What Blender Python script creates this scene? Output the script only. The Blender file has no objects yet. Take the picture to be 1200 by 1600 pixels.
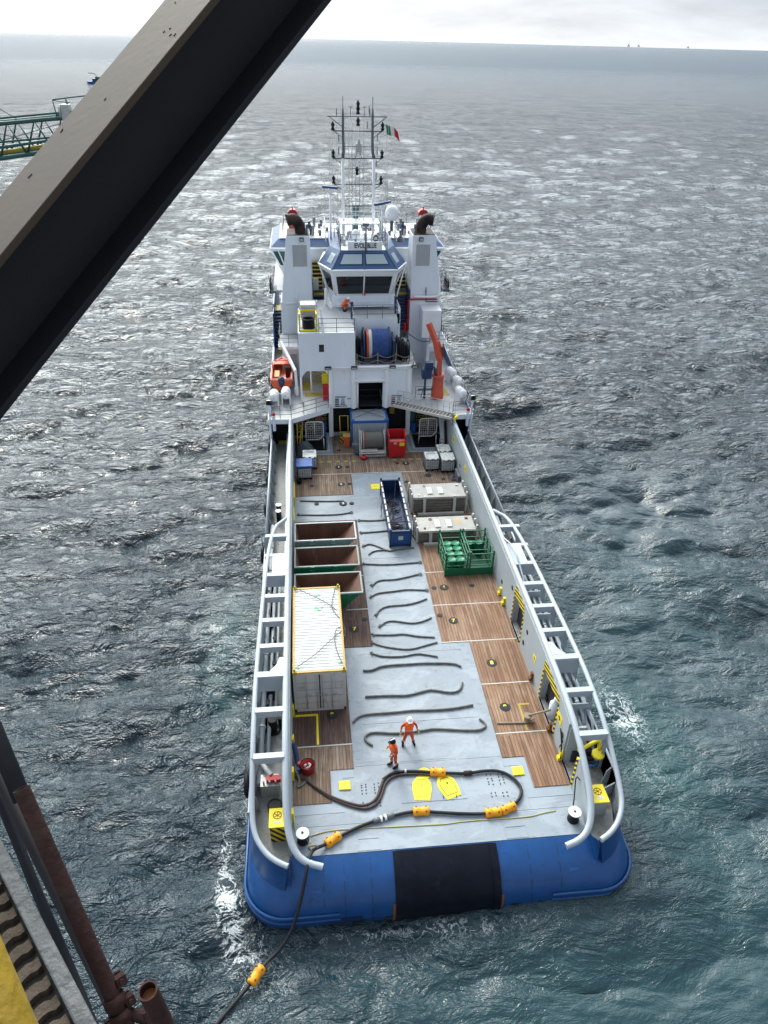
import bpy, bmesh, math, random
import numpy as np
from mathutils import Vector, Matrix
random.seed(5); rng = np.random.default_rng(11)
R_ = math.radians
sc = bpy.context.scene; COL = sc.collection
# ---------------------------------------------------------------- camera
cd = bpy.data.cameras.new('camera'); cam = bpy.data.objects.new('camera', cd); COL.objects.link(cam); sc.camera = cam
cd.sensor_fit = 'VERTICAL'; cd.sensor_height = 24.0; cd.sensor_width = 18.0
cd.lens = 1122.2/1600*24.0; cd.clip_start = 0.05; cd.clip_end = 150000
rot = Matrix(((0.994753, 0.039058, -0.094555), (-0.100451, 0.548053, -0.83039), (0.019388, 0.835531, 0.549101)))
cam.matrix_world = Matrix.Translation((0, 0, 26.869)) @ rot.to_4x4()
# ---------------------------------------------------------------- sky, sun, exposure
SUN_EL, SUN_AZ = 38.0, -16.0          # azimuth measured from +Y towards +X
w = bpy.data.worlds.new('World'); sc.world = w; w.use_nodes = True
nt = w.node_tree; nt.nodes.clear()
def N(nt, t, **k):
    n = nt.nodes.new(t)
    for a, b in k.items():
        if a == 'inp':
            for i, v in b.items(): n.inputs[i].default_value = v
        else: setattr(n, a, b)
    return n
def LK(nt, a, b): nt.links.new(a, b)
sky = N(nt, 'ShaderNodeTexSky'); sky.sky_type = 'NISHITA'; sky.sun_disc = False
sky.sun_elevation = R_(SUN_EL); sky.sun_rotation = R_(SUN_AZ); sky.dust_density = 3.0; sky.air_density = 1.0
tc = N(nt, 'ShaderNodeTexCoord'); sep = N(nt, 'ShaderNodeSeparateXYZ'); LK(nt, tc.outputs['Generated'], sep.inputs[0])
def MATH(nt, op, a, b=None, clamp=False):
    n = nt.nodes.new('ShaderNodeMath'); n.operation = op; n.use_clamp = clamp
    for i, x in enumerate((a, b)):
        if x is None: continue
        if isinstance(x, (int, float)): n.inputs[i].default_value = x
        else: nt.links.new(x, n.inputs[i])
    return n.outputs[0]
zz = MATH(nt, 'ADD', MATH(nt, 'MAXIMUM', sep.outputs[2], 0.0), 0.16)
cmb = N(nt, 'ShaderNodeCombineXYZ'); LK(nt, MATH(nt, 'DIVIDE', sep.outputs[0], zz), cmb.inputs[0]); LK(nt, MATH(nt, 'DIVIDE', sep.outputs[1], zz), cmb.inputs[1])
cn = N(nt, 'ShaderNodeTexNoise', inp={'Scale': 0.9, 'Detail': 7.0, 'Roughness': 0.58, 'Distortion': 0.3}); LK(nt, cmb.outputs[0], cn.inputs['Vector'])
cr = N(nt, 'ShaderNodeValToRGB'); LK(nt, cn.outputs['Fac'], cr.inputs[0])
cr.color_ramp.elements[0].position = 0.32; cr.color_ramp.elements[0].color = (4.6, 5.3, 6.4, 1)
cr.color_ramp.elements[1].position = 0.68; cr.color_ramp.elements[1].color = (8.0, 8.8, 9.9, 1)
# the veiled sun: a broad bright patch of thin cloud around its direction
sd = Vector((math.sin(R_(SUN_AZ))*math.cos(R_(SUN_EL)), math.cos(R_(SUN_AZ))*math.cos(R_(SUN_EL)), math.sin(R_(SUN_EL))))
dp = N(nt, 'ShaderNodeVectorMath', operation='DOT_PRODUCT'); LK(nt, tc.outputs['Generated'], dp.inputs[0]); dp.inputs[1].default_value = sd
dpo = MATH(nt, 'MAXIMUM', dp.outputs['Value'], 0.0)
g = MATH(nt, 'ADD', MATH(nt, 'MULTIPLY', MATH(nt, 'POWER', dpo, 4.5), 12.0), MATH(nt, 'MULTIPLY', MATH(nt, 'POWER', dpo, 24.0), 125.0))
gc = N(nt, 'ShaderNodeCombineXYZ'); LK(nt, g, gc.inputs[0]); LK(nt, MATH(nt, 'MULTIPLY', g, 0.97), gc.inputs[1]); LK(nt, MATH(nt, 'MULTIPLY', g, 0.86), gc.inputs[2])
ad = N(nt, 'ShaderNodeVectorMath', operation='ADD'); LK(nt, cr.outputs[0], ad.inputs[0]); LK(nt, gc.outputs[0], ad.inputs[1])
# thinner, brighter cloud over the whole half of the sky ahead
fwd = MATH(nt, 'ADD', MATH(nt, 'MULTIPLY', sep.outputs[0], -0.25), MATH(nt, 'MULTIPLY', sep.outputs[1], 0.97))
fz = N(nt, 'ShaderNodeMapRange', inp={1: 0.09, 2: 0.30}); fz.interpolation_type = 'SMOOTHSTEP'; LK(nt, sep.outputs[2], fz.inputs[0])
fm_ = MATH(nt, 'MULTIPLY', MATH(nt, 'MULTIPLY', MATH(nt, 'POWER', MATH(nt, 'MAXIMUM', fwd, 0.0), 1.3), fz.outputs[0]), MATH(nt, 'ADD', 10.0, MATH(nt, 'MULTIPLY', cn.outputs['Fac'], 94.0)))
fs = N(nt, 'ShaderNodeVectorMath', operation='SCALE'); fs.inputs[0].default_value = (0.90, 1.0, 1.06); LK(nt, fm_, fs.inputs['Scale'])
adf = N(nt, 'ShaderNodeVectorMath', operation='ADD'); LK(nt, ad.outputs[0], adf.inputs[0]); LK(nt, fs.outputs[0], adf.inputs[1]); ad = adf
# brighter band of sky low over the horizon
hz = MATH(nt, 'POWER', MATH(nt, 'SUBTRACT', 1.0, MATH(nt, 'MAXIMUM', sep.outputs[2], 0.0), True), 34.0)
hb = N(nt, 'ShaderNodeVectorMath', operation='SCALE'); hb.inputs[0].default_value = (3.6, 3.4, 2.9); LK(nt, hz, hb.inputs['Scale'])
ad2 = N(nt, 'ShaderNodeVectorMath', operation='ADD'); LK(nt, ad.outputs[0], ad2.inputs[0]); LK(nt, hb.outputs[0], ad2.inputs[1])
mx = N(nt, 'ShaderNodeMix', data_type='RGBA', inp={0: 0.86}); LK(nt, sky.outputs[0], mx.inputs[6]); LK(nt, ad2.outputs[0], mx.inputs[7])
bg = N(nt, 'ShaderNodeBackground', inp={'Strength': 0.092}); LK(nt, mx.outputs[2], bg.inputs[0])
wo = N(nt, 'ShaderNodeOutputWorld'); LK(nt, bg.outputs[0], wo.inputs[0])
sl = bpy.data.lights.new('sun', 'SUN'); sl.energy = 1.5; sl.angle = R_(10); sl.color = (1.0, 0.95, 0.87)
so = bpy.data.objects.new('sun', sl); COL.objects.link(so); so.rotation_euler = (-sd).to_track_quat('-Z', 'Y').to_euler(); so.location = (0, 0, 80)
sc.render.engine = 'CYCLES'
sc.view_settings.view_transform = 'Standard'; sc.view_settings.look = 'None'; sc.view_settings.exposure = 0.08; sc.view_settings.gamma = 1.0
SEA = -2.0
# ---------------------------------------------------------------- materials
M = {}
SPEC = {'roller_black': 0.12}
def newmat(name):
    m = bpy.data.materials.new(name); m.use_nodes = True; t = m.node_tree; t.nodes.clear()
    o = N(t, 'ShaderNodeOutputMaterial'); b = N(t, 'ShaderNodeBsdfPrincipled'); LK(t, b.outputs[0], o.inputs[0])
    return m, t, b
def lin(c): return tuple(c)+(1,)
def paint(name, col, rough=0.5, metal=0.0, var=0.18, dirt=None, dscale=1.6, dthr=0.6, bump=0.0, bscale=8.0, scale=1.3, streak=False, scuff=False):
    """painted or bare surface: large soft tone variation, stains of their own colour, fine grain"""
    m, t, b = newmat(name); g = N(t, 'ShaderNodeNewGeometry'); mp = N(t, 'ShaderNodeMapping'); LK(t, g.outputs['Position'], mp.inputs[0])
    if streak: mp.inputs['Scale'].default_value = (1, 1, 0.18)
    n1 = N(t, 'ShaderNodeTexNoise', inp={'Scale': scale, 'Detail': 6.0, 'Roughness': 0.65}); LK(t, mp.outputs[0], n1.inputs['Vector'])
    r1 = N(t, 'ShaderNodeValToRGB'); LK(t, n1.outputs['Fac'], r1.inputs[0])
    r1.color_ramp.elements[0].position = 0.25; r1.color_ramp.elements[1].position = 0.75
    r1.color_ramp.elements[0].color = lin([c*(1-var) for c in col]); r1.color_ramp.elements[1].color = lin([min(1, c*(1+var*0.7)) for c in col])
    out = r1.outputs[0]
    if dirt:
        n2 = N(t, 'ShaderNodeTexNoise', inp={'Scale': dscale, 'Detail': 9.0, 'Roughness': 0.72}); LK(t, mp.outputs[0], n2.inputs['Vector'])
        r2 = N(t, 'ShaderNodeMapRange', inp={1: dthr, 2: dthr+0.14}); LK(t, n2.outputs['Fac'], r2.inputs[0])
        mxx = N(t, 'ShaderNodeMix', data_type='RGBA'); LK(t, r2.outputs[0], mxx.inputs[0]); LK(t, out, mxx.inputs[6]); mxx.inputs[7].default_value = lin(dirt); out = mxx.outputs[2]
    if scuff:      # drag marks across the deck, dark rubbed spots and pale worn patches
        for sc_, thr_, c_, f_, seed in scuff if isinstance(scuff, list) else (((0.8, 3.2, 1), 0.57, (0.15, 0.17, 0.185), 0.5, 0.0), ((2.2, 3.0, 1), 0.58, (0.15, 0.14, 0.13), 0.6, 7.3), ((0.35, 0.6, 1), 0.50, (0.31, 0.355, 0.395), 0.55, 3.1), ((6, 1.2, 1), 0.60, (0.16, 0.18, 0.20), 0.35, 9.7)):
            mq = N(t, 'ShaderNodeMapping'); LK(t, g.outputs['Position'], mq.inputs[0]); mq.inputs['Scale'].default_value = sc_; mq.inputs['Location'].default_value = (seed, seed, 0); mq.inputs['Rotation'].default_value = (0, 0, seed*0.02)
            nq = N(t, 'ShaderNodeTexNoise', inp={'Scale': 1.0, 'Detail': 8.0, 'Roughness': 0.7, 'Distortion': 0.4}); LK(t, mq.outputs[0], nq.inputs['Vector'])
            rq = N(t, 'ShaderNodeMapRange', inp={1: thr_, 2: thr_+0.07, 4: f_}); LK(t, nq.outputs['Fac'], rq.inputs[0])
            xq = N(t, 'ShaderNodeMix', data_type='RGBA', inp={7: lin(c_)}); LK(t, rq.outputs[0], xq.inputs[0]); LK(t, out, xq.inputs[6]); out = xq.outputs[2]
    LK(t, out, b.inputs['Base Color']); b.inputs['Roughness'].default_value = rough; b.inputs['Metallic'].default_value = metal; b.inputs['Specular IOR Level'].default_value = SPEC[name] if name in SPEC else 0.2 if max(col) < 0.08 and rough > 0.44 else 0.4
    if bump > 0:
        n3 = N(t, 'ShaderNodeTexNoise', inp={'Scale': bscale, 'Detail': 5.0}); LK(t, g.outputs['Position'], n3.inputs['Vector'])
        bp = N(t, 'ShaderNodeBump', inp={'Strength': bump, 'Distance': 0.02}); LK(t, n3.outputs['Fac'], bp.inputs['Height']); LK(t, bp.outputs[0], b.inputs['Normal'])
    M[name] = m; return m
RUST = (0.20, 0.075, 0.03)
paint('white', (0.74, 0.79, 0.85), 0.42, var=0.06, dirt=(0.50, 0.44, 0.36), dscale=1.3, dthr=0.61, streak=True)
paint('white_clean', (0.80, 0.82, 0.84), 0.35, var=0.04)
paint('monitor_red', (0.33, 0.02, 0.03), 0.5, var=0.15)
paint('deck_grey', (0.225, 0.265, 0.305), 0.55, var=0.13, dirt=(0.19, 0.215, 0.24), dscale=3.4, dthr=0.60, bump=0.1, scale=0.6, scuff=True)
paint('side_deck', (0.28, 0.29, 0.285), 0.65, var=0.3, dirt=(0.15, 0.125, 0.10), dscale=1.3, dthr=0.52)
paint('upper_deck', (0.40, 0.42, 0.44), 0.6, var=0.15, dirt=(0.27, 0.26, 0.24), dscale=1.5, dthr=0.6)
paint('rail_grey', (0.37, 0.415, 0.455), 0.4, var=0.09, dirt=(0.33, 0.33, 0.33), dscale=3.0, dthr=0.66)
paint('bulwark', (0.33, 0.37, 0.39), 0.5, var=0.10, dirt=(0.26, 0.20, 0.15), dscale=2.0, dthr=0.66, streak=True)
paint('dark_grey', (0.13, 0.14, 0.155), 0.55, var=0.25)
paint('recess', (0.035, 0.037, 0.042), 0.7, var=0.3)  # dark colour carries the shade inside openings; also used on dark fittings
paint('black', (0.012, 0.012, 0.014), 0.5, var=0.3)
paint('roller_black', (0.006, 0.008, 0.015), 0.42, var=0.5, dirt=(0.02, 0.022, 0.028), dscale=1.5, dthr=0.6, bump=0.1, bscale=3)
paint('rubber', (0.008, 0.009, 0.014), 0.55, var=0.4, dirt=(0.02, 0.02, 0.024), dthr=0.62)
paint('hose', (0.022, 0.022, 0.025), 0.45, var=0.3)
paint('hose_brown', (0.06, 0.042, 0.038), 0.5, var=0.3)
paint('hull_blue', (0.008, 0.060, 0.20), 0.3, var=0.22, dirt=(0.006, 0.03, 0.10), dscale=0.9, dthr=0.6, bump=0.14, bscale=2.2, scuff=[((0.5, 1.5, 5), 0.62, (0.03, 0.09, 0.22), 0.6, 1.7), ((2.5, 1, 0.35), 0.66, (0.03, 0.03, 0.035), 0.55, 4.2), ((0.4, 0.5, 2.2), 0.60, (0.006, 0.035, 0.10), 0.7, 8.1)])
paint('navy', (0.012, 0.035, 0.10), 0.45, var=0.2)
paint('roof_blue', (0.035, 0.085, 0.20), 0.45, var=0.12)
paint('blue', (0.02, 0.10, 0.36), 0.5, var=0.2)
paint('boot_green', (0.02, 0.04, 0.045), 0.6, var=0.4)
paint('rust', RUST, 0.85, var=0.45, bump=0.4)
paint('rusty_pipe', (0.045, 0.02, 0.017), 0.75, var=0.5, dirt=(0.035, 0.03, 0.022), dscale=9.0, dthr=0.5, bump=0.3, bscale=60, scale=14)  # rust colour darkened to stand in for shade from the platform overhead
paint('grey_tube', (0.03, 0.03, 0.034), 0.6, var=0.25, scale=9)
paint('skip_rust', (0.12, 0.06, 0.04), 0.75, var=0.5, dirt=(0.22, 0.17, 0.14), dscale=2.2, dthr=0.60, streak=True)
paint('skip_grey', (0.19, 0.235, 0.23), 0.6, var=0.2, dirt=RUST, dscale=3, dthr=0.68)
paint('green', (0.006, 0.115, 0.055), 0.45, var=0.25, dirt=(0.10, 0.14, 0.10), dscale=4, dthr=0.68)
paint('drum_green', (0.02, 0.22, 0.11), 0.4, var=0.15)
paint('container_white', (0.56, 0.58, 0.56), 0.5, var=0.07, dirt=(0.40, 0.37, 0.33), dscale=3.5, dthr=0.67)
paint('container_grey', (0.50, 0.49, 0.465), 0.55, var=0.12, dirt=(0.26, 0.21, 0.17), dscale=3.0, dthr=0.6, streak=True)
paint('ochre', (0.52, 0.31, 0.08), 0.55, var=0.2, dirt=(0.28, 0.15, 0.06), dscale=7, dthr=0.55)
paint('concrete', (0.38, 0.375, 0.35), 0.8, var=0.22, dirt=(0.27, 0.21, 0.15), dscale=1.7, dthr=0.60, bump=0.2)
paint('old_timber', (0.17, 0.155, 0.135), 0.85, var=0.4, bump=0.3, scale=5)
paint('timber_gap', (0.06, 0.055, 0.05), 0.9, var=0.3)
paint('galv', (0.42, 0.43, 0.43), 0.45, metal=0.3, var=0.2, scale=6)
paint('plastic_white', (0.60, 0.62, 0.63), 0.35, var=0.12)
paint('red', (0.46, 0.012, 0.018), 0.4, var=0.12, dirt=(0.25, 0.03, 0.02), dscale=5, dthr=0.66)
paint('crane_red', (0.52, 0.085, 0.045), 0.42, var=0.12)
paint('orange_boat', (0.68, 0.115, 0.045), 0.45, var=0.15)
paint('boat_rim', (0.76, 0.25, 0.19), 0.5, var=0.1)
paint('hivis', (0.93, 0.135, 0.022), 0.8, var=0.12, scale=9)
paint('coverall', (0.52, 0.085, 0.028), 0.85, var=0.3, scale=9)
paint('skin', (0.45, 0.25, 0.17), 0.6, var=0.08)
paint('glove', (0.50, 0.50, 0.24), 0.8, var=0.15)
paint('float_orange', (0.80, 0.32, 0.010), 0.45, var=0.10)
paint('yellow', (0.76, 0.62, 0.015), 0.5, var=0.10, dirt=(0.50, 0.38, 0.03), dscale=5, dthr=0.68)
paint('old_yellow', (0.40, 0.30, 0.03), 0.6, var=0.3, dirt=(0.2, 0.16, 0.06), dscale=3, dthr=0.58)
paint('near_yellow', (0.30, 0.195, 0.012), 0.55, var=0.35, dirt=(0.25, 0.12, 0.03), dscale=22, dthr=0.60, scale=8, bump=0.25, bscale=40)
paint('rope_grey', (0.13, 0.13, 0.115), 0.9, var=0.45, scale=12)
paint('rope_tan', (0.27, 0.225, 0.17), 0.9, var=0.4, scale=8)
paint('rope_yellow', (0.42, 0.40, 0.10), 0.9, var=0.2)
paint('rope_blue', (0.03, 0.075, 0.23), 0.8, var=0.35, scale=4)
paint('tarp', (0.055, 0.07, 0.085), 0.6, var=0.35, bump=0.5, bscale=5)
paint('exhaust', (0.055, 0.038, 0.03), 0.7, var=0.4, dirt=(0.010, 0.010, 0.012), dscale=1.2, dthr=0.46)
paint('truss_green', (0.03, 0.105, 0.10), 0.55, var=0.3, dirt=(0.09, 0.075, 0.05), dscale=2.5, dthr=0.6)
paint('beam_shaded', (0.014, 0.0145, 0.017), 0.6, var=0.12, dirt=(0.04, 0.03, 0.025), dscale=26, dthr=0.79, scale=5, bump=0.1, bscale=80)  # shade on the web and lower flange is put into this dark colour
paint('beam_lit', (0.058, 0.044, 0.031), 0.7, var=0.16, dirt=(0.06, 0.045, 0.035), dscale=9, dthr=0.72, scale=3, bump=0.06, bscale=30)  # same beam, lighter colour for the skylight falling on its upper flange
paint('cable_blue', (0.012, 0.013, 0.017), 0.5, var=0.3, scale=9)
paint('grip', (0.075, 0.058, 0.042), 0.8, var=0.35, dirt=(0.05, 0.04, 0.03), dscale=12, scale=20, bump=0.5, bscale=50)
paint('toe', (0.085, 0.09, 0.092), 0.55, var=0.25, dirt=(0.10, 0.09, 0.08), dscale=14, dthr=0.62, scale=15, bump=0.5, bscale=35)
paint('text_black', (0.01, 0.012, 0.02), 0.6, var=0.0)
paint('flag_green', (0.0, 0.22, 0.07), 0.8, var=0.1); paint('flag_white', (0.7, 0.7, 0.7), 0.8, var=0.05); paint('flag_red', (0.55, 0.02, 0.03), 0.8, var=0.1)
paint('louvre', (0.40, 0.42, 0.42), 0.5, var=0.08)
m, t, b = newmat('glass_dark'); b.inputs['Base Color'].default_value = (0.012, 0.016, 0.02, 1); b.inputs['Roughness'].default_value = 0.06; M['glass_dark'] = m
m, t, b = newmat('skylight'); b.inputs['Base Color'].default_value = (0.34, 0.42, 0.45, 1); b.inputs['Roughness'].default_value = 0.12; M['skylight'] = m
m, t, b = newmat('glass_green'); b.inputs['Base Color'].default_value = (0.02, 0.09, 0.08, 1); b.inputs['Roughness'].default_value = 0.08; M['glass_green'] = m
def stripes(name, c1, c2, scale, axis=(0, 1, 1)):
    m, t, b = newmat(name); g = N(t, 'ShaderNodeNewGeometry'); d = N(t, 'ShaderNodeVectorMath', operation='DOT_PRODUCT'); LK(t, g.outputs['Position'], d.inputs[0]); d.inputs[1].default_value = axis
    f = MATH(t, 'GREATER_THAN', MATH(t, 'FRACT', MATH(t, 'MULTIPLY', d.outputs['Value'], scale)), 0.5)
    x = N(t, 'ShaderNodeMix', data_type='RGBA', inp={6: lin(c1), 7: lin(c2)}); LK(t, f, x.inputs[0]); LK(t, x.outputs[2], b.inputs['Base Color']); b.inputs['Roughness'].default_value = 0.5; M[name] = m
stripes('hazard', (0.72, 0.55, 0.02), (0.015, 0.015, 0.015), 3.3)
stripes('hazard_h', (0.72, 0.55, 0.02), (0.015, 0.015, 0.015), 4.6, (0, 0.3, 1))
stripes('hazard_x', (0.72, 0.55, 0.02), (0.015, 0.015, 0.015), 3.0, (1, 0, 1))
stripes('hazard_deck', (0.62, 0.48, 0.03), (0.07, 0.05, 0.045), 1.15, (1, 0, 0))
def wood(name, c1, c2, light, fade=0.5):
    m, t, b = newmat(name); g = N(t, 'ShaderNodeNewGeometry'); s = N(t, 'ShaderNodeSeparateXYZ'); LK(t, g.outputs['Position'], s.inputs[0])
    pl = MATH(t, 'MULTIPLY', s.outputs[0], 1/0.155); idx = MATH(t, 'FLOOR', pl); fr = MATH(t, 'FRACT', pl)
    yi = MATH(t, 'FLOOR', MATH(t, 'ADD', MATH(t, 'MULTIPLY', s.outputs[1], 1/3.05), MATH(t, 'MULTIPLY', idx, 0.0)))
    wn = N(t, 'ShaderNodeTexWhiteNoise', noise_dimensions='2D'); cv = N(t, 'ShaderNodeCombineXYZ'); LK(t, idx, cv.inputs[0]); LK(t, yi, cv.inputs[1]); LK(t, cv.outputs[0], wn.inputs['Vector'])
    mp = N(t, 'ShaderNodeMapping'); LK(t, g.outputs['Position'], mp.inputs[0]); mp.inputs['Scale'].default_value = (7, 0.35, 1)
    n1 = N(t, 'ShaderNodeTexNoise', inp={'Scale': 1.0, 'Detail': 8.0, 'Roughness': 0.7}); LK(t, mp.outputs[0], n1.inputs['Vector'])
    n2 = N(t, 'ShaderNodeTexNoise', inp={'Scale': 0.45, 'Detail': 5.0, 'Roughness': 0.6}); LK(t, g.outputs['Position'], n2.inputs['Vector'])
    r1 = N(t, 'ShaderNodeValToRGB'); v = MATH(t, 'ADD', MATH(t, 'MULTIPLY', wn.outputs['Value'], 0.42), MATH(t, 'MULTIPLY', n1.outputs['Fac'], 0.62)); LK(t, v, r1.inputs[0])
    r1.color_ramp.elements[0].position = 0.22; r1.color_ramp.elements[0].color = lin(c1); r1.color_ramp.elements[1].position = 0.78; r1.color_ramp.elements[1].color = lin(c2)
    # worn, bleached streaks along the grain
    mp2 = N(t, 'ShaderNodeMapping'); LK(t, g.outputs['Position'], mp2.inputs[0]); mp2.inputs['Scale'].default_value = (4.2, 0.3, 1)
    n3 = N(t, 'ShaderNodeTexNoise', inp={'Scale': 1.7, 'Detail': 9.0, 'Roughness': 0.75}); LK(t, mp2.outputs[0], n3.inputs['Vector'])
    wv = MATH(t, 'ADD', MATH(t, 'MULTIPLY', n3.outputs['Fac'], 0.7), MATH(t, 'MULTIPLY', n2.outputs['Fac'], 0.3))
    rr = N(t, 'ShaderNodeMapRange', inp={1: 0.485, 2: 0.60, 4: fade}); LK(t, wv, rr.inputs[0])
    x = N(t, 'ShaderNodeMix', data_type='RGBA', inp={7: lin(light)}); LK(t, rr.outputs[0], x.inputs[0]); LK(t, r1.outputs[0], x.inputs[6])
    gp = MATH(t, 'LESS_THAN', MATH(t, 'ABSOLUTE', MATH(t, 'SUBTRACT', fr, 0.5)), 0.44)
    x2 = N(t, 'ShaderNodeMix', data_type='RGBA', inp={6: (0.035, 0.028, 0.025, 1)}); LK(t, gp, x2.inputs[0]); LK(t, x.outputs[2], x2.inputs[7])
    LK(t, x2.outputs[2], b.inputs['Base Color']); b.inputs['Roughness'].default_value = 0.8
    bp = N(t, 'ShaderNodeBump', inp={'Strength': 0.6, 'Distance': 0.02}); LK(t, gp, bp.inputs['Height']); LK(t, bp.outputs[0], b.inputs['Normal']); M[name] = m
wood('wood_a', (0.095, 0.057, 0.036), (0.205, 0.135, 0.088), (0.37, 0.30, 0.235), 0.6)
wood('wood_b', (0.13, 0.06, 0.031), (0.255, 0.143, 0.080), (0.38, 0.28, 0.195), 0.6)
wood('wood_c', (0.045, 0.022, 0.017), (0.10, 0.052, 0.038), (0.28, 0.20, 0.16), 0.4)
# ---------------------------------------------------------------- geometry helpers
class MB:
    def __init__(s): s.v = []; s.f = []; s.m = []; s.sm = []; s.mi = 0
    def add(s, vs, fs, smooth=False):
        o = len(s.v); s.v += [tuple(x) for x in vs]
        for f in fs: s.f.append([o+i for i in f]); s.m.append(s.mi); s.sm.append(smooth)
        return s
    def box(s, x0, x1, y0, y1, z0, z1):
        if x0 > x1: x0, x1 = x1, x0
        if y0 > y1: y0, y1 = y1, y0
        if z0 > z1: z0, z1 = z1, z0
        return s.add([(x0,y0,z0),(x1,y0,z0),(x1,y1,z0),(x0,y1,z0),(x0,y0,z1),(x1,y0,z1),(x1,y1,z1),(x0,y1,z1)],
                     [(0,3,2,1),(4,5,6,7),(0,1,5,4),(1,2,6,5),(2,3,7,6),(3,0,4,7)])
    def hexa(s, b, t):     # four bottom points, four top points (same winding)
        return s.add(list(b)+list(t), [(0,3,2,1),(4,5,6,7),(0,1,5,4),(1,2,6,5),(2,3,7,6),(3,0,4,7)])
    def obox(s, c, h, mat):
        vs = [Vector(c)+mat @ Vector((a*h[0], b_*h[1], d*h[2])) for d in (-1, 1) for a, b_ in ((-1,-1),(1,-1),(1,1),(-1,1))]
        return s.add(vs, [(0,3,2,1),(4,5,6,7),(0,1,5,4),(1,2,6,5),(2,3,7,6),(3,0,4,7)])
    def bar(s, a, b, w, h=None):      # rectangular bar from a to b
        h = h or w; a = Vector(a); b = Vector(b); d = b-a; L = d.length
        if L < 1e-6: return s
        y = d.normalized(); up = Vector((0,0,1)) if abs(y.z) < 0.97 else Vector((1,0,0))
        x = y.cross(up).normalized(); z = x.cross(y)
        return s.obox((a+b)/2, (w/2, L/2, h/2), Matrix((x, y, z)).transposed())
    def prism(s, poly, axis, a0, a1):   # polygon in the plane normal to axis, extruded a0..a1
        def P(u, v, a): return {'x': (a, u, v), 'y': (u, a, v), 'z': (u, v, a)}[axis]
        n = len(poly); vs = [P(u, v, a0) for u, v in poly]+[P(u, v, a1) for u, v in poly]
        fs = [tuple(range(n-1, -1, -1)), tuple(range(n, 2*n))]+[(i, (i+1) % n, n+(i+1) % n, n+i) for i in range(n)]
        return s.add(vs, fs)
    def tube(s, pts, r, n=8, cap=True, smooth=True):
        pts = [Vector(p) for p in pts]; k = len(pts); rs = r if isinstance(r, (list, tuple)) else [r]*k
        vs = []; prev = None
        for i, p in enumerate(pts):
            d = (pts[min(i+1, k-1)]-pts[max(i-1, 0)]).normalized()
            if prev is None:
                a = Vector((0,0,1)) if abs(d.z) < 0.9 else Vector((1,0,0)); x = d.cross(a).normalized()
            else: x = (prev-d*prev.dot(d)); x = x.normalized() if x.length > 1e-5 else d.orthogonal().normalized()
            prev = x; y = d.cross(x)
            for j in range(n):
                t = 2*math.pi*j/n; vs.append(p+(x*math.cos(t)+y*math.sin(t))*rs[i])
        fs = [(i*n+j, i*n+(j+1) % n, (i+1)*n+(j+1) % n, (i+1)*n+j) for i in range(k-1) for j in range(n)]
        s.add(vs, fs, smooth)
        if cap: o = len(s.v)-len(vs); s.f += [[o+j for j in range(n-1, -1, -1)], [o+(k-1)*n+j for j in range(n)]]; s.m += [s.mi]*2; s.sm += [False]*2
        return s
    def cyl(s, c, r, z0, z1, n=20, r2=None, axis='z', smooth=True):
        r2 = r if r2 is None else r2; x, y = c[0], c[1]
        P = {'z': lambda a, u, v: (x+u, y+v, a), 'x': lambda a, u, v: (a, x+u, y+v), 'y': lambda a, u, v: (x+u, a, y+v)}[axis]
        vs = [P(z0, r*math.cos(2*math.pi*j/n), r*math.sin(2*math.pi*j/n)) for j in range(n)]+[P(z1, r2*math.cos(2*math.pi*j/n), r2*math.sin(2*math.pi*j/n)) for j in range(n)]
        s.add(vs, [(j, (j+1) % n, n+(j+1) % n, n+j) for j in range(n)], smooth); s.add(vs, [tuple(range(n-1, -1, -1)), tuple(range(n, 2*n))]); return s
    def lathe(s, c, prof, n=20, axis='z'):   # prof: (r, h)
        x, y, z = c; P = {'z': lambda u, v, h: (x+u, y+v, z+h), 'x': lambda u, v, h: (x+h, y+u, z+v), 'y': lambda u, v, h: (x+u, y+h, z+v)}[axis]
        vs = [P(r*math.cos(2*math.pi*j/n), r*math.sin(2*math.pi*j/n), h) for r, h in prof for j in range(n)]
        k = len(prof); return s.add(vs, [(i*n+j, i*n+(j+1) % n, (i+1)*n+(j+1) % n, (i+1)*n+j) for i in range(k-1) for j in range(n)], True)
    def torus(s, c, R, r, axis='x', n=20, k=8):
        x, y, z = c; P = {'z': lambda u, v, h: (x+u, y+v, z+h), 'x': lambda u, v, h: (x+h, y+u, z+v), 'y': lambda u, v, h: (x+u, y+h, z+v)}[axis]
        vs = [P((R+r*math.cos(2*math.pi*j/k))*math.cos(2*math.pi*i/n), (R+r*math.cos(2*math.pi*j/k))*math.sin(2*math.pi*i/n), r*math.sin(2*math.pi*j/k)) for i in range(n) for j in range(k)]
        return s.add(vs, [(i*k+j, i*k+(j+1) % k, ((i+1) % n)*k+(j+1) % k, ((i+1) % n)*k+j) for i in range(n) for j in range(k)], True)
    def sphere(s, c, r, sz=1.0, n=20, k=12):
        return s.lathe(c, [(max(1e-4, r*math.sin(math.pi*i/k)), -r*sz*math.cos(math.pi*i/k)) for i in range(k+1)], n)
    def grid(s, rows, smooth=True):
        nr = len(rows); nc = len(rows[0]); return s.add([p for r in rows for p in r], [(i*nc+j, i*nc+j+1, (i+1)*nc+j+1, (i+1)*nc+j) for i in range(nr-1) for j in range(nc-1)], smooth)
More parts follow.
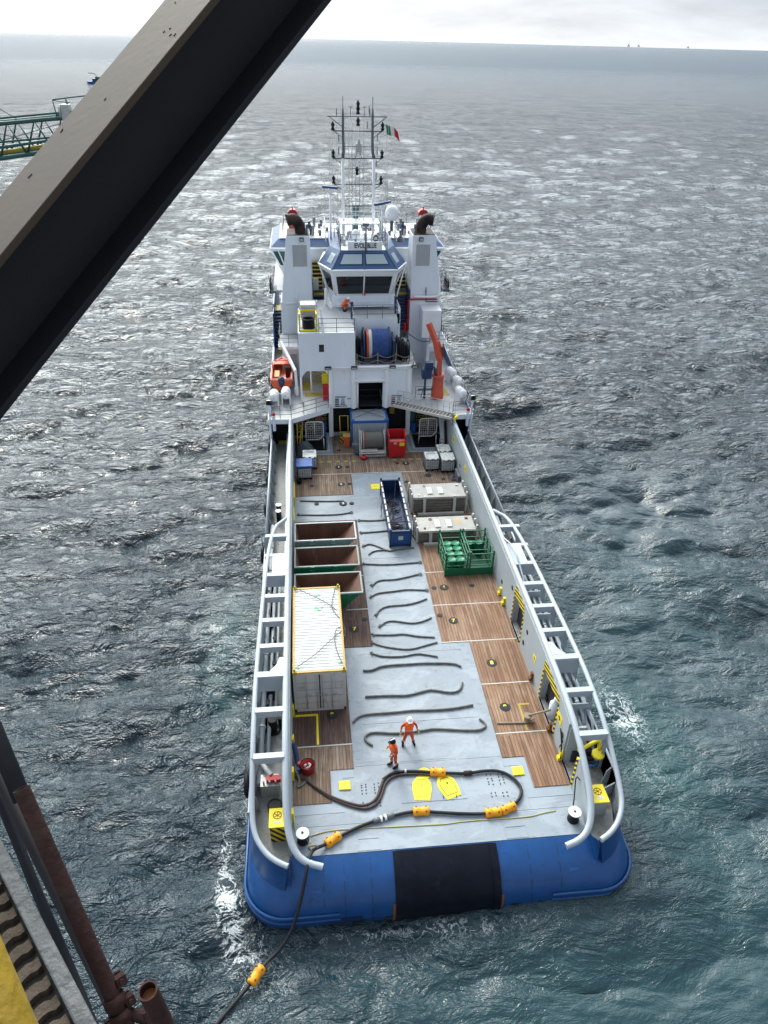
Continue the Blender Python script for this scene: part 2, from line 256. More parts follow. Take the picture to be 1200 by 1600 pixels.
    def rail(s, pts, h=1.05, n=3, r=0.022, step=1.4, zs=None):
        for a, b in zip(pts[:-1], pts[1:]):
            a = Vector(a); b = Vector(b)
            for i in range(n): zz_ = h*(i+1)/n; s.bar(a+Vector((0,0,zz_)), b+Vector((0,0,zz_)), r*1.7)
            k = max(1, round((b-a).length/step))
            for i in range(k+1): p = a.lerp(b, i/k); s.bar(p, p+Vector((0,0,h)), r*2)
        return s
    def stairs(s, x0, x1, y0, z0, y1, z1, k, th=0.05):
        for i in range(k): y = y0+(y1-y0)*(i+.5)/k; z = z0+(z1-z0)*(i+1)/k; d = abs(y1-y0)/k; s.box(x0, x1, y-d/2, y+d/2, z-th, z)
        return s
ORG = {}
def build_each(mb, name, mat, parent, bevel=0.0):   # every connected piece becomes an object of its own
    n = len(mb.v); par = list(range(n))
    def fd_(i):
        while par[i] != i: par[i] = par[par[i]]; i = par[i]
        return i
    for f in mb.f:
        r = fd_(f[0])
        for k in f[1:]: par[fd_(k)] = r
    gr_ = {}
    for i, f in enumerate(mb.f): gr_.setdefault(fd_(f[0]), []).append(i)
    out = []
    for fs in gr_.values():
        q = MB(); mp = {}
        for i in fs:
            for k in mb.f[i]:
                if k not in mp: mp[k] = len(q.v); q.v.append(mb.v[k])
            q.f.append([mp[k] for k in mb.f[i]]); q.m.append(mb.m[i]); q.sm.append(mb.sm[i])
        out.append(build(q, name, mat, parent, bevel))
    return out
def build(mb, name, mat, parent=None, bevel=0.0, org=None, wnormal=False):
    if parent is not None and parent.parent is not None and parent.parent.parent is not None: parent = parent.parent
    mats = mat if isinstance(mat, (list, tuple)) else [mat]
    me = bpy.data.meshes.new(name); o = bpy.data.objects.new(name, me)
    if parent is not None: og = ORG[parent.name]
    elif org is not None: og = Vector(org)
    else:
        a = np.array(mb.v); og = Vector((float((a[:,0].min()+a[:,0].max())/2), float((a[:,1].min()+a[:,1].max())/2), float(a[:,2].min())))
    vs = [(x-og[0], y-og[1], z-og[2]) for x, y, z in mb.v]
    me.from_pydata(vs, [], mb.f); me.polygons.foreach_set('material_index', mb.m); me.polygons.foreach_set('use_smooth', mb.sm)
    for k in mats: me.materials.append(M[k])
    me.update(); COL.objects.link(o)
    if len(mb.f) < 60000:
        b_ = bmesh.new(); b_.from_mesh(me); bmesh.ops.recalc_face_normals(b_, faces=b_.faces); b_.to_mesh(me); b_.free()
    if parent is not None: o.parent = parent
    else: o.location = og
    ORG[o.name] = og
    if bevel: md = o.modifiers.new('bevel', 'BEVEL'); md.width = bevel; md.segments = 2; md.limit_method = 'ANGLE'; md.angle_limit = R_(40)
    return o
def tag(o, label, cat, group=None):
    o['label'] = label; o['category'] = cat
    if group: o['group'] = group
    return o
def thing(name, label, cat, loc, group=None):
    o = bpy.data.objects.new(name, None); o.empty_display_size = 0.3; COL.objects.link(o); o.location = loc; ORG[o.name] = Vector(loc); return tag(o, label, cat, group)
def kids(o): return [c for c in bpy.data.objects if c.parent == o]
def dup(root, loc, label, rz=0.0):
    r = root.copy(); COL.objects.link(r); r.location = loc; r.rotation_euler = (0, 0, rz); r['label'] = label; ORG[r.name] = Vector(loc)
    for ch in kids(root):
        c = ch.copy(); COL.objects.link(c); c.parent = r
        for gch in kids(ch): d = gch.copy(); COL.objects.link(d); d.parent = c
    return r
def struct(o): o['kind'] = 'structure'; return o
def textmesh(txt, size, loc, rotm, name, mat, parent=None, th=0.006, bold=0.0, xs=1.0):
    cu = bpy.data.curves.new('t', 'FONT'); cu.body = txt; cu.size = size; cu.align_x = 'CENTER'; cu.align_y = 'CENTER'; cu.extrude = th; cu.offset = bold
    to = bpy.data.objects.new('t', cu); COL.objects.link(to); dg = bpy.context.evaluated_depsgraph_get(); me = bpy.data.meshes.new_from_object(to.evaluated_get(dg)); 
    bpy.data.objects.remove(to); mb = MB(); R3 = rotm
    mb.add([Vector(loc)+R3 @ Vector((v.co.x*xs, v.co.y, v.co.z)) for v in me.vertices], [list(p.vertices) for p in me.polygons]); bpy.data.meshes.remove(me)
    return build(mb, name, mat, parent) if name else mb
ROT_WALL = Matrix(((1,0,0),(0,0,-1),(0,1,0)))        # upright, facing aft (-y), reads left to right
ROT_FLAT = Matrix.Identity(3)
def smoothpath(pts, it=2, closed=False):
    P_ = [Vector(p) for p in pts]
    for _ in range(it):
        q = [P_[0]]
        for a, b in zip(P_[:-1], P_[1:]): q += [a.lerp(b, .25), a.lerp(b, .75)]
        q.append(P_[-1]); P_ = q
    return P_
# ================================================================ SEA
def wavefield(n, L, wind, seed, cut, angle, spread=4):
    g_ = np.random.default_rng(seed); k1 = np.fft.fftfreq(n, L/n)*2*np.pi; kx, ky = np.meshgrid(k1, k1, indexing='ij'); k = np.hypot(kx, ky); k[0, 0] = 1
    Lw = wind**2/9.81; cs = (kx*np.cos(angle)+ky*np.sin(angle))/k
    P_ = np.exp(-1/(k*Lw)**2)/k**4*(0.12+np.abs(cs)**spread)*np.exp(-(k*cut)**2); P_[0, 0] = 0
    h = (g_.normal(size=(n, n))+1j*g_.normal(size=(n, n)))*np.sqrt(P_)
    H = np.fft.ifft2(h).real; DX = np.fft.ifft2(-1j*kx/k*h).real; DY = np.fft.ifft2(-1j*ky/k*h).real; s_ = H.std(); return H/s_, DX/s_, DY/s_
def sample(F, L, x, y, a):
    n = F.shape[0]; u = (x*math.cos(a)+y*math.sin(a))/L*n; v = (-x*math.sin(a)+y*math.cos(a))/L*n
    i = np.floor(u).astype(int); j = np.floor(v).astype(int); fu = u-i; fv = v-j; i0 = i % n; i1 = (i+1) % n; j0 = j % n; j1 = (j+1) % n
    return F[i0, j0]*(1-fu)*(1-fv)+F[i1, j0]*fu*(1-fv)+F[i0, j1]*(1-fu)*fv+F[i1, j1]*fu*fv
def axis_pts(lo, hi, c, flat, s0, p):
    out = [c]; x = c
    while x < hi: x += s0*max(1, abs(x-c)/flat)**p; out.append(x)
    neg = []; x = c
    while x > lo: x -= s0*max(1, abs(x-c)/flat)**p; neg.append(x)
    return np.array(neg[::-1]+out)
xs = axis_pts(-9000, 9000, 6, 34, 0.23, 1.25); ys = axis_pts(-60, 60000, 30, 26, 0.23, 1.25)
X_, Y_ = np.meshgrid(xs, ys, indexing='ij')
SX = np.gradient(xs)[:, None]+0*Y_; SY = np.gradient(ys)[None, :]+0*X_; SS = np.maximum(SX, SY)
Z = np.zeros_like(X_); DXs = np.zeros_like(X_); DYs = np.zeros_like(X_)
for n, L, wind, seed, cut, ang, amp, tile_a, chop in ((512, 173.0, 6.0, 3, 0.35, 1.35, 0.36, 0.35, 1.0), (512, 67.0, 3.2, 4, 0.13, 2.0, 0.12, -0.5, 1.0), (512, 29.0, 2.0, 9, 0.06, 0.8, 0.056, 0.9, 1.0)):
    H, DX, DY = wavefield(n, L, wind, seed, cut, ang); fade = 1/(1+(SS/(L/32.0))**3)
    Z += sample(H, L, X_, Y_, tile_a)*amp*fade; dx = sample(DX, L, X_, Y_, tile_a); dy = sample(DY, L, X_, Y_, tile_a)
    ca, sa = math.cos(tile_a), math.sin(tile_a); DXs += (dx*ca-dy*sa)*amp*fade*chop; DYs += (dx*sa+dy*ca)*amp*fade*chop
calm = 1-0.8*np.exp(-(((X_-8)/9)**2+((Y_-9)/7)**2)); Z *= calm
lee = 1-0.55*np.exp(-(((X_-17)/7)**2+((Y_-24)/12)**2)); Z *= lee
def blob(cx, cy, sx, sy, a=0.0):
    ca, sa = math.cos(a), math.sin(a); u = (X_-cx)*ca+(Y_-cy)*sa; v = -(X_-cx)*sa+(Y_-cy)*ca; return np.exp(-(u/sx)**2-(v/sy)**2)
foam = 0.66*blob(-4.5, 17.2, .34, 2.6, 0.05)+0.66*blob(-4.05, 14.6, .40, 1.8, 0.22)+0.4*blob(-3.1, 14.2, .35, 1.0)+0.66*blob(15.3, 23.4, 1.0, 1.4, 0.2)+0.3*blob(14.6, 25.5, .9, 2.5, 0.1)+0.25*blob(15.4, 19.6, 1.2, 2.5, 0.2)+0.26*blob(-5.4, 31, 2.2, 3.5, .5)+0.22*blob(16.5, 40, 3, 7, .4)+0.30*blob(14.5, 52, 1.2, 5)+0.22*blob(3, 13.5, 5, 1.0)+0.28*blob(-2.2, 12.5, 1.0, 1.2)+0.34*np.exp(-((X_-(-3.75))/.3)**2)*((Y_>19)&(Y_<60))*(.5+.5*np.sin(Y_*.7))+0.34*np.exp(-((X_-12.85)/.35)**2)*((Y_>19)&(Y_<62))*(.5+.5*np.sin(Y_*.5+1))+.3*blob(4.5, 14.2, 6, .3)
teal = 0.95*blob(15.2, 22, 3.0, 6.5, 0.25)+0.4*blob(10, 11.5, 11, 4.5)+0.35*blob(20, 33, 8, 12, .3)+0.75*blob(-5.2, 29.5, 1.6, 4.5)
calm_ = 0.85*blob(18, 26, 9, 17, .25)+0.9*blob(9, 9.5, 14, 6)+0.8*blob(24, 44, 9, 9, .5)+.6*blob(-6, 31, 2, 5); dist_ = np.hypot(X_, Y_); lod_ = np.clip((dist_-60)/1200, 0, 1)**0.6
nv = X_.size; me = bpy.data.meshes.new('sea'); nx, ny = X_.shape
co = np.empty((nv, 3), np.float32); co[:, 0] = (X_+DXs).ravel(); co[:, 1] = (Y_+DYs).ravel(); co[:, 2] = (Z+SEA).ravel()
ii = np.arange(nv).reshape(nx, ny); q = np.stack([ii[:-1, :-1], ii[1:, :-1], ii[1:, 1:], ii[:-1, 1:]], -1).reshape(-1, 4)
me.vertices.add(nv); me.vertices.foreach_set('co', co.ravel()); me.loops.add(q.size); me.loops.foreach_set('vertex_index', q.ravel().astype(np.int32))
me.polygons.add(len(q)); me.polygons.foreach_set('loop_start', np.arange(0, q.size, 4, dtype=np.int32)); me.polygons.foreach_set('loop_total', np.full(len(q), 4, np.int32)); me.polygons.foreach_set('use_smooth', np.ones(len(q), bool))
me.update(calc_edges=True)
for nm, arr in (('foam', foam), ('teal', teal), ('calm', calm_), ('lod', lod_)):
    at = me.attributes.new(nm, 'FLOAT', 'POINT'); at.data.foreach_set('value', np.clip(arr, 0, 1).astype(np.float32).ravel())
sea = bpy.data.objects.new('sea_water', me); COL.objects.link(sea); struct(sea)
m, t, b = newmat('sea'); g = N(t, 'ShaderNodeNewGeometry')
def noise(scale, det, ro, sxy=(1, 1, 1), rotz=0.0, dist=0.0):
    mp = N(t, 'ShaderNodeMapping'); LK(t, g.outputs['Position'], mp.inputs[0]); mp.inputs['Scale'].default_value = sxy; mp.inputs['Rotation'].default_value = (0, 0, rotz)
    n = N(t, 'ShaderNodeTexNoise', inp={'Scale': scale, 'Detail': det, 'Roughness': ro, 'Distortion': dist}); LK(t, mp.outputs[0], n.inputs['Vector']); return n.outputs['Fac']
nA = noise(0.55, 5, 0.62, (1, 1.9, 1), 0.35, 0.5); nB = noise(2.6, 4, 0.6, (1, 1.6, 1), -0.25, 0.4); nC = noise(0.09, 4, 0.6, (1, 2.0, 1), 0.2)
rid = MATH(t, 'SUBTRACT', 1.0, MATH(t, 'MULTIPLY', MATH(t, 'ABSOLUTE', MATH(t, 'SUBTRACT', nA, 0.5)), 2.6))
ac = N(t, 'ShaderNodeAttribute', attribute_name='calm'); al = N(t, 'ShaderNodeAttribute', attribute_name='lod'); pat = MATH(t, 'MULTIPLY', MATH(t, 'ADD', 0.25, MATH(t, 'MULTIPLY', noise(0.045, 3, 0.5, (1, 1.8, 1), 0.5, 0.8), 1.5)), MATH(t, 'SUBTRACT', 1.0, MATH(t, 'MULTIPLY', ac.outputs['Fac'], 0.88)))
nD = noise(1.25, 4, 0.65, (1, 1.5, 1), 0.9, 0.8); rid2 = MATH(t, 'SUBTRACT', 1.0, MATH(t, 'MULTIPLY', MATH(t, 'ABSOLUTE', MATH(t, 'SUBTRACT', nD, 0.5)), 2.6))
A2 = lambda a, b: MATH(t, 'ADD', a, b)
X2 = lambda a, b: MATH(t, 'MULTIPLY', a, b)
lodf = al.outputs['Fac']; calmf = MATH(t, 'SUBTRACT', 1.0, X2(ac.outputs['Fac'], 0.7))
h1 = X2(MATH(t, 'POWER', MATH(t, 'MAXIMUM', rid, 0.0), 1.6), X2(pat, A2(0.27, X2(lodf, 1.5))))
h2 = A2(X2(rid2, X2(pat, 0.10)), X2(nB, X2(pat, 0.055)))
h3 = X2(calmf, A2(X2(nC, 1.9), X2(noise(0.24, 3, 0.5, (1, 2.4, 1), 0.1, 0.3), A2(0.75, X2(lodf, 2.6)))))
h4 = X2(noise(0.032, 7, 0.62, (1, 1.3, 1), 0.1, 0.4), X2(lodf, 11.0))
hgt = A2(A2(h1, h2), A2(h3, h4))
bp = N(t, 'ShaderNodeBump', inp={'Strength': 1.0, 'Distance': 1.0}); LK(t, hgt, bp.inputs['Height']); LK(t, bp.outputs[0], b.inputs['Normal'])
af = N(t, 'ShaderNodeAttribute', attribute_name='foam'); at_ = N(t, 'ShaderNodeAttribute', attribute_name='teal')
body = N(t, 'ShaderNodeMix', data_type='RGBA', inp={6: (0.014, 0.032, 0.043, 1), 7: (0.016, 0.066, 0.068, 1)}); LK(t, MATH(t, 'MULTIPLY', at_.outputs['Fac'], MATH(t, 'ADD', 0.35, noise(0.5, 6, .6, dist=1.0)), True), body.inputs[0])
# foam: filaments (ridged, distorted noise) that fill in where the water was churned
fn = noise(1.7, 8, 0.66, (1, 1, 1), 0.2, 0.9); fr_ = MATH(t, 'SUBTRACT', 1.0, MATH(t, 'MULTIPLY', MATH(t, 'ABSOLUTE', MATH(t, 'SUBTRACT', fn, 0.5)), 13.0), True)
fn2 = noise(6.5, 6, 0.7, (1, 1, 1), 0.7, 1.2); fr2 = MATH(t, 'SUBTRACT', 1.0, MATH(t, 'MULTIPLY', MATH(t, 'ABSOLUTE', MATH(t, 'SUBTRACT', fn2, 0.5)), 9.0), True)
ff = MATH(t, 'ADD', MATH(t, 'MULTIPLY', fr_, 0.78), MATH(t, 'MULTIPLY', fr2, 0.22))
fm = MATH(t, 'MULTIPLY', MATH(t, 'MULTIPLY', MATH(t, 'SUBTRACT', ff, MATH(t, 'SUBTRACT', 0.98, MATH(t, 'MULTIPLY', af.outputs['Fac'], 0.85))), 3.0, True), 1.0, True)
wc = noise(0.16, 3, .5); wcf = MATH(t, 'MULTIPLY', MATH(t, 'SUBTRACT', wc, 0.66), 3.0, True)
fm2 = MATH(t, 'MAXIMUM', fm, MATH(t, 'MULTIPLY', MATH(t, 'MULTIPLY', fr_, fr_), MATH(t, 'MULTIPLY', wcf, 0.5)), True)
cmx = N(t, 'ShaderNodeMix', data_type='RGBA', inp={7: (0.62, 0.67, 0.68, 1)}); LK(t, fm2, cmx.inputs[0]); LK(t, body.outputs[2], cmx.inputs[6]); LK(t, cmx.outputs[2], b.inputs['Base Color'])
LK(t, MATH(t, 'ADD', MATH(t, 'ADD', 0.05, MATH(t, 'MULTIPLY', MATH(t, 'POWER', al.outputs['Fac'], 2.0), 0.26)), MATH(t, 'MULTIPLY', fm2, 0.5)), b.inputs['Roughness']); b.inputs['IOR'].default_value = 1.42
# far off, unresolved wave faces hide and shade one another: less mirror, that shade put in as a flat blue-grey
df = N(t, 'ShaderNodeBsdfDiffuse'); df.inputs['Color'].default_value = (0.085, 0.115, 0.145, 1); mxs = N(t, 'ShaderNodeMixShader')
LK(t, X2(MATH(t, 'POWER', lodf, 2.0), 0.6), mxs.inputs[0]); LK(t, b.outputs[0], mxs.inputs[1]); LK(t, df.outputs[0], mxs.inputs[2])
for n_ in t.nodes:
    if n_.type == 'OUTPUT_MATERIAL': LK(t, mxs.outputs[0], n_.inputs[0])
M['sea'] = m; me.materials.append(m)
# ================================================================ SHIP
CX = 4.54
ship = thing('supply_ship', 'blue and white supply ship with a long wooden and grey working deck', 'ship', (CX, 16, SEA))
def mirx(x): return 2*CX-x
# ---- hull
def outline(ys, hw, r, yb=50.0, n=10):
    p = []
    for k in range(n+1): a = math.pi/2*k/n; p.append((CX-hw+r-r*math.cos(a), ys+r-r*math.sin(a)))
    left = [(CX-hw, yb)]+p; full = left+[(mirx(x), y) for x, y in reversed(left)]; return full
def bowline(hw, ytip, n=10):
    return [(CX+hw*math.cos(math.pi*k/n), 66+(ytip-66)*math.sin(math.pi*k/n)**0.8) for k in range(1, n)]
LV = [(0.02, 16.28, 7.66, 2.3), (-.06, 15.95, 7.66, 2.35), (-.25, 15.45, 7.67, 2.3), (-.55, 15.03, 7.69, 2.1), (-1.0, 14.72, 7.8, 1.8), (-1.5, 14.6, 7.88, 1.6), (-2.0, 14.66, 7.92, 1.6), (-2.6, 14.9, 7.85, 2.4), (-4.0, 16.5, 7.5, 2.4)]
mb = MB(); rows = []
for z, y0, hw, r in LV: o_ = outline(y0, hw, r)+bowline(hw, 84+z*0.5); rows.append([(x, y, z) for x, y in o_]+[(o_[0][0], o_[0][1], z)])
mb.grid(rows)
hull = build(mb, 'hull', 'hull_blue', ship)
# stern corners: blue bulwark plate from the hull up to the outer rail
def outer_rail(s):   # s=-1 port, +1 starboard
    pr = [(7.5, 34.6, 2.93), (7.5, 24, 2.93), (7.5, 21, 2.72), (7.5, 19.2, 2.25), (7.5, 17.4, 1.35), (7.38, 16.7, 1.06), (7.0, 16.1, .9), (6.55, 15.72, .83), (6.1, 15.5, .8)]
    return [(CX+s*a, y, z) for a, y, z in pr]
def inner_rail(s):
    pr = [(6.17, 51.2, 2.75), (6.17, 36, 2.85), (6.17, 24, 2.9), (6.17, 21, 2.72), (6.17, 19.2, 2.35), (6.17, 17.6, 1.6), (6.1, 16.7, 1.05), (5.85, 16.1, .68), (5.45, 15.78, .48), (4.8, 15.62, .36)]
    return [(CX+s*a, y, z) for a, y, z in pr]
for s in (-1, 1):
    mb = MB(); hi = smoothpath(outer_rail(s)[4:], 2); lo = []
    for p in hi:
        u = max(0, min(1, (18.2-p[1])/2.8)); lo.append((p[0]+s*(0.20-0.0*u), p[1]-0.25*u, -0.45))
    rws = []
    for f_ in (0, .35, .7, 1): rws.append([(a[0]*(1-f_)+b_[0]*f_, a[1]*(1-f_)+b_[1]*f_, a[2]*(1-f_)+b_[2]*f_) for a, b_ in zip(hi, lo)])
    mb.grid(rws); build(mb, 'stern_quarter', 'hull_blue', hull)
    mb = MB(); mb.grid([[(p[0]-s*.05, p[1]+.05, p[2]) for p in hi], [(p[0]-s*.05, p[1]+.06, 0.0) for p in hi]]); build(mb, 'stern_quarter_lining', 'side_deck', hull)
    mb = MB(); e = hi[-1]; mb.add([(e[0], e[1], e[2]-.1), (e[0]-s*.02, e[1]-.2, -.4), (CX+s*4.9, 15.06, -.5), (CX+s*4.9, 15.98, -.02), (CX+s*6.0, 16.26, .03)], [(0, 1, 2, 3, 4)]); build(mb, 'stern_filler', 'hull_blue', hull)
# ridges round the corners
for s in (-1, 1):
    for z, dy in ((-1.25, .0), (-1.55, -.02)):
        mb = MB(); o_ = [(x, y) for x, y in outline(14.62+dy, 7.90, 1.65, 24)][:12]; o_ += [(CX-4.2, 14.62+dy)]; o_ = [(x if s < 0 else mirx(x), y, z) for x, y in o_]; mb.tube(o_, .07, 6); build(mb, 'fender_ridge', 'hull_blue', hull)
# stern roller
mb = MB(); prof = [(z, y) for z, y, _, _ in LV[:8]]; rws = []
for x in np.linspace(2.62, 6.54, 9): rws.append([(x, y-.05, z+.03) for z, y in prof])
mb.grid(rws); rl = build(mb, 'stern_roller', 'roller_black', hull)
for x0, x1 in ((2.5, 2.8), (6.36, 6.66)):
    mb = MB(); mb.grid([[(x, y-.085, z+.045) for z, y in prof] for x in (x0, x1)]); mb.grid([[(x0, y-.085, z+.045) for z, y in prof], [(x0, y+.1, z-.1) for z, y in prof]]); mb.grid([[(x1, y-.085, z+.045) for z, y in prof], [(x1, y+.1, z-.1) for z, y in prof]]); build(mb, 'roller_cheek', 'roller_black', rl)
for x in (2.46, 6.70):
    mb = MB(); mb.grid([[(x_, y-.03, z) for z, y in prof[4:8]] for x_ in (x-.07, x+.07)]); build(mb, 'rust_streak', 'rust', rl)
# weld seams and scuffs on the transom plating
def on_stern(x, k0, k1, d_): return [(x, float(np.interp(u, range(len(LV)), [l[1] for l in LV]))-d_, float(np.interp(u, range(len(LV)), [l[0] for l in LV]))) for u in np.linspace(k0, k1, 12)]
for x in (-.25, .55, 1.6, 7.9, 9.1): build(MB().grid([on_stern(x+dx_, .6, 6.5, .012) for dx_ in (-.018, .018)]), 'weld_seam', 'navy', hull)
for x, w_, k0, k1, m_ in ((-.1, 1.3, 5.0, 6.3, 'navy'), (8.2, 1.9, 5.2, 6.3, 'navy'), (2.1, .35, 5.4, 6.6, 'boot_green'), (7.1, .3, 5.2, 6.4, 'boot_green'), (.8, .5, 5.6, 6.5, 'boot_green')):
    build(MB().grid([on_stern(x+dx_, k0, k1, .02) for dx_ in (0, w_*.4, w_)]), 'scuffed_patch', m_, hull)
# upper side shell of forward ship (blue)
mb = MB()
for s in (-1, 1):
    mb.prism([(50, 0.0), (62, 0.0), (80, 0), (80, 6.9), (66, 6.5), (62, 3.9), (50, 3.1), (50, 2.86)], 'x', CX+s*7.6, CX+s*7.7)
build(mb, 'side_shell', 'hull_blue', ship)
# ---- decks
deck = build(MB().prism([(-1.45, 52.3), (-1.45, 16.6), (-1.1, 16.3), (10.18, 16.3), (10.53, 16.6), (10.53, 52.3)], 'z', -.05, 0.03), 'main_deck', 'deck_grey', ship)
mb = MB()
for s in (-1, 1):
    o_ = [(CX+s*6.08, 52.2), (CX+s*6.08, 16.33), (CX+s*6.2, 15.9), (CX+s*6.6, 15.9), (CX+s*7.2, 16.6), (CX+s*7.55, 18), (CX+s*7.62, 20), (CX+s*7.62, 52.2)]
    mb.prism(o_, 'z', -.04, 0.022)
build(mb, 'side_deck', 'side_deck', ship)
S3 = [18.55, 21.52, 24.6, 27.7, 30.72, 33.74, 36.78, 39.78, 42.92, 45.86, 48.9]
def wpanel(poly, mat): build(MB().prism(poly, 'z', 0.0, 0.06), 'wood_panel', mat, ship)
def rect(x0, x1, y0, y1, g_=.035): return [(x0+g_, y0+g_), (x1-g_, y0+g_), (x1-g_, y1-g_), (x0+g_, y1-g_)]
wpanel([(-1.42, 18.58), (.2, 18.58), (.2, 20.2), (1.23, 20.2), (1.23, 21.48), (-1.42, 21.48)], 'wood_a')
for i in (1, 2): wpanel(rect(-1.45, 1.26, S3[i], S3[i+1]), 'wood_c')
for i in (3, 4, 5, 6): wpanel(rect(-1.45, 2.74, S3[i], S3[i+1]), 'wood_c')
wpanel(rect(-1.45, 2.74, S3[8], S3[9]), 'wood_a'); wpanel(rect(-1.45, 10.53, S3[9], S3[10]), 'wood_a'); wpanel(rect(1.5, 7.45, S3[10], 52.1), 'wood_a')
wpanel([(8.92, 18.58), (10.5, 18.58), (10.5, 21.48), (7.9, 21.48), (7.9, 20.2), (8.92, 20.2)], 'wood_b')
for i in (1, 2): wpanel(rect(7.87, 10.53, S3[i], S3[i+1]), 'wood_b')
for i in (3, 4, 5): wpanel(rect(6.4, 10.53, S3[i], S3[i+1]), 'wood_b')
for i in (6, 7, 8): wpanel(rect(6.4, 10.53, S3[i], S3[i+1]), 'wood_a')
# pale seam strips between the panels
for x0, x1, y in ((-1.4, 1.25, S3[1]), (1.5, 2.7, S3[4]), (1.9, 2.7, S3[5]), (-1.4, 10.5, S3[9]), (-1.4, 10.5, S3[10]), (7.9, 10.5, S3[1]), (7.9, 10.5, S3[2]), (6.4, 10.5, S3[3]), (6.4, 10.5, S3[4]), (6.4, 10.5, S3[5])):
    build(MB().box(x0, x1, y-.028, y+.028, .02, .067), 'deck_seam', 'container_grey', ship)
# raised and recessed plates on the steel deck
def frame(x0, x1, y0, y1, w_, z=.034, name='deck_plate', mat='deck_grey', th=.012):
    mb = MB(); mb.box(x0, x1, y0, y0+w_, .02, z+th); mb.box(x0, x1, y1-w_, y1, .02, z+th); mb.box(x0, x0+w_, y0+w_, y1-w_, .02, z+th); mb.box(x1-w_, x1, y0+w_, y1-w_, .02, z+th); return build(mb, name, mat, ship)
paint('deck_grey_light', (0.33, 0.385, 0.44), 0.5, var=0.08, dirt=(0.27, 0.28, 0.29), dscale=2.6, dthr=0.66, scale=0.9)
paint('deck_grey_dark', (0.25, 0.30, 0.35), 0.5, var=0.08, scale=0.9)
frame(3.12, 5.92, 18.3, 20.5, .12); frame(1.28, 7.86, 20.3, 27.65, .5, mat='deck_grey', th=.004); frame(1.13, 2.06, 16.34, 16.9, .06); frame(7.15, 8.1, 16.34, 16.9, .06)
for p_ in ([(-1.4, 18.5), (.24, 18.5), (.7, 18.1), (-1.4, 18.1)], [(.25, 18.5), (.25, 20.15), (1.2, 20.15), (1.2, 19.75), (.7, 19.75), (.7, 18.1)], [(8.88, 18.5), (10.5, 18.5), (10.5, 18.1), (8.5, 18.1)], [(8.88, 18.5), (8.5, 18.1), (8.5, 19.75), (7.86, 19.75), (7.86, 20.15), (8.88, 20.15)]):
    build(MB().prism(p_, 'z', .02, .042), 'deck_plate', 'deck_grey_dark', ship)
mb = MB()
for x in (4.5, 1.9, 6.9):
    mb.box(x, x+.012, 20.9, 27.2 if x < 2.7 or x > 3 else 39, .03, .041)
for y in (17.55, 22.6, 29.3, 35.4): mb.box(2.8 if y > 28 else -1.3 if y < 18 else 1.8, 6.3 if y > 28 else 10.4 if y < 18 else 7.4, y, y+.012, .03, .0405)
build(mb, 'weld_seams', 'deck_grey_dark', ship)
# bolt patterns near the stern
mb = MB()
for x0 in (1.5, 2.05, 7.0, 7.5):
    for y in (18.9, 19.05, 19.2, 19.35, 18.3, 18.45):
        for dx in (0, .18): mb.cyl((x0+dx, y+random.uniform(-.03, .03)), .03, .03, .05, 8)
build(mb, 'bolt_holes', 'recess', ship)
# numbered deck sockets
def disc(x, y, r=.3, num=None, z=.062, ncol='yellow'):
    d_ = build(MB().cyl((x, y), r, z-.02, z+.01, 24).cyl((x, y), r*.72, z+.008, z+.02, 24), 'deck_socket', 'recess', ship)
    if num: textmesh(num, .34, (x, y, z+.024), ROT_FLAT, 'socket_number', ncol, d_, .003, .012)
for x, y, nm_ in ((1.9, 41.8, '3'), (1.85, 46.87, '1'), (1.9, 44.36, '2'), (1.85, 29.12, '7'), (.4, 23.27, '9'), (6.95, 47.1, '1'), (8.36, 45.2, None), (7.33, 32.25, '6'), (7.35, 29.35, '7'), (8.75, 26.0, '8'), (8.73, 23.05, '9')): disc(x, y, .27, nm_, ncol='container_white' if y > 40 else 'yellow')
for x, y in ((2.5, 41.8), (.08, 41.9), (2.5, 46.85), (2.5, 44.4), (2.45, 29.85), (6.73, 32.25), (6.67, 29.84), (6.65, 44.4), (9.4, 44.6), (6.3, 47.2), (7.95, 34.2), (9.0, 32.3), (-.2, 44.3), (2.0, 49.5)): disc(x, y, .16)
# yellow markings
YM = build(MB().box(-1.34, -.26, 23.28, 23.4, .062, .068).box(-.36, -.26, 21.6, 23.28, .062, .068), 'yellow_corner_mark', 'yellow', ship)
build(MB().box(9.38, 9.95, 23.12, 23.22, .062, .068).box(9.4, 9.48, 21.6, 23.12, .062, .068), 'yellow_corner_mark', 'old_yellow', ship)
pl = build(MB().box(4.02, 4.72, 43.6, 44.3, .03, .046), 'yellow_plate_mark', 'yellow', ship); textmesh('SWL', .16, (4.37, 43.95, .05), ROT_FLAT, 'mark_text', 'old_yellow', pl, .002)
mb = MB()
for i in range(16):
    x = -.2+i*.62
    if not 3.2 < x < 5.4: mb.box(x, x+.3, 47.62, 47.85, .062, .068)
build_each(mb, 'hazard_dash', 'old_yellow', ship)
mb = MB()
for i in range(16): mb.box(.1+i*.62, .42+i*.62, 47.62, 47.85, .062, .067)
build_each(mb, 'hazard_dash', 'dark_grey', ship)
for x, y in ((.78, 19.36), (8.42, 19.44)): build(MB().box(x-.25, x+.25, y-.22, y+.22, .03, .10), 'yellow_pad', 'yellow', ship, .02)
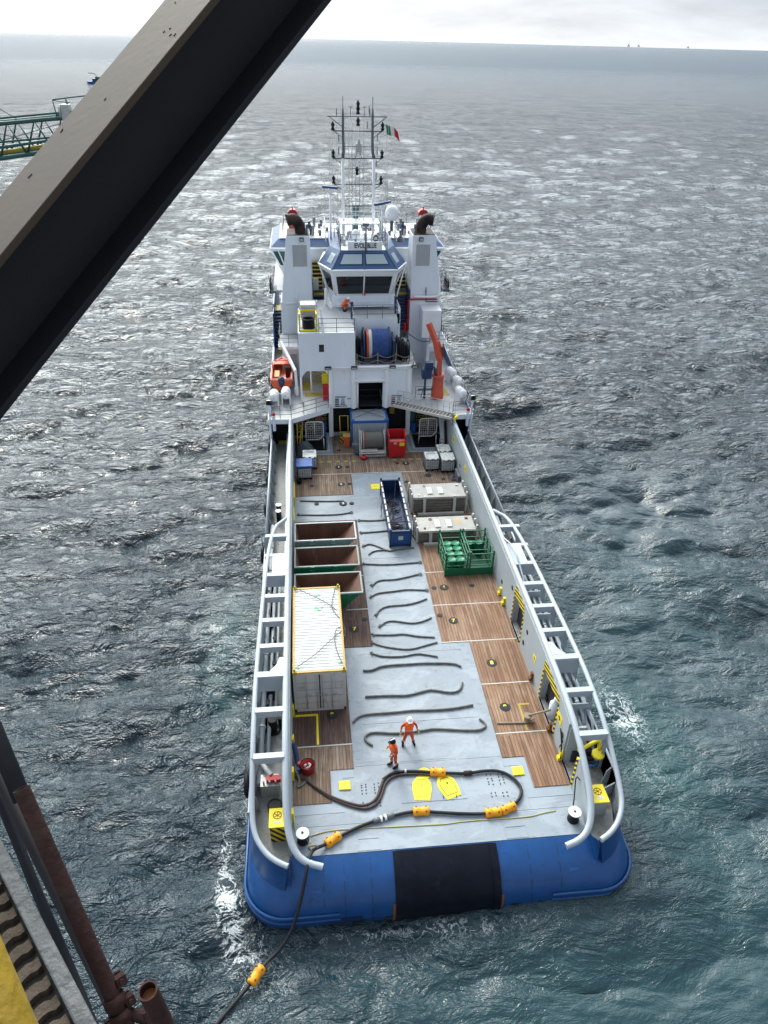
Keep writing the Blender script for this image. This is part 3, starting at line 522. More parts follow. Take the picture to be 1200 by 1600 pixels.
def fish(cx, cy, a, k=1.0):
    pt = [(-.33, -.62), (.33, -.62), (.42, -.1), (.4, .25), (.2, .55), (-.2, .55), (-.4, .25), (-.42, -.1)]; ca, sa = math.cos(a), math.sin(a)
    q_ = [(cx+(x*ca-y*sa)*k, cy+(x*sa+y*ca)*k) for x, y in pt]; f_ = build(MB().prism(q_, 'z', .03, .062), 'towing_pin_cover', 'yellow', ship, .008)
    mb = MB(); q2 = [(cx+(x*ca-y*sa)*k*.72, cy+(x*sa+y*ca)*k*.72) for x, y in pt]
    for p0, p1 in zip(q2, q2[1:]+q2[:1]): mb.bar((p0[0], p0[1], .066), (p1[0], p1[1], .066), .022, .006)
    for s in (-1, 1): mb.box(cx+s*.28-.02, cx+s*.28+.02, cy-.62, cy-.5, .06, .07)
    mb.cyl((cx, cy+.12), .045, .06, .068, 12); build(mb, 'cover_mark', 'text_black' if a > 0 else 'old_yellow', f_)
fish(4.08, 18.98, -.12); fish(5.2, 18.98, .32)
build(MB().cyl((4.28, 19.68), .3, .03, .06, 20), 'pin_cover', 'yellow', ship)
# ---- inner bulwarks (walls of the working deck)
def prof_z(y):
    pts = [(15.6, .35), (16.1, .6), (16.7, .95), (17.6, 1.5), (19.2, 2.25), (21, 2.6), (24, 2.78), (36, 2.73), (52, 2.62)]
    return float(np.interp(y, [p[0] for p in pts], [p[1] for p in pts]))
def wall_poly(ya, yb, z0, holes_top=None):
    ys_ = [ya]+[y for y in (16.1, 16.7, 17.6, 18.4, 19.2, 20, 21, 22.5, 24, 30, 36, 44) if ya < y < yb]+[yb]
    return [(ya, z0), (yb, z0)]+[(y, prof_z(y)) for y in reversed(ys_)]
x0, x1 = 10.53, 10.64
wallR = build(MB().prism(wall_poly(23.5, 27.35, .0), 'x', x0, x1).prism(wall_poly(29.05, 52, 0), 'x', x0, x1).prism(wall_poly(19.9, 21.3, 0), 'x', x0, x1).prism(wall_poly(21.3, 23.5, 2.05), 'x', x0, x1).prism(wall_poly(27.35, 29.05, 2.05), 'x', x0, x1).prism(wall_poly(16.35, 18.45, 0), 'x', x0, x1), 'bulwark_wall', 'bulwark', ship)
wallL = build(MB().prism(wall_poly(16.35, 52, 0), 'x', -1.56, -1.45), 'bulwark_wall', 'bulwark', ship)
for ya, yb in ((21.3, 23.5), (27.35, 29.05)):
    build(MB().prism([(ya-.1, 2.03), (yb+.1, 2.03), (yb+.05, prof_z(yb)-.12), (ya+.1, prof_z(ya)-.12)], 'x', x0-.012, x0), 'hazard_board', 'hazard_h', wallR)
    build(MB().box(x0-.012, x0, ya-.14, ya, 0.06, 2.03).box(x0-.012, x0, yb, yb+.14, .06, 2.03), 'hazard_edge', 'hazard', wallR)
    build_each(MB().box(10.64, 12.0, ya-.1, ya-.04, 0, 2.1).box(10.64, 12.0, yb+.04, yb+.1, 0, 2.1), 'door_recess', 'rail_grey', wallR)
build(MB().box(10.51, 10.6, 18.45, 18.6, .0, 1.9), 'hazard_post', 'hazard', wallR)
build(MB().box(10.6, 11.3, 19.8, 19.9, 0, 2.2), 'door_recess', 'bulwark', wallR)
for y, z, s_ in ((20.9, 1.6, .28), (24.9, 1.35, .2), (47.3, 1.9, .3), (42.8, 1.9, .3)):
    f_ = build(MB().box(x0-.014, x0-.002, y-s_, y+s_, z-s_*.8, z+s_*.8), 'wall_sign', 'yellow' if y > 24 or True else 'white', wallR)
    build(MB().box(x0-.018, x0-.015, y-s_*.1, y+s_*.1, z-s_*.5, z+s_*.5).box(x0-.018, x0-.015, y-s_*.5, y+s_*.5, z-s_*.12, z+s_*.12), 'sign_symbol', 'text_black', f_)
for y, z in ((29.6, 2.0), (26.4, 1.7), (26.7, .7), (31.5, .9), (44.5, 1.2), (20.3, 1.2)):
    build(MB().cyl((y, z), .14, x0-.02, x0-.004, 16, axis='x'), 'wall_port', 'recess', wallR)
for y in (31.4, 30.5, 19.0+.9, 24.7, 22.9-1.4):
    build(MB().box(x0-.12, x0, y-.08, y+.08, .06, .55).box(x0-.2, x0-.1, y-.1, y+.1, .06, .25), 'lashing_bracket', 'yellow' if y > 30 or y < 20 else 'rust', wallR)
for y in (17.9, 21.6, 23.4, 19.9): build(MB().box(-1.45, -1.37, y-.14, y+.14, .08, .7), 'lashing_bracket', 'yellow', wallL)
build(MB().box(-1.45, -1.38, 41.5, 43.5, .1, .9).box(-1.45, -1.4, 38.9, 40.5, .1, .8), 'edge_guard', 'yellow', wallL)
for y in (42.4,): build(MB().tube([(x0-.06, 20.2, .5), (x0-.12, 19.9, 1.2), (x0-.1, 20.4, 1.5), (x0-.08, 20.0, .9), (x0-.1, 19.8, .2)], .03, 6), 'cable', 'black', wallR)
# ---- crash rails
YB = [34.15, 28.78, 26.95, 25.15, 23.35, 21.4, 19.3]
for s in (-1, 1):
    ir = smoothpath(inner_rail(s), 3); orr = smoothpath([(CX+s*6.3, 36.0, 2.88), (CX+s*7.25, 34.7, 2.92)]+outer_rail(s)[1:], 3)
    cr_ = build(MB().tube(ir, .135, 14), 'crash_rail', 'rail_grey', ship)
    build(MB().tube([p for p in orr], .108, 12), 'outer_rail', 'rail_grey', cr_)
    xi, xo = CX+s*6.2, CX+s*7.45
    for y in YB:
        z = prof_z(y)+.17 if y < 24 else 2.94; wdt = .27 if y != 23.35 else .33
        build(MB().box(xi, xo, y-wdt/2, y+wdt/2, z-.05, z+.04).box(xi, xo, y-wdt/2, y-wdt/2+.03, z-.32 if y != 23.35 else z-.9, z-.05).box(xi, xo, y+wdt/2-.03, y+wdt/2, z-.3, z-.05), 'cross_beam', 'rail_grey', cr_, .01)
        # web frame from the side deck up to the outer rail
        xw = [(CX+s*7.6, .05), (CX+s*7.6, 1.2), (CX+s*7.54, z-.05), (CX+s*7.2, z-.12), (CX+s*7.44, 1.2), (CX+s*7.48, .05)]
        build(MB().prism(xw, 'y', y-.02, y+.02), 'web_frame', 'bulwark', cr_)
    build(MB().box(xi, CX+s*7.0, 30.45, 32.4, 2.9, 2.97).box(CX+s*7.0, xo, 30.45, 30.7, 2.9, 2.97).box(CX+s*7.0, xo, 32.15, 32.4, 2.9, 2.97).box(xi, xo, 30.42, 30.46, 2.2, 2.97), 'gusset_plate', 'rail_grey', cr_, .01)
    build(MB().prism([(xi, 23.5), (xi, 24.35), (xi+s*.28, 24.35), (xi+s*.4, 23.9), (xi+s*.7, 23.5)], 'z', 2.9, 2.96), 'gusset_plate', 'rail_grey', cr_)
    if s > 0: build(MB().tube(smoothpath([(xi-.02, 32.9, 3.0), (xi+.2, 31.9, 3.22), (xi+.22, 31.0, 3.22), (xi+.3, 30.4, 2.9), (xi+.3, 28.8, 2.4)], 2), .05, 6), 'grab_pipe', 'rail_grey', cr_)
    # outer bulwark of the side deck
    ob = build(MB().box(CX+s*7.6, CX+s*7.66, 17.6, 50.2, 0, 1.22), 'outer_bulwark', 'bulwark', ship)
    build(MB().tube([(CX+s*7.66, 36.8, 1.27), (CX+s*7.66, 50, 1.27)], .07, 8), 'cap_rail', 'rail_grey', ob); build(MB().box(CX+s*7.58, CX+s*7.68, 17.6, 36.8, 1.22, 1.26), 'cap_rail', 'rail_grey', ob)
    mb = MB()
    for y in np.arange(18.5, 50, 1.55): mb.prism([(CX+s*7.6, .05), (CX+s*7.6, 1.2), (CX+s*7.42, .9), (CX+s*7.3, .05)], 'y', y-.02, y+.02)
    build_each(mb, 'bulwark_stay', 'bulwark', ob)
    mb = MB(); mb.tube([(CX+s*7.35, 19.3, .6), (CX+s*7.35, 38.6, .6)], .13, 10); mb.tube([(CX+s*7.05, 21, .42), (CX+s*7.05, 34, .42)], .09, 8); mb.tube([(CX+s*6.78, 23, .35), (CX+s*6.78, 33, .35)], .07, 8)
    for y in np.arange(20, 38, 2.3): mb.cyl((CX+s*7.35, .6), .18, y, y+.08, 12, axis='y'); mb.box(CX+s*7.25, CX+s*7.45, y-.05, y+.05, .02, .5)
    build(mb, 'side_pipes', 'rail_grey', ship)
    if s > 0:
        for px_, pz_, pr_, ya_, yb_ in ((6.62, 1.75, .06, 20, 33.5), (6.82, 1.55, .09, 19.6, 34), (7.02, 1.72, .07, 20.4, 33), (7.17, 1.45, .09, 19.8, 34.2), (7.33, 1.7, .065, 20, 34)):
            mb = MB().tube([(CX+px_, ya_, pz_-.5), (CX+px_, ya_+.5, pz_), (CX+px_, yb_, pz_), (CX+px_, yb_+.5, pz_-.5)], pr_, 8)
            for y in np.arange(ya_+1.2, yb_, 2.6): mb.cyl((CX+px_, pz_), pr_*1.45, y, y+.08, 10, axis='y')
            build(mb, 'ballast_pipe', 'rail_grey' if px_ != 6.82 else 'bulwark', ship)
        build(MB().box(CX+6.35, CX+7.45, 20.5, 36, .03, 1.0), 'machinery_fill', 'recess', ship)  # solid dark block fills the floor under the pipes, standing for machinery
    mb = MB(); mb.tube(smoothpath([(CX+s*6.5, 51, .9), (CX+s*6.42, 48, 1.3), (CX+s*6.5, 44, 1.1), (CX+s*6.4, 40, 1.15), (CX+s*6.45, 36, 1.0), (CX+s*6.4, 30, 1.0)], 2), .06, 6).tube([(CX+s*6.32, 51, 1.5), (CX+s*6.32, 20, 1.4)], .045, 6).tube([(CX+s*6.35, 51, .7), (CX+s*6.35, 34, .7)], .07, 6)
    build(mb, 'side_piping', 'white' if s < 0 else 'rail_grey', ship)
    mb = MB(); rr_ = random.Random(3+s)
    for y in np.arange(22, 36 if s < 0 else 48, .9 if s < 0 else .45):
        a_ = 6.3 if s > 0 else 6.9; x = CX+s*(a_+rr_.uniform(0, .5)); mb.box(x-.1, x+.14, y-.12, y+rr_.uniform(.05, .3), .03, rr_.uniform(.2, .9))
        if rr_.random() < .5: mb.torus((x, y, .35), .16, .03, 'x', 12, 5)
    build_each(mb, 'valve', 'black', ship)
# machinery at the aft ends
mb = MB().box(-2.75, -2.0, 19.1, 19.7, .02, .75).tube(smoothpath([(-2.9, 20.6, .2), (-2.9, 20.5, 1.0), (-2.6, 19.9, 1.0), (-2.3, 19.5, .9)], 2), .12, 10)
for x in (-2.6, -2.35, -2.1): mb.tube([(x, 19.2, .75), (x, 19.1, 1.1)], .04, 6)
vm = build(mb, 'manifold', 'galv', ship); build(MB().box(-2.5, -1.9, 19.25, 19.5, .75, .95), 'manifold_cap', 'red', vm)
build(MB().cyl((-2.15, 18.45), .3, .03, .4, 18).torus((-2.15, 18.45, .4), .28, .04, 'z', 18, 6), 'rope_bin', 'black', ship)
build(MB().cyl((-2.5, 24.6), .2, .03, 1.0, 16), 'bollard', 'black', ship); build(MB().cyl((-2.5, 24.6), .24, 1.0, 1.05, 18), 'bollard_cap', 'yellow', ship)
build(MB().cyl((-2.35, 22.6), .2, .03, .8, 14).cyl((-1.95, 22.8), .16, .03, .7, 14).torus((-2.35, 22.6, .1), .3, .05, 'z'), 'bollard', 'black', ship)
for y in (40.0, 40.75): bo = build(MB().cyl((-2.45, y), .15, .03, .8, 14), 'bollard', 'black', ship); build(MB().cyl((-2.45, y), .19, .8, .85, 16), 'bollard_cap', 'white', bo)
build(MB().tube(smoothpath([(10.9, 19.3, 1.3), (11.7, 19.55, 1.55), (12.0, 19.7, 1.5), (11.95, 19.5, 1.0)], 2), .085, 10).cyl((11.85, 19.3), .28, .95, 1.05, 16), 'vent_pipe', 'yellow', ship)
build(MB().box(10.9, 12.2, 19.7, 22, .03, .7).tube([(11.1, 19.6, .2), (11.4, 19.3, .8), (11.9, 19.4, .6), (11.5, 19.6, .3)], .07, 6), 'hydraulic_unit', 'recess', ship)
build(MB().tube([(11.2, 19.2, .5), (11.5, 19.0, .65), (11.8, 19.1, .5), (11.9, 19.3, .7)], .05, 6), 'blue_hose', 'blue', ship)
build(MB().prism([(12.35, .03), (12.35, 1.0), (11.75, .5), (11.75, .03)], 'y', 17.95, 18.0), 'bulwark_stay', 'bulwark', ship)
build(MB().box(CX+7.6, CX+7.66, 17.9, 20.8, .03, 1.15), 'inner_shell', 'bulwark', ship)
build(MB().cyl((12.0, 16.9), .13, .03, .7, 12).cyl((12.0, 16.9), .18, .5, .56, 12), 'vent', 'dark_grey', ship)
# yellow control boxes
for x0_, x1_, y0_, y1_, h_, lean in ((-2.32, -1.66, 17.0, 17.85, .98, 0), (10.82, 11.5, 16.95, 17.8, .98, 0)):
    bx = build(MB().box(x0_+.04, x1_-.04, y0_+.04, y1_, .03, h_), 'control_box', 'hazard_x' if x0_ < 0 else 'bulwark', ship)
    build(MB().box(x0_, x1_, y0_, y1_, h_, h_+.06), 'box_lid', 'yellow', bx, .01); cx, cy = (x0_+x1_)/2, (y0_+y1_)/2+.1
    mb = MB().torus((cx, cy, h_+.065), .16, .014, 'z', 24, 5)
    for k in range(3): a = k*math.pi/3+.5; mb.bar((cx-.15*math.cos(a), cy-.15*math.sin(a), h_+.066), (cx+.15*math.cos(a), cy+.15*math.sin(a), h_+.066), .02, .008)
    build(mb, 'valve_symbol', 'rust', bx); build(MB().box(cx-.13, cx+.15, cy-.36, cy-.25, h_+.06, h_+.068), 'lid_label', 'container_grey', bx)
# capstans
for x, y in ((-1.02, 16.98), (10.1, 16.95)):
    c_ = build(MB().lathe((x, y, .03), [(.02, 0), (.24, 0), (.24, .06), (.19, .1), (.19, .38), (.25, .42), (.25, .5)], 24), 'capstan', 'black', ship)
    build(MB().cyl((x, y), .26, .53, .57, 26).cyl((x, y), .05, .57, .6, 10), 'capstan_top', 'white_clean', c_); build(MB().cyl((x, y), .05, .575, .605, 10), 'capstan_hub', 'black', c_)
build(MB().tube(smoothpath([(10.1, 17.1, .3), (10.25, 17.6, .9), (10.45, 18.2, 1.2), (10.5, 17.9, 1.3)], 2), .025, 6), 'capstan_cable', 'black', ship)
# ---- superstructure
def bx(name, mat, x0, x1, y0, y1, z0, z1, parent=ship, bevel=0.0): return build(MB().box(x0, x1, y0, y1, z0, z1), name, mat, parent, bevel)
build(MB().prism([(CX-7.8, 54.2), (CX+7.8, 54.2)]+[(x, y) for x, y in bowline(7.8, 84)], 'z', 0.05, 2.56), 'forecastle_block', 'recess', ship)  # dark faces paint in the shade seen through the openings below deck
pa = [(-3.3, 49.45), (-1.55, 49.4), (1.42, 51.25), (1.42, 52.3), (3.5, 52.3), (3.5, 54.6), (5.7, 54.6), (5.7, 52.3), (7.66, 52.3), (7.66, 51.25), (10.63, 49.4), (12.38, 49.45), (12.42, 66), (-3.34, 66)]
fd = build(MB().prism(pa, 'z', 2.5, 2.9), 'forecastle_deck', 'white', ship)
def shrink(pl, d): cx = sum(p[0] for p in pl)/len(pl); cy = sum(p[1] for p in pl)/len(pl); return [(x+(d if x < cx else -d), y+(d if y < cy else -d)) for x, y in pl]
build(MB().prism(shrink(pa, .14), 'z', 2.9, 2.91), 'deck_coating', 'upper_deck', fd)
bx('forecastle_block_top', 'white', -2.25, 11.33, 63.3, 80, 2.92, 5.7)
# central aft wall
W = MB(); y0, y1 = 52.0, 52.2
W.box(1.42, 3.6, y0, y1, 2.5, 5.75).box(5.6, 7.75, y0, y1, 2.5, 5.75).box(3.6, 5.6, y0, y1, 4.6, 5.75)
wallC = build(W, 'aft_wall', 'white', ship)
mb = MB()
for x in (1.5, 7.68): mb.box(x-.17, x+.17, 51.9, 52.3, 0, 2.5)
for x in (1.55, 7.62): mb.cyl((x, 52.0), .16, 2.5, 5.7, 12)
for x in (3.3, 5.88): mb.cyl((x, 51.97), .2, 2.5, 5.72, 14)
mb.tube([(3.3, 51.95, 4.78), (5.88, 51.95, 4.78)], .17, 12); mb.tube([(3.63, 51.95, 2.5), (3.63, 51.95, 4.75)], .06, 8)
mb.box(1.32, 7.86, 51.85, 52.3, 5.72, 5.9); mb.tube([(1.1, 51.85, 5.92), (8.0, 51.85, 5.92)], .1, 8)
build(mb, 'wall_columns', 'white_clean', wallC)
build(MB().box(3.45, 5.75, 54.5, 54.6, 0, 5.6).box(3.4, 3.5, 52.2, 54.5, 0, 5.6).box(5.7, 5.8, 52.2, 54.5, 0, 5.6).box(3.5, 5.7, 52.3, 54.5, 0.0, 0.06), 'hangar_interior', 'black', wallC)  # black walls put the darkness inside the doorway into the colour
for x in (1.35, 3.35, 6.3, 8.0): fl_ = build(MB().box(x-.24, x+.24, 51.6, 51.85, 5.85, 6.05), 'floodlight', 'black', wallC, .02); bx('lamp_face', 'louvre', x-.18, x+.18, 51.585, 51.6, 5.9, 6.0, fl_)
# writing on the wall: two tables of coloured discharge marks
mb = MB(); mc = MB()
def marks(x, z, rows, hdr, flip=1):
    textmesh(hdr, .15, (x+.42, 51.975, z+.14), ROT_WALL, 'wall_lettering', 'text_black', wallC, .003, .004)
    for i, (txt, col) in enumerate(rows):
        zz_ = z-.15*i-.04; build(MB().box(x, x+.3, 51.975, 52.0, zz_-.045, zz_+.045), 'colour_mark', col, wallC); textmesh(txt, .14, (x+.62, 51.975, zz_), ROT_WALL, 'wall_lettering', 'text_black', wallC, .003, .004)
marks(1.85, 3.3, [('F.O.', 'text_black'), ('F.W.', 'text_black'), ('D.W.', 'truss_green'), ('BRINE', 'exhaust'), ('DRY BULK', 'rusty_pipe')], 'DISCHARGE')
textmesh('CEMENT', .1, (3.0, 51.985, 3.28), ROT_WALL, 'wall_lettering', 'text_black', wallC, .003, .004)
marks(6.3, 3.3, [('F.O.', 'dark_grey'), ('F.W.', 'red'), ('D.W.', 'rusty_pipe'), ('BRINE', 'exhaust'), ('MUD', 'ochre')], 'DISCHARGE')
# port upper wall with the passage under it
pw = build(MB().prism([(-.8, 8.62), (3.45, 8.62), (3.45, 5.75), (1.32, 5.75), (1.32, 5.35), (1.1, 5.62), (-.25, 5.64), (-.55, 5.3), (-.66, 5.1), (-.8, 5.1)], 'y', 52.0, 52.15).box(-.8, -.66, 52.15, 58, 5.7, 8.62).box(3.3, 3.45, 52.15, 55, 5.8, 8.62).box(-.66, 3.3, 52.15, 58.2, 8.5, 8.61).box(-.66, 3.3, 52.16, 57.9, 5.6, 5.75), 'upper_wall', 'white', ship)
bx('window', 'glass_dark', .72, 1.1, 51.975, 52.0, 7.15, 7.72, pw, .06); build(MB().tube([(-.72, 52.05, 2.9), (-.72, 52.05, 5.2)], .07, 10).tube([(.05, 54, 2.9), (.05, 54, 5.6)], .07, 8), 'support_post', 'white_clean', pw)
bx('passage_wall', 'white', 1.42, 1.6, 52.2, 56.5, 2.9, 5.7, pw); bx('passage_back', 'container_grey', -.7, 1.42, 57.0, 57.2, 2.92, 5.6, pw)
build(MB().stairs(.2, 1.0, 54.8, 3.1, 56.8, 5.4, 8, .06), 'passage_stairs', 'old_yellow', pw); build(MB().box(-.7, .1, 54.6, 56.4, 2.915, 2.925).box(-.5, .9, 53.4, 54.1, 2.915, 2.925), 'passage_marking', 'old_yellow', pw)
bx('yellow_locker', 'yellow', .9, 1.4, 53.1, 53.7, 4.1, 4.95, pw, .02); bx('fire_locker', 'red', .92, 1.4, 52.5, 53.1, 2.92, 4.1, pw, .02)
# cable reel deck
rd = bx('reel_deck', 'upper_deck', 3.45, 8.2, 52.2, 58.5, 5.62, 5.82); bx('back_wall', 'white', 3.47, 7.0, 55.1, 58.2, 5.82, 8.6); bx('under_wall', 'white', 7.75, 7.9, 52.2, 57, 2.9, 5.62)
reel = bpy.data.objects.new('cable_reel', None); COL.objects.link(reel); reel.parent = ship; reel.location = (0, 0, 0); ORG[reel.name] = ORG[ship.name]
rc = (53.9, 7.02)
mb = MB()
prof = []
for i in range(97): x = i/96*1.38; prof.append((1.10+.045*abs(math.sin(i/96*math.pi*12)), x))
build(MB().lathe((4.82, rc[0], rc[1]), prof, 32, 'x'), 'rope_winding', 'rope_blue', reel)
build(MB().lathe((4.38, rc[0], rc[1]), [(1.04, 0), (1.1, .05), (1.08, .2)], 32, 'x').lathe((4.38, rc[0], rc[1]), [(.3, 0), (1.04, 0)], 32, 'x'), 'red_winding', 'crane_red', reel)
build(MB().lathe((4.58, rc[0], rc[1]), [(1.09, 0), (1.13, .1), (1.09, .24)], 32, 'x'), 'white_winding', 'container_grey', reel)
for x in (4.2, 6.22): build(MB().torus((x, *rc), 1.22, .07, 'x', 32, 8).cyl(rc, 1.2, x-.02, x+.02, 32, axis='x'), 'reel_flange', 'navy', reel)
build(MB().box(3.95, 4.1, 52.9, 54.9, 5.82, 7.0).box(6.4, 6.62, 52.9, 54.9, 5.82, 7.6).box(3.95, 6.6, 52.7, 52.85, 5.82, 6.0), 'reel_stand', 'navy', reel)
mb = MB(); rr_ = random.Random(8)
for i in range(22):
    x = 6.75+rr_.random()*1.0; zc = 6.75-.25*(x-6.7)+rr_.uniform(-.15, .1); mb.torus((x, 53.7+rr_.uniform(-.3, .2), zc), rr_.uniform(.55, .95), .045, 'x', 20, 5)
for i in range(8): mb.torus((3.6+rr_.random()*.35, 53.7, 6.8+rr_.uniform(-.2, .2)), rr_.uniform(.5, .95), .045, 'x', 20, 5)
build_each(mb, 'hose_coil', 'rubber', reel)
mb = MB()
for x0_, x1_ in ((3.6, 5.2), (5.2, 6.6), (6.6, 8.0)): mb.tube(smoothpath([(x0_, 52.3, 6.75), ((x0_+x1_)/2, 52.3, 6.4), (x1_, 52.3, 6.75)], 3), .025, 5); mb.tube(smoothpath([(x0_, 52.3, 6.3), ((x0_+x1_)/2, 52.3, 5.98), (x1_, 52.3, 6.3)], 3), .025, 5)
for x in (3.6, 5.2, 6.6, 8.0): mb.box(x-.03, x+.03, 52.27, 52.33, 5.82, 6.85)
build(mb, 'chain_rail', 'rope_tan', reel)
# deck C
bx('upper_deck_floor', 'upper_deck', -.66, 3.4, 52.25, 60, 8.61, 8.635, ship); bx('upper_deck_floor', 'upper_deck', 3.42, 6.98, 55.15, 60, 8.6, 8.63, ship)
build(MB().rail([(.75, 52.1, 8.62), (3.4, 52.1, 8.62), (3.4, 55.1, 8.62)], 1.05, 3), 'guard_rail', 'dark_grey', ship)
build(MB().rail([(3.4, 55.15, 8.62), (7.0, 55.15, 8.62), (7.0, 57.5, 8.62)], 1.05, 3), 'guard_rail', 'dark_grey', ship)
build(MB().box(3.3, 3.5, 55.0, 55.15, 8.62, 9.95).box(6.9, 7.05, 56.3, 56.5, 8.62, 9.95), 'rail_gate', 'navy', ship)
build(MB().tube(smoothpath([(1.05, 52.0, 8.3), (1.05, 52.0, 8.7), (.95, 52.5, 10.2), (.95, 52.3, 10.35)], 2), .1, 10), 'vent_pipe', 'white_clean', ship)
tyres = thing('tyre_stack_rack', 'yellow framed rack holding stacked black tyres on the upper deck beside the port funnel', 'rack', (0, 53, 8.63))
mb = MB()
for x in (-.68, .6):
    for y in (52.35, 53.3): mb.box(x-.05, x+.05, y-.05, y+.05, 8.63, 9.95)
mb.box(-.68, .6, 52.3, 52.4, 8.66, 8.76).box(-.68, .6, 53.25, 53.35, 9.85, 9.95).box(-.68, -.6, 52.35, 53.3, 9.85, 9.95).box(.55, .63, 52.35, 53.3, 9.85, 9.95); build(mb, 'frame', 'yellow', tyres)
for i in range(4): build(MB().torus((0, 52.85, 8.8+i*.19), .38, .1, 'z', 24, 8), 'tyre', 'rubber', tyres)
# funnels
def funnel(s):
    f = lambda x: x if s < 0 else mirx(x); E_ = bpy.data.objects.new('funnel', None); COL.objects.link(E_); E_.parent = ship; ORG[E_.name] = ORG[ship.name]
    def B4(xa, xb, ya, yb, z): p = [(f(xa), ya, z), (f(xb), ya, z), (f(xb), yb, z), (f(xa), yb, z)]; return p
    build(MB().hexa(B4(-2.35, .48, 60, 63.2, 2.9), B4(-2.2, .46, 60, 63.2, 8.5)).hexa(B4(-2.12, .44, 60.05, 63.1, 8.5), B4(-1.5, .38, 60.2, 62.6, 13.72)), 'funnel_casing', 'white', E_, .03)
    build(MB().hexa(B4(-1.45, .34, 60.25, 62.55, 13.72), B4(-1.45, .34, 60.25, 62.55, 13.76)), 'funnel_top', 'exhaust', E_)
    yl = lambda z: 60.05+.15*(z-8.5)/5.2
    lv = MB()
    for i in range(24): z = 11.35+i*.07; lv.box(f(-1.05), f(.1), yl(z)-.03, yl(z)+.02, z, z+.045)
    lf = build(lv, 'louvre', 'louvre', E_); build(MB().box(f(-1.12), f(.17), yl(12.2)-.035, yl(12.2)-.005, 11.28, 11.34).box(f(-1.12), f(.17), yl(13.1)-.05, yl(13.1)-.01, 13.03, 13.09).box(f(-1.12), f(-1.05), 60.07, 60.17, 11.3, 13.05).box(f(.1), f(.17), 60.07, 60.17, 11.3, 13.05), 'louvre_frame', 'white_clean', lf)
    ex = smoothpath([(f(-.35), 61.1, 13.7), (f(-.4), 61.1, 14.35), (f(-.75), 61.0, 14.85), (f(-1.35), 60.85, 14.75)], 3)
    build(MB().tube(ex, [.44]*(len(ex)-3)+[.47, .49, .49], 18, cap=False).tube(ex[:-1], .3, 12), 'exhaust_pipe', 'exhaust', E_); build(MB().cyl((f(.15), 60.6), .11, 13.7, 14.5, 10, .07), 'vent_pipe', 'dark_grey', E_)
    build(MB().box(f(-.45), f(-.1), 59.95, 60.15, 13.3, 13.6), 'floodlight', 'black', E_, .02); build(MB().box(f(-.4), f(-.15), 59.94, 59.95, 13.35, 13.55), 'lamp_face', 'louvre', E_)
    build(MB().tube([(f(-1.9), 59.9, 8.42), (f(-.9), 59.9, 8.42), (f(-.85), 59.9, 9.3)], .05, 6).cyl((f(-.85), 59.9), .07, 9.3, 9.65, 8, .02), 'whistle', 'white_clean' if s < 0 else 'dark_grey', E_)
    # red monitor behind
    m_ = build(MB().cyl((f(-.95), 64.2), .12, 12.4, 14.6, 10).box(f(-.95)-.3, f(-.95)+.3, 64, 64.4, 13.3, 13.7), 'monitor_stand', 'monitor_red', ship)
    build(MB().prism([(-.42, 14.5), (-.42, 14.75), (-.2, 14.98), (.2, 14.98), (.42, 14.75), (.42, 14.5), (.2, 14.6), (-.2, 14.6)], 'y', 63.8, 64.5).box(-.05, .05, 64, 64.1, 14.95, 15.2), 'monitor_head', 'monitor_red', ship).location.x += f(-.95)
    return E_
funnel(-1); funnel(1)
# platforms beside the funnels
for s in (-1, 1):
    f = lambda x: x if s < 0 else mirx(x)
    build(MB().box(f(-2.5), f(-.82), 56.9, 60, 5.55, 5.8), 'side_platform', 'white_clean', ship); build(MB().box(f(-2.4), f(-.82), 57.0, 60, 5.8, 5.815), 'platform_floor', 'upper_deck', ship)
    build(MB().rail([(f(-2.4), 60, 5.8), (f(-2.4), 57.0, 5.8), (f(-.9), 57.0, 5.8)], 1.0, 3, .02, 1.0), 'guard_rail', 'dark_grey', ship)
    build(MB().box(f(-1.8), f(-.8), 57.6, 62, 2.9, 5.55), 'lower_house', 'white', ship); build(MB().box(f(-1.6), f(-1.05), 57.57, 57.6, 3.0, 4.9), 'house_door', 'louvre', ship)
    build(MB().stairs(f(-3.05), f(-2.4), 64.0, 3.0, 66.2, 5.9, 11, .2).box(f(-3.12), f(-3.05), 63.8, 66.3, 2.9, 6.3), 'side_stairs', 'navy', ship); build_each(MB().box(f(-3.05), f(-2.4), 66.2, 67.6, 5.8, 5.9).box(f(-3.0), f(-2.3), 62.8, 63.8, 2.91, 2.93), 'side_landing', 'old_yellow', ship)
    # bulwark rail of the forecastle deck
    build(MB().rail([(f(-3.2), 58.6, 2.9), (f(-3.2), 49.5, 2.9), (f(-1.55), 49.5, 2.9), (f(1.3), 51.2, 2.9)] if s < 0 else [(f(-3.2), 60, 2.9), (f(-3.2), 49.5, 2.9), (f(-1.7), 49.5, 2.9)], 1.05, 3, .02, 1.1), 'guard_rail', 'dark_grey', ship)
    build(MB().cyl((f(-3.15), 49.45), .07, 1.3, 4.3, 8).box(f(-3.3), f(-3.0), 49.3, 49.5, 4.2, 4.45).cyl((f(-2.85), 49.35), .12, 2.0, 3.2, 10), 'light_post', 'white' if s < 0 else 'white', ship); build(MB().sphere((f(-2.85), 49.35, 3.35), .14), 'navigation_lamp', 'red', ship); build(MB().box(f(-3.33), f(-2.97), 49.25, 49.32, 4.15, 4.5), 'floodlight', 'black', ship)
build(MB().box(9.5, 11.1, 58.3, 59.95, 5.82, 8.15), 'equipment_box', 'white_clean', ship, .03)
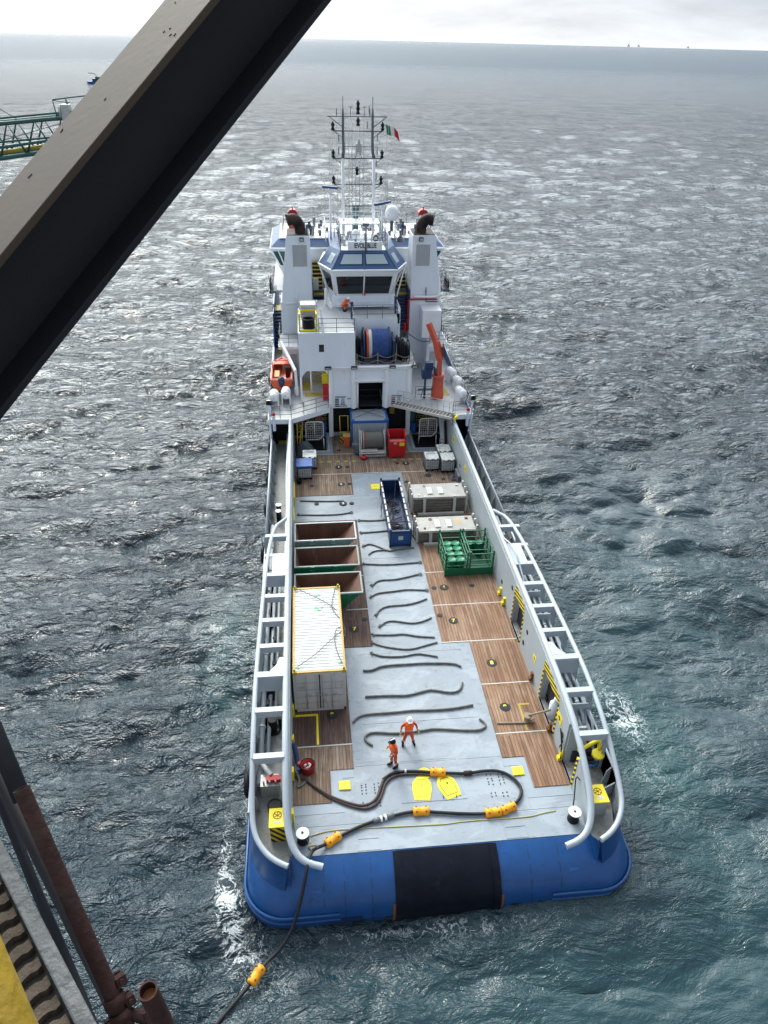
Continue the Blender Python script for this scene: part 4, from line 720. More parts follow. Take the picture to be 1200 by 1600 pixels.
build(MB().tube([(10.9, 59.85, 8.65), (8.55, 59.85, 8.65), (8.5, 59.85, 8.55), (8.45, 59.85, 5.9)], .07, 8).cyl((8.45, 59.85), .11, 6.7, 6.95, 10).cyl((8.25, 59.8), .12, 5.85, 6.6, 10), 'fire_main', 'red', ship)
build(MB().tube(smoothpath([(8.9, 59.8, 8.9), (10.8, 59.8, 8.85), (11.1, 59.9, 9.0), (11.15, 60.5, 9.8), (11.0, 61, 11)], 2), .09, 8), 'white_pipe', 'white_clean', ship)
# stairways between funnels and bridge
for s in (-1, 1):
    f = lambda x: x if s < 0 else mirx(x)
    build(MB().stairs(f(.52), f(1.35), 60.0, 5.9, 61.7, 8.4, 10, .17), 'stairway', 'navy', ship); build(MB().stairs(f(.52), f(1.35), 62.3, 8.9, 64.4, 10.7, 7, .05).box(f(.52), f(1.4), 61.7, 62.4, 8.5, 8.6), 'stairway', 'old_yellow', ship)
    build(MB().stairs(f(.52), f(1.35), 62.4, 8.8, 64.6, 10.6, 7, .2), 'stair_riser', 'recess', ship); build(MB().box(f(.45), f(1.7), 65.5, 65.6, 6, 12), 'stairwell_wall', 'old_yellow', ship)
    if s < 0: build(MB().box(.55, 1.0, 61.9, 62.0, 8.9, 9.9), 'stair_sign', 'container_white', ship); build(MB().cyl((1.5, 58.6), .12, 8.6, 10.0, 12), 'gas_bottle', 'white_clean', ship)
    build(MB().box(f(.5), f(.53), 60, 62.5, 5.9, 9.4), 'stair_stringer', 'navy', ship); build(MB().box(f(1.55), f(1.75), 57.6, 62, 2.9, 8.6), 'house_side', 'white', ship)
build(MB().box(7.05, 7.4, 56.6, 57.2, 7.6, 8.7), 'ventilator', 'white', ship, .02); build(MB().box(7.1, 7.35, 56.58, 56.6, 7.7, 8.5), 'ventilator_grille', 'black', ship)
# middle house
bx('middle_house', 'white', -1.0, 10.1, 63.4, 75, 5.7, 9.8); bx('bridge_deck', 'upper_deck', -2.9, 12.0, 62.9, 76, 8.5, 8.62)
bx('lower_house_block', 'white', 1.75, 7.33, 58.2, 64, 2.9, 8.55)
for s in (-1, 1):
    f = lambda x: x if s < 0 else mirx(x)
    rk = build(MB().rail([(f(-2.95), 61.5, 8.6), (f(-2.95), 66, 8.6)], 1.1, 3, .02), 'guard_rail', 'dark_grey', ship)
    lb = MB()
    for y in (61.8, 62.4, 63.0): lb.torus((f(-3.05), y, 9.35), .28, .08, 'x', 18, 7)
    l_ = build(lb, 'lifebuoy_rack', 'rusty_pipe', ship); build(MB().box(f(-3.2), f(-2.6), 61.6, 63.3, 8.75, 8.95).tube([(f(-3.1), 61.6, 8.8), (f(-3.1), 61.6, 9.9), (f(-3.1), 63.2, 9.9), (f(-3.1), 63.2, 8.8)], .04, 6), 'rack_frame', 'dark_grey', l_)
# wheelhouse across the ship
wh = bpy.data.objects.new('wheelhouse', None); COL.objects.link(wh); wh.parent = ship; ORG[wh.name] = ORG[ship.name]
def fr(xa, xb, ya, yb, z): return [(xa, ya, z), (xb, ya, z), (xb, yb, z), (xa, yb, z)]
build(MB().hexa(fr(-1.7, 10.78, 65.2, 71, 9.0), fr(-2.9, 11.98, 64.4, 72, 11.75)), 'wheelhouse_shell', 'white', wh)
build(MB().hexa(fr(-3.05, 12.13, 64.2, 72.1, 11.75), fr(-3.0, 12.08, 64.3, 72, 11.85)).hexa(fr(-2.2, 11.28, 65.2, 71, 12.4), fr(-2.15, 11.23, 65.25, 71, 12.47)), 'roof_edge', 'white_clean', wh)
build(MB().hexa(fr(-2.98, 12.06, 64.35, 72, 11.85), fr(-2.25, 11.33, 65.3, 71, 12.4)), 'roof_slope', 'roof_blue', wh)
for s in (-1, 1):
    f = lambda x: x if s < 0 else mirx(x)
    build(MB().hexa([(f(-1.85), 65.12, 9.4), (f(-.3), 65.12, 9.4), (f(-.3), 65.2, 9.4), (f(-1.85), 65.2, 9.4)], [(f(-2.75), 64.42, 11.5), (f(-.3), 64.42, 11.5), (f(-.3), 64.5, 11.5), (f(-2.75), 64.5, 11.5)]), 'window', 'glass_green', wh)
    build(MB().hexa([(f(-1.93), 65.4, 9.5), (f(-1.85), 65.4, 9.5), (f(-1.85), 70.5, 9.5), (f(-1.93), 70.5, 9.5)], [(f(-2.86), 64.8, 11.55), (f(-2.8), 64.8, 11.55), (f(-2.8), 71.3, 11.55), (f(-2.86), 71.3, 11.55)]), 'window', 'glass_green', wh)
    build(MB().tube([(f(-3.0), 64.3, 11.8), (f(-1.7), 64.7, 9.0)], .06, 6).tube([(f(-2.4), 64.3, 11.8), (f(-1.4), 64.9, 9.0)], .06, 6), 'window_frame', 'white_clean', wh)
build(MB().rail([(-1.9, 65.6, 12.45), (3.0, 65.6, 12.45)], 1.05, 3, .02).rail([(6.2, 65.6, 12.45), (11.0, 65.6, 12.45)], 1.05, 3, .02).rail([(-1.9, 70.8, 12.45), (11.0, 70.8, 12.45)], 1.05, 3, .02).rail([(-1.9, 65.6, 12.45), (-1.9, 70.8, 12.45)], 1.05, 3, .02).rail([(11, 65.6, 12.45), (11, 70.8, 12.45)], 1.05, 3, .02), 'guard_rail', 'dark_grey', wh)
mb = MB(); rr_ = random.Random(21)
for i in range(46):
    x = rr_.uniform(-1.6, 10.8); y = rr_.uniform(66, 70); h_ = rr_.uniform(.25, .9); mb.box(x-.12, x+.12, y-.12, y+.12, 12.45, 12.45+h_)
build(mb, 'roof_fittings', 'dark_grey', wh)
for x in (-.2, 8.0): build(MB().lathe((x+.6, 66.2, 12.45), [(.14, 0), (.14, .5), (.3, .55), (.3, .7), (.12, .95), (.12, 1.1)], 14), 'ventilator', 'navy', wh)
# aft control station
bs = bpy.data.objects.new('bridge', None); COL.objects.link(bs); bs.parent = ship; ORG[bs.name] = ORG[ship.name]
build(MB().prism([(2.0, 58.3), (2.35, 58.1), (6.75, 58.1), (7.1, 58.3), (7.3, 60), (7.3, 64), (1.8, 64), (1.8, 60)], 'z', 8.62, 9.55), 'bridge_base', 'white', bs)
zb, zt, zr = 9.55, 11.72, 13.0
lo_ = [(1.75, 60.2), (2.25, 58.2), (6.83, 58.2), (7.33, 60.2)]; hi_ = [(1.0, 59.4), (1.95, 57.1), (7.13, 57.1), (8.08, 59.4)]; rf_ = [(1.95, 60.0), (2.75, 58.35), (6.33, 58.35), (7.13, 60.0)]
def wq(a, b, c, d, z0, z1, off, u0=0.0, u1=1.0, v0=0.0, v1=1.0):   # a,b low; c,d high -> thin plate quad on inclined wall
    a, b, c, d = [Vector(p) for p in (a, b, c, d)]; L_ = lambda u, v: (a.lerp(b, u)).lerp(d.lerp(c, u), v); n = (b-a).cross(d-a).normalized()
    q_ = [L_(u0, v0), L_(u1, v0), L_(u1, v1), L_(u0, v1)]; return [p+n*off for p in q_]
glass = MB(); frm = MB(); blue_ = MB(); sky_ = MB(); seam_ = MB()
for i in range(3):
    A = (*lo_[i], zb); B_ = (*lo_[i+1], zb); C_ = (*hi_[i+1], zt); D_ = (*hi_[i], zt)
    frm.add([A, B_, C_, D_], [(0, 1, 2, 3)])
    if i == 1:
        for u0, u1 in ((.06, .487), (.513, .94)):
            for nm_, q_ in (('g', wq(A, B_, C_, D_, zb, zt, .03, u0, u1, .07, .80)),): glass.add(q_, [(0, 1, 2, 3)])
    else: glass.add(wq(A, B_, C_, D_, zb, zt, .03, .18, .82, .15, .85), [(0, 1, 2, 3)])
    A2 = (*hi_[i], zt+.1); B2 = (*hi_[i+1], zt+.1); C2 = (*rf_[i+1], zr); D2 = (*rf_[i], zr); blue_.add([A2, B2, C2, D2], [(0, 1, 2, 3)])
    if i == 1:
        for u0, u1 in ((.10, .46), (.54, .90)): seam_.add(wq(A2, B2, C2, D2, 0, 0, .015, u0-.02, u1+.02, .24, .86), [(0, 1, 2, 3)]); sky_.add(wq(A2, B2, C2, D2, 0, 0, .03, u0, u1, .3, .80), [(0, 1, 2, 3)])
        for u in (.0, .5, 1.0): blue_.bar(Vector(A2).lerp(Vector(B2), u), Vector(D2).lerp(Vector(C2), u), .12, .1)
    else: sky_.add(wq(A2, B2, C2, D2, 0, 0, .03, .2 if i == 2 else .45, .55 if i == 2 else .8, .25, .75), [(0, 1, 2, 3)])
frm.prism(lo_, 'z', zb-.05, zb).prism(hi_+[(7.6, 63), (1.5, 63)], 'z', zt, zt+.1); frm.prism([lo_[0], (1.75, 64), (7.33, 64), lo_[3], (7.0, 60.6), (2.1, 60.6)], 'z', 9.55, 11.72)
build(frm, 'bridge_wall', 'white_clean', bs); build(glass, 'window', 'glass_dark', bs); build(blue_.prism(rf_+[(7.13, 65), (1.95, 65)], 'z', zr-.5, zr), 'bridge_roof', 'roof_blue', bs); build(seam_, 'skylight_frame', 'navy', bs); build(sky_, 'skylight', 'skylight', bs)
build(MB().box(2.8, 6.3, 58.4, 65, 13.0, 13.03), 'roof_deck', 'white', bs)
mb = MB(); hh = [(1.0, 59.4, 11.78), (1.95, 57.1, 11.78), (7.13, 57.1, 11.78), (8.08, 59.4, 11.78)]; mb.tube(hh, .09, 8)
for x, xx in ((1.95, 2.25), (7.13, 6.83)): mb.tube([(x, 57.15, 11.75), (xx, 58.2, 9.6)], .07, 6)
mb.tube([(1.05, 59.2, 11.75), (1.9, 58.4, 9.0)], .06, 6).tube([(8.03, 59.2, 11.75), (7.2, 58.4, 9.0)], .06, 6).tube([(4.54, 57.15, 11.75), (4.54, 58.12, 9.6)], .07, 6)
build(mb, 'window_frame', 'white_clean', bs)
mb = MB().box(2.35, 6.75, 57.2, 58.1, 8.9, 9.0)
for s in (-1, 1):
    for k in range(4): mb.box(CX+s*1.85, CX+s*2.25, 57.3+k*.12, 57.4+k*.12, 9.05+k*.22, 9.1+k*.22)
mb.bar((2.3, 57.2, 9.75), (6.8, 57.2, 9.75), .06); build(mb, 'bridge_shelf', 'white', bs)
for x, s in ((2.9, 1), (5.6, 1)): build(MB().box(x, x+.7, 58.8, 59.2, 9.6, 10.6), 'console', 'blue', bs)
build(MB().cyl((4.62, 57.9), .05, 9.5, 10.1, 8), 'wiper', 'red', bs)
# name board and monkey island
nb = bx('name_board', 'white_clean', 3.3, 6.0, 58.3, 58.36, 13.04, 13.66, bs); textmesh('IEVOLI BLUE', .52, (4.68, 58.29, 13.36), ROT_WALL, 'board_lettering', 'text_black', nb, .004, .014, .62)
build(MB().rail([(2.75, 65, 13.03), (2.75, 58.38, 13.03), (6.4, 58.38, 13.03), (6.4, 65, 13.03)], 1.15, 3, .025, 1.2), 'guard_rail', 'dark_grey', bs)
build(MB().tube([(4.72, 58.25, 12.6), (4.72, 58.25, 15.0)], .07, 8).box(4.45, 4.95, 58.2, 58.3, 14.85, 15.05), 'camera_post', 'dark_grey', bs)
rr_ = random.Random(5); mb = MB()
for i in range(16): x = rr_.uniform(2.9, 6.2); y = rr_.uniform(58.6, 63); mb.box(x-.1, x+.1, y-.1, y+.1, 13.03, 13.03+rr_.uniform(.2, .6))
build(mb, 'roof_fittings', 'galv', bs)
def dome(x, y, z, r, hs=1.15, name='radome', base=True):
    d_ = build(MB().lathe((x, y, z), [(r*.7, 0), (r*.92, r*.12), (r, r*.5), (r, r*.95), (r*.93, r*1.4), (r*.72, r*1.75), (r*.4, r*1.98), (.01, r*2.06)], 24), name, 'white_clean', ship)
    build(MB().cyl((x, y), r*.25, z-r*1.6, z+.02, 12), 'radome_post', 'dark_grey', d_); return d_
dome(7.25, 63, 14.35, .56); dome(4.0, 59.6, 13.65, .33); dome(2.75, 62.5, 13.7, .16)
build(MB().cyl((63.0, 13.3), .3, 0, .1, 8) if False else MB().cyl((5.65, 13.55), .27, 60.0, 60.5, 18, axis='y').cyl((5.65, 13.55), .14, 59.95, 60.02, 14, axis='y'), 'searchlight', 'galv', ship); build(MB().cyl((5.65, 13.55), .22, 59.96, 59.99, 18, axis='y'), 'searchlight_glass', 'glass_dark', ship)
build(MB().cyl((4.35, 64.5), .22, 13.0, 14.8, 14).cyl((4.35, 64.5), .3, 14.8, 15.3, 14), 'compass_mast', 'truss_green', ship)
for x in (7.6,): build(MB().lathe((8.1, 63.5, 12.5), [(.35, 0), (.35, .2), (.12, .45), (.12, .9)], 14), 'ventilator', 'dark_grey', ship)
# mast
mast = bpy.data.objects.new('mast', None); COL.objects.link(mast); mast.parent = ship; ORG[mast.name] = ORG[ship.name]
YM_ = 63.5; zt_ = lambda v: float(np.interp(v, [165, 182, 205, 248, 288, 325, 337, 372], [22.6, 21.85, 20.85, 18.85, 17.0, 15.35, 14.8, 13.1]))
for xa, xb in ((3.25, 3.3), (5.75, 5.62)):
    build(MB().tube([(xa, YM_, 12.4), (xa, YM_, 18.9)], .13, 10), 'mast_leg', 'white_clean', mast); build(MB().tube([(xa, YM_, 18.9), (xa+(.08 if xa < 4 else -.1), YM_, 19.4), (xb, YM_, 20.2), (xb, YM_, 21.9), (xb, YM_, 22.4)], [.13, .12, .11, .10, .07], 8).cyl((xb, YM_), .03, 22.4, 23.2, 6), 'mast_upper_leg', 'dark_grey', mast)
mb = MB()
for z, xa, xb, r_, in ((21.85, 2.1, 6.75, .04), (20.85, 2.5, 6.45, .05), (19.75, 3.3, 5.7, .03), (18.9, 2.45, 6.45, .06), (18.15, 3.3, 5.7, .03), (17.0, 2.5, 6.4, .05), (16.1, 3.3, 5.7, .03), (15.35, 3.3, 5.7, .05), (14.7, 3.3, 5.7, .07)): mb.tube([(xa, YM_, z), (xb, YM_, z)], r_, 6)
for s, xc in ((-1, 3.3), (1, 5.65)):
    mb.tube([(xc, YM_, 21.1), (xc+s*1.05, YM_, 21.82)], .035, 5)
    for z in (20.85, 18.9, 17.0): mb.tube([(xc, YM_, z-.5), (xc+s*.7, YM_, z-.02)], .03, 5)
build(mb, 'crossbar', 'dark_grey', mast)
mb = MB()
for x in (3.75, 4.0, 4.3, 4.62, 4.9): mb.tube([(x, YM_+.1, 13.0), (x, YM_+.1, 22.1 if x in (4.0,) else 21.8)], .03, 5)
for x in (2.2, 2.45, 2.8, 6.75, 6.9): mb.tube([(x, YM_+.3, 12.6), (x, YM_, 21.5)], .018, 4)
for z in np.arange(13.4, 18.6, .45): mb.tube([(3.35, YM_+.1, z), (5.6, YM_+.1, z)], .02, 4)
for x0_, z0_, x1_, z1_ in ((3.3, 12.9, 2.5, 13.6), (5.75, 14.3, 6.5, 13.4)): mb.tube([(x0_, YM_, z0_), (x1_, YM_, z1_)], .04, 5)
build(mb, 'halyards', 'galv', mast)
for x, z in ((2.5, 20.9), (6.42, 20.9), (2.5, 18.95), (6.4, 18.95), (2.5, 17.05), (6.35, 17.05), (4.48, 22.0), (4.48, 21.2), (4.4, 17.7), (4.48, 22.35)):
    build(MB().cyl((x, YM_), .14, z, z+.16, 10).cyl((x, YM_), .09, z+.16, z+.28, 10).cyl((x, YM_), .14, z+.28, z+.48, 10).cyl((x, YM_), .07, z+.48, z+.6, 8), 'navigation_light', 'black', mast)
mb = MB()
for x, z in ((2.95, 20.2), (2.93, 19.3), (6.0, 20.2), (6.0, 19.3), (5.95, 18.4), (5.95, 17.45), (5.2, 21.1), (2.8, 22.0), (5.35, 22.2), (5.4, 21.95)): mb.tube([(x, YM_, z-.1), (x, YM_, z+.42)], .04, 6)
for x in (3.9, 5.0): mb.tube([(x, YM_, 21.85), (x, YM_, 22.5)], .025, 5).tube([(x-.15, YM_, 22.5), (x+.15, YM_, 22.5)], .03, 5)
build(mb, 'antenna', 'dark_grey', mast)
build(MB().box(4.3, 4.75, YM_-.15, YM_+.15, 19.35, 19.95).cyl((4.55, YM_), .16, 19.95, 20.3, 10, .06).tube([(4.4, YM_, 19.4), (4.25, YM_, 18.9)], .04, 5).tube([(4.6, YM_, 19.4), (4.8, YM_, 18.9)], .04, 5), 'horn_platform', 'galv', mast)
for x, y, z0, z1 in ((.7, 65.8, 12.4, 15.6), (1.75, 64, 12.4, 17.2), (2.45, 63.2, 13, 16.2), (6.75, 63, 13, 16.9), (7.75, 64.5, 12.4, 16.0), (8.7, 66, 12.4, 15.0), (9.9, 66, 12.4, 14.6)): build(MB().tube([(x, y, z0), (x, y, z1)], .022, 5).cyl((x, y), .06, z0, z0+.6, 8), 'whip_antenna', 'galv', ship)
build(MB().rail([(1.7, 61.2, 13.05), (1.7, 65.2, 13.05), (7.5, 65.2, 13.05), (7.5, 61.2, 13.05)], 1.1, 4, .02, .9).rail([(2.9, 62.6, 14.2), (6.2, 62.6, 14.2)], .9, 3, .022, .6), 'guard_rail', 'white_clean', bs)
build(MB().box(2.9, 6.2, 62.4, 64.4, 14.1, 14.2).tube([(2.9, 62.5, 13), (2.9, 62.5, 14.2)], .06, 6).tube([(6.2, 62.5, 13), (6.2, 62.5, 14.2)], .06, 6), 'mast_platform', 'white_clean', mast)
def radar(x, y, z0, z1, a, L_):
    r_ = build(MB().tube([(x, y, z0), (x, y, z1)], .09, 8).box(x-.16, x+.16, y-.16, y+.16, z1-.35, z1), 'radar_post', 'white_clean', ship)
    m_ = Matrix.Rotation(a, 3, 'Z') @ Matrix.Rotation(0.0, 3, 'Y'); build(MB().obox((x, y, z1+.12), (L_/2, .1, .09), m_), 'radar_scanner', 'roof_blue' if L_ > 1.3 else 'dark_grey', r_, .02)
radar(2.15, 62.5, 12.5, 16.8, -.5, 1.35); radar(6.35, 62.0, 13.0, 15.7, .75, 1.9)
# deck crane on the starboard forecastle
cr = bpy.data.objects.new('deck_crane', None); COL.objects.link(cr); cr.parent = ship; ORG[cr.name] = ORG[ship.name]
build(MB().lathe((10.06, 52.6, 2.92), [(.5, 0), (.5, .55), (.45, .62), (.43, 1.75), (.5, 1.82), (.5, 1.98), (.01, 1.98)], 22), 'pedestal', 'crane_red', cr)
build(MB().hexa([(9.85, 52.4, 4.67), (10.3, 52.4, 4.67), (10.3, 52.85, 4.67), (9.85, 52.85, 4.67)], [(9.95, 52.45, 6.1), (10.25, 52.45, 6.1), (10.25, 52.8, 6.1), (9.95, 52.8, 6.1)]), 'crane_column', 'crane_red', cr, .02)
build(MB().bar((10.1, 52.55, 6.1), (9.78, 52.9, 7.5), .42, .44).bar((9.82, 52.85, 7.3), (9.2, 53.4, 8.75), .36, .38), 'boom', 'crane_red', cr, .02)
build(MB().box(10.28, 10.32, 52.5, 52.8, 6.1, 7.4).cyl((9.7, 52.95), .12, 7.2, 7.6, 10), 'boom_trim', 'rust', cr)
build(MB().box(9.0, 9.6, 52.5, 53.0, 5.3, 5.9).box(8.75, 9.5, 52.4, 53.1, 4.6, 5.35).box(8.95, 9.1, 52.5, 52.7, 2.9, 4.7).torus((9.75, 52.5, 5.2), .3, .05, 'x').tube(smoothpath([(9.6, 52.5, 5.6), (9.9, 52.2, 5.0), (9.7, 52.3, 4.6)], 2), .05, 6), 'crane_machinery', 'navy', cr, .02)
build(MB().tube([(9.1, 52.6, 4.6), (8.7, 52.4, 3.0)], .04, 6).box(8.5, 9.6, 52.6, 52.7, 3.6, 3.7).rail([(8.3, 52.6, 2.9), (9.6, 52.6, 2.9)], 1.0, 3, .02, .6), 'operator_frame', 'dark_grey', cr)
build(MB().tube(smoothpath([(8.0, 55.5, 7.2), (8.8, 54.5, 6.9), (9.4, 53.5, 7.3)], 2), .03, 5), 'crane_cable', 'black', cr)
build(MB().prism([(10.5, 53.0), (10.6, 57), (11.2, 53.0)], 'z', 2.915, 2.925).prism([(10.5, 57.5), (10.6, 59), (11, 57.5)], 'z', 2.915, 2.925), 'deck_marking', 'old_yellow', ship)
# davit over the rescue boat
build(MB().bar((-1.1, 53.6, 2.95), (-1.15, 53.8, 4.9), .22, .22).bar((-1.15, 53.8, 4.9), (-2.3, 57.0, 6.2), .2, .24).cyl((-1.15, 53.8), .2, 2.95, 3.5, 12), 'davit', 'white_clean', ship, .02)
# space below forecastle deck: lockers, drums on racks
for xa, xb in ((-1.4, 1.25), (7.85, 10.45)):
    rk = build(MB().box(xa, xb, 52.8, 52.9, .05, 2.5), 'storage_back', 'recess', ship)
    rr_ = random.Random(int(xa*10)); mb = MB(); mw = MB()
    for i in range(9):
        for j in range(5):
            x = xa+.2+i*(xb-xa-.3)/8.5; z = .5+j*.4; (mb if rr_.random() < .45 else mw).torus((x, 52.6, z), .12, .045, 'y', 12, 5)
    build_each(mb, 'storage_coil', 'old_yellow', rk); build_each(mw, 'storage_coil', 'galv', rk)
build(MB().cyl((8.2, 52.3), .28, .1, 1.0, 14), 'storage_drum', 'blue', ship); build(MB().cyl((8.1, 52.2), .26, 1.2, 2.2, 14), 'storage_net', 'truss_green', ship); build(MB().box(6.3, 6.7, 53, 53.4, 1.4, 2.4), 'yellow_locker', 'ochre', ship); bx('storage_bottle', 'crane_red', .4, .7, 52.0, 52.4, 1.6, 2.4); build(MB().cyl((.9, 52.1), .2, .1, 1.2, 12), 'storage_drum', 'blue', ship)
bx('recess_back', 'recess', 1.7, 3.5, 53.4, 53.6, 0, 2.5); bx('recess_back', 'recess', 5.7, 7.6, 53.4, 53.6, 0, 2.5); bx('recess_ceiling', 'recess', 1.6, 7.6, 52.3, 54, 2.45, 2.5)  # dark sheets paint in the shade behind the wall openings
for s in (-1, 1):
    f = lambda x: x if s < 0 else mirx(x)
    h_ = build(MB().box(f(-1.4), f(1.05), 49.5, 51.9, .025, .035), 'hatch_well', 'black', ship); build(MB().box(f(-1.4), f(1.28), 49.3, 49.42, .03, .13).box(f(1.16), f(1.28), 49.42, 51.9, .03, .13), 'hatch_coaming', 'rail_grey', h_)  # flat black sheet paints in the darkness of the well
    build(MB().box(f(-2.95), f(-1.6), 51.0, 51.1, .03, 2.2), 'tunnel_end', 'black', ship); build(MB().box(f(-2.7), f(-1.8), 50.9, 50.98, .03, .3), 'tunnel_sill', 'old_yellow', ship)  # black sheet stands in for the darkness down the side passage
    build(MB().box(f(1.05), f(3.2), 52.1, 52.3, .02, .25), 'sill_pipe', 'bulwark', ship)
mb = MB(); mb.tube([(-1.2, 49.2, 0), (-1.15, 50.2, 2.9)], .045, 6).tube([(-.9, 49.2, 0), (-.7, 50.6, 3.0)], .045, 6)
for i in range(8): t_ = i/7; mb.tube([(-1.2+.05*t_, 49.2+t_, 2.8*t_), (-.9+.15*t_, 49.2+1.2*t_, 2.8*t_)], .03, 5)
mb.tube(smoothpath([(-1.1, 48.8, .1), (-.9, 50, 1.6), (-.5, 50.9, 3.0), (-.3, 51, 1.8)], 2), .05, 6); build(mb, 'ladder', 'old_yellow', ship)
build(MB().bar((10.35, 49.6, 0), (10.2, 51.6, 2.6), .5, .08), 'brace_plate', 'white', ship); build(MB().bar((10.45, 49.3, 0), (10.5, 50.6, 1.8), .25, .25), 'black_fender', 'black', ship)
# ================================================================ THINGS ON DECK
# ---- mooring ropes laid out over the steel deck
ROPES = [[[-1.05, 42.33], [0.6, 42.15], [1.99, 42.11]], [[-1.14, 40.57], [0.77, 40.41], [1.77, 40.46], [2.34, 40.63]], [[2.88, 39.62], [3.92, 39.49], [4.94, 39.63]], [[2.89, 38.18], [3.81, 38.2], [4.8, 38.32]], [[2.94, 36.71], [3.38, 36.98], [4.5, 36.0], [4.63, 36.1], [6.09, 36.3]], [[3.17, 35.76], [3.47, 36.1], [3.96, 36.2], [4.45, 36.15]], [[2.81, 34.86], [4.19, 34.64], [6.2, 34.76]], [[3.14, 32.73], [3.55, 33.24], [4.53, 33.16], [6.04, 33.6]], [[3.01, 31.73], [3.34, 32.03], [4.32, 32.11], [5.11, 32.23], [6.21, 32.08]], [[3.15, 30.11], [3.3, 30.52], [3.8, 30.86], [4.93, 30.86], [5.62, 31.05], [6.16, 31.32]], [[3.27, 29.22], [3.67, 29.59], [4.13, 29.58], [5.01, 29.28], [5.67, 29.41], [6.18, 29.69]], [[2.83, 28.57], [3.82, 28.46], [4.46, 28.53], [5.14, 28.26], [6.11, 28.11]], [[2.75, 27.97], [3.12, 27.69], [4.05, 27.39], [4.74, 27.29], [5.57, 27.55], [6.18, 27.72]], [[2.65, 27.17], [3.13, 26.89], [4.24, 26.8], [4.96, 26.99], [5.55, 26.82], [6.03, 26.66]], [[2.07, 25.98], [2.53, 25.94], [3.06, 26.25], [4.77, 26.23], [5.16, 26.25], [6.77, 26.12], [7.11, 25.85]], [[2.05, 24.24], [3.35, 24.22], [4.1, 24.12], [5.14, 24.4], [5.44, 24.4], [6.23, 24.13], [6.75, 24.23], [6.97, 24.76]], [[1.35, 22.7], [1.56, 22.98], [1.97, 23.15], [3.23, 23.14], [4.35, 23.2], [4.7, 23.15], [6.04, 23.12], [7.2, 23.29]], [[2.15, 21.32], [1.84, 21.6], [1.84, 21.89], [2.24, 22.09], [3.33, 21.87], [4.77, 21.98], [5.07, 22.04], [7.01, 21.72], [7.53, 21.89], [7.54, 22.16], [7.33, 22.42]]]
RL = ['straight rope on bare steel forward of the open skips, farthest of all deck ropes', 'rope with knotted end on steel just forward of the rearmost row of open skips', 'short rope running under the blue skip, level with the forward open skip', 'second short rope running under the blue skip from its left side', 'rope passing beneath the aft end of the blue skip', 'hooked rope lying closest to the aft door of the blue skip', 'nearly straight rope with frayed ends, first one clear aft of the blue skip', 'rope with knotted right end, second one clear aft of the blue skip', 'gently rising rope, third one clear aft of the blue skip', 'rope bent down at its left end, level with the white container roof front', 'wavy rope, fifth one clear aft of the blue skip', 'wavy rope with frayed left end, just forward of where the steel deck widens', 'sagging rope just where the steel deck widens', 'first wavy rope on the wide steel deck', 'thick rope with dipped left end, level with the near end of the white container roof', 'thick rope curling up at its right end beside the wooden boards', 'thick rope curling down at its left end, behind the worker in the white helmet', 'longest thick rope, hooked at both ends, passing behind the white helmeted worker']
for i, r_ in enumerate(ROPES):
    big = i >= 14; z = .045+(.05 if big else .035); sp = smoothpath([(x, y, z) for x, y in r_], 3); n_ = len(sp); R0 = .052 if big else .043
    rad = [R0*(1+.10*math.sin(k*1.9+i)) for k in range(n_)]
    mb = MB().tube(sp, rad, 8)
    if i in (1, 2, 3, 4, 6, 7, 8, 9, 10, 11, 12, 13):
        e = sp[0]
        for k in range(3): a = k*2.1+i; mb.tube([e, e+Vector((-.10*abs(math.cos(a))-.03, .12*math.sin(a), 0)), e+Vector((.02, .14*math.sin(a+.5), .03))], .028, 6)
    if i in (7, 1, 6, 8): e = sp[-1]; mb.torus((e.x+.06, e.y, z+.01), .09, .035, 'z', 12, 6)
    o = build(mb, 'deck_rope', 'rope_grey' if i >= 4 or i in (0, 2) else 'rope_grey'); tag(o, RL[i], 'rope', 'ropes laid across the steel deck')
# ---- floating hose
HOSE = [[-1.37, 20.06], [-1.0, 19.9], [-0.42, 19.29], [0.21, 18.78], [1.12, 18.34], [1.61, 18.25], [2.06, 18.5], [2.3, 19.05], [2.45, 19.47], [2.86, 19.78], [3.68, 19.8], [4.57, 19.65], [5.38, 19.54], [6.14, 19.45], [6.84, 19.53], [7.52, 19.5], [8.03, 19.18], [8.33, 18.65], [8.25, 18.18], [7.81, 17.74], [6.85, 17.47], [6.21, 17.47], [5.31, 17.58], [4.23, 17.75], [3.51, 17.84], [2.58, 17.69], [1.41, 17.41], [0.41, 16.97], [-0.15, 16.65], [-0.6, 16.38], [-.78, 15.95]]
hs = thing('transfer_hose', 'long black transfer hose looping over the aft deck and down into the sea', 'hose', (3.5, 18.5, .05))
pts = [(x, y, .13 if i < 28 else [.16, .38, .55][i-28]) for i, (x, y) in enumerate(HOSE)]+[(-.9, 15.4, .42), (-1.15, 14.75, -.4), (-1.5, 14.2, -1.3), (-2.0, 13.8, -1.85), (-2.45, 13.5, -1.93), (-2.85, 12.98, -1.92), (-3.5, 12.3, -1.97), (-4.3, 11.5, -2.05), (-5.2, 10.4, -2.15)]
build(MB().tube(smoothpath(pts[8:], 3), .068, 12), 'hose', 'hose', hs); build(MB().tube(smoothpath([(-1.5, 20.1, .5)]+pts[:12], 3), .06, 12), 'hose_end', 'hose_brown', hs); build(MB().tube(smoothpath([(-1.5, 20.05, .35)]+[(x+.09, y-.13, .1) for x, y, _ in pts[:12]], 3), .05, 10), 'hose_line', 'hose_brown', hs)
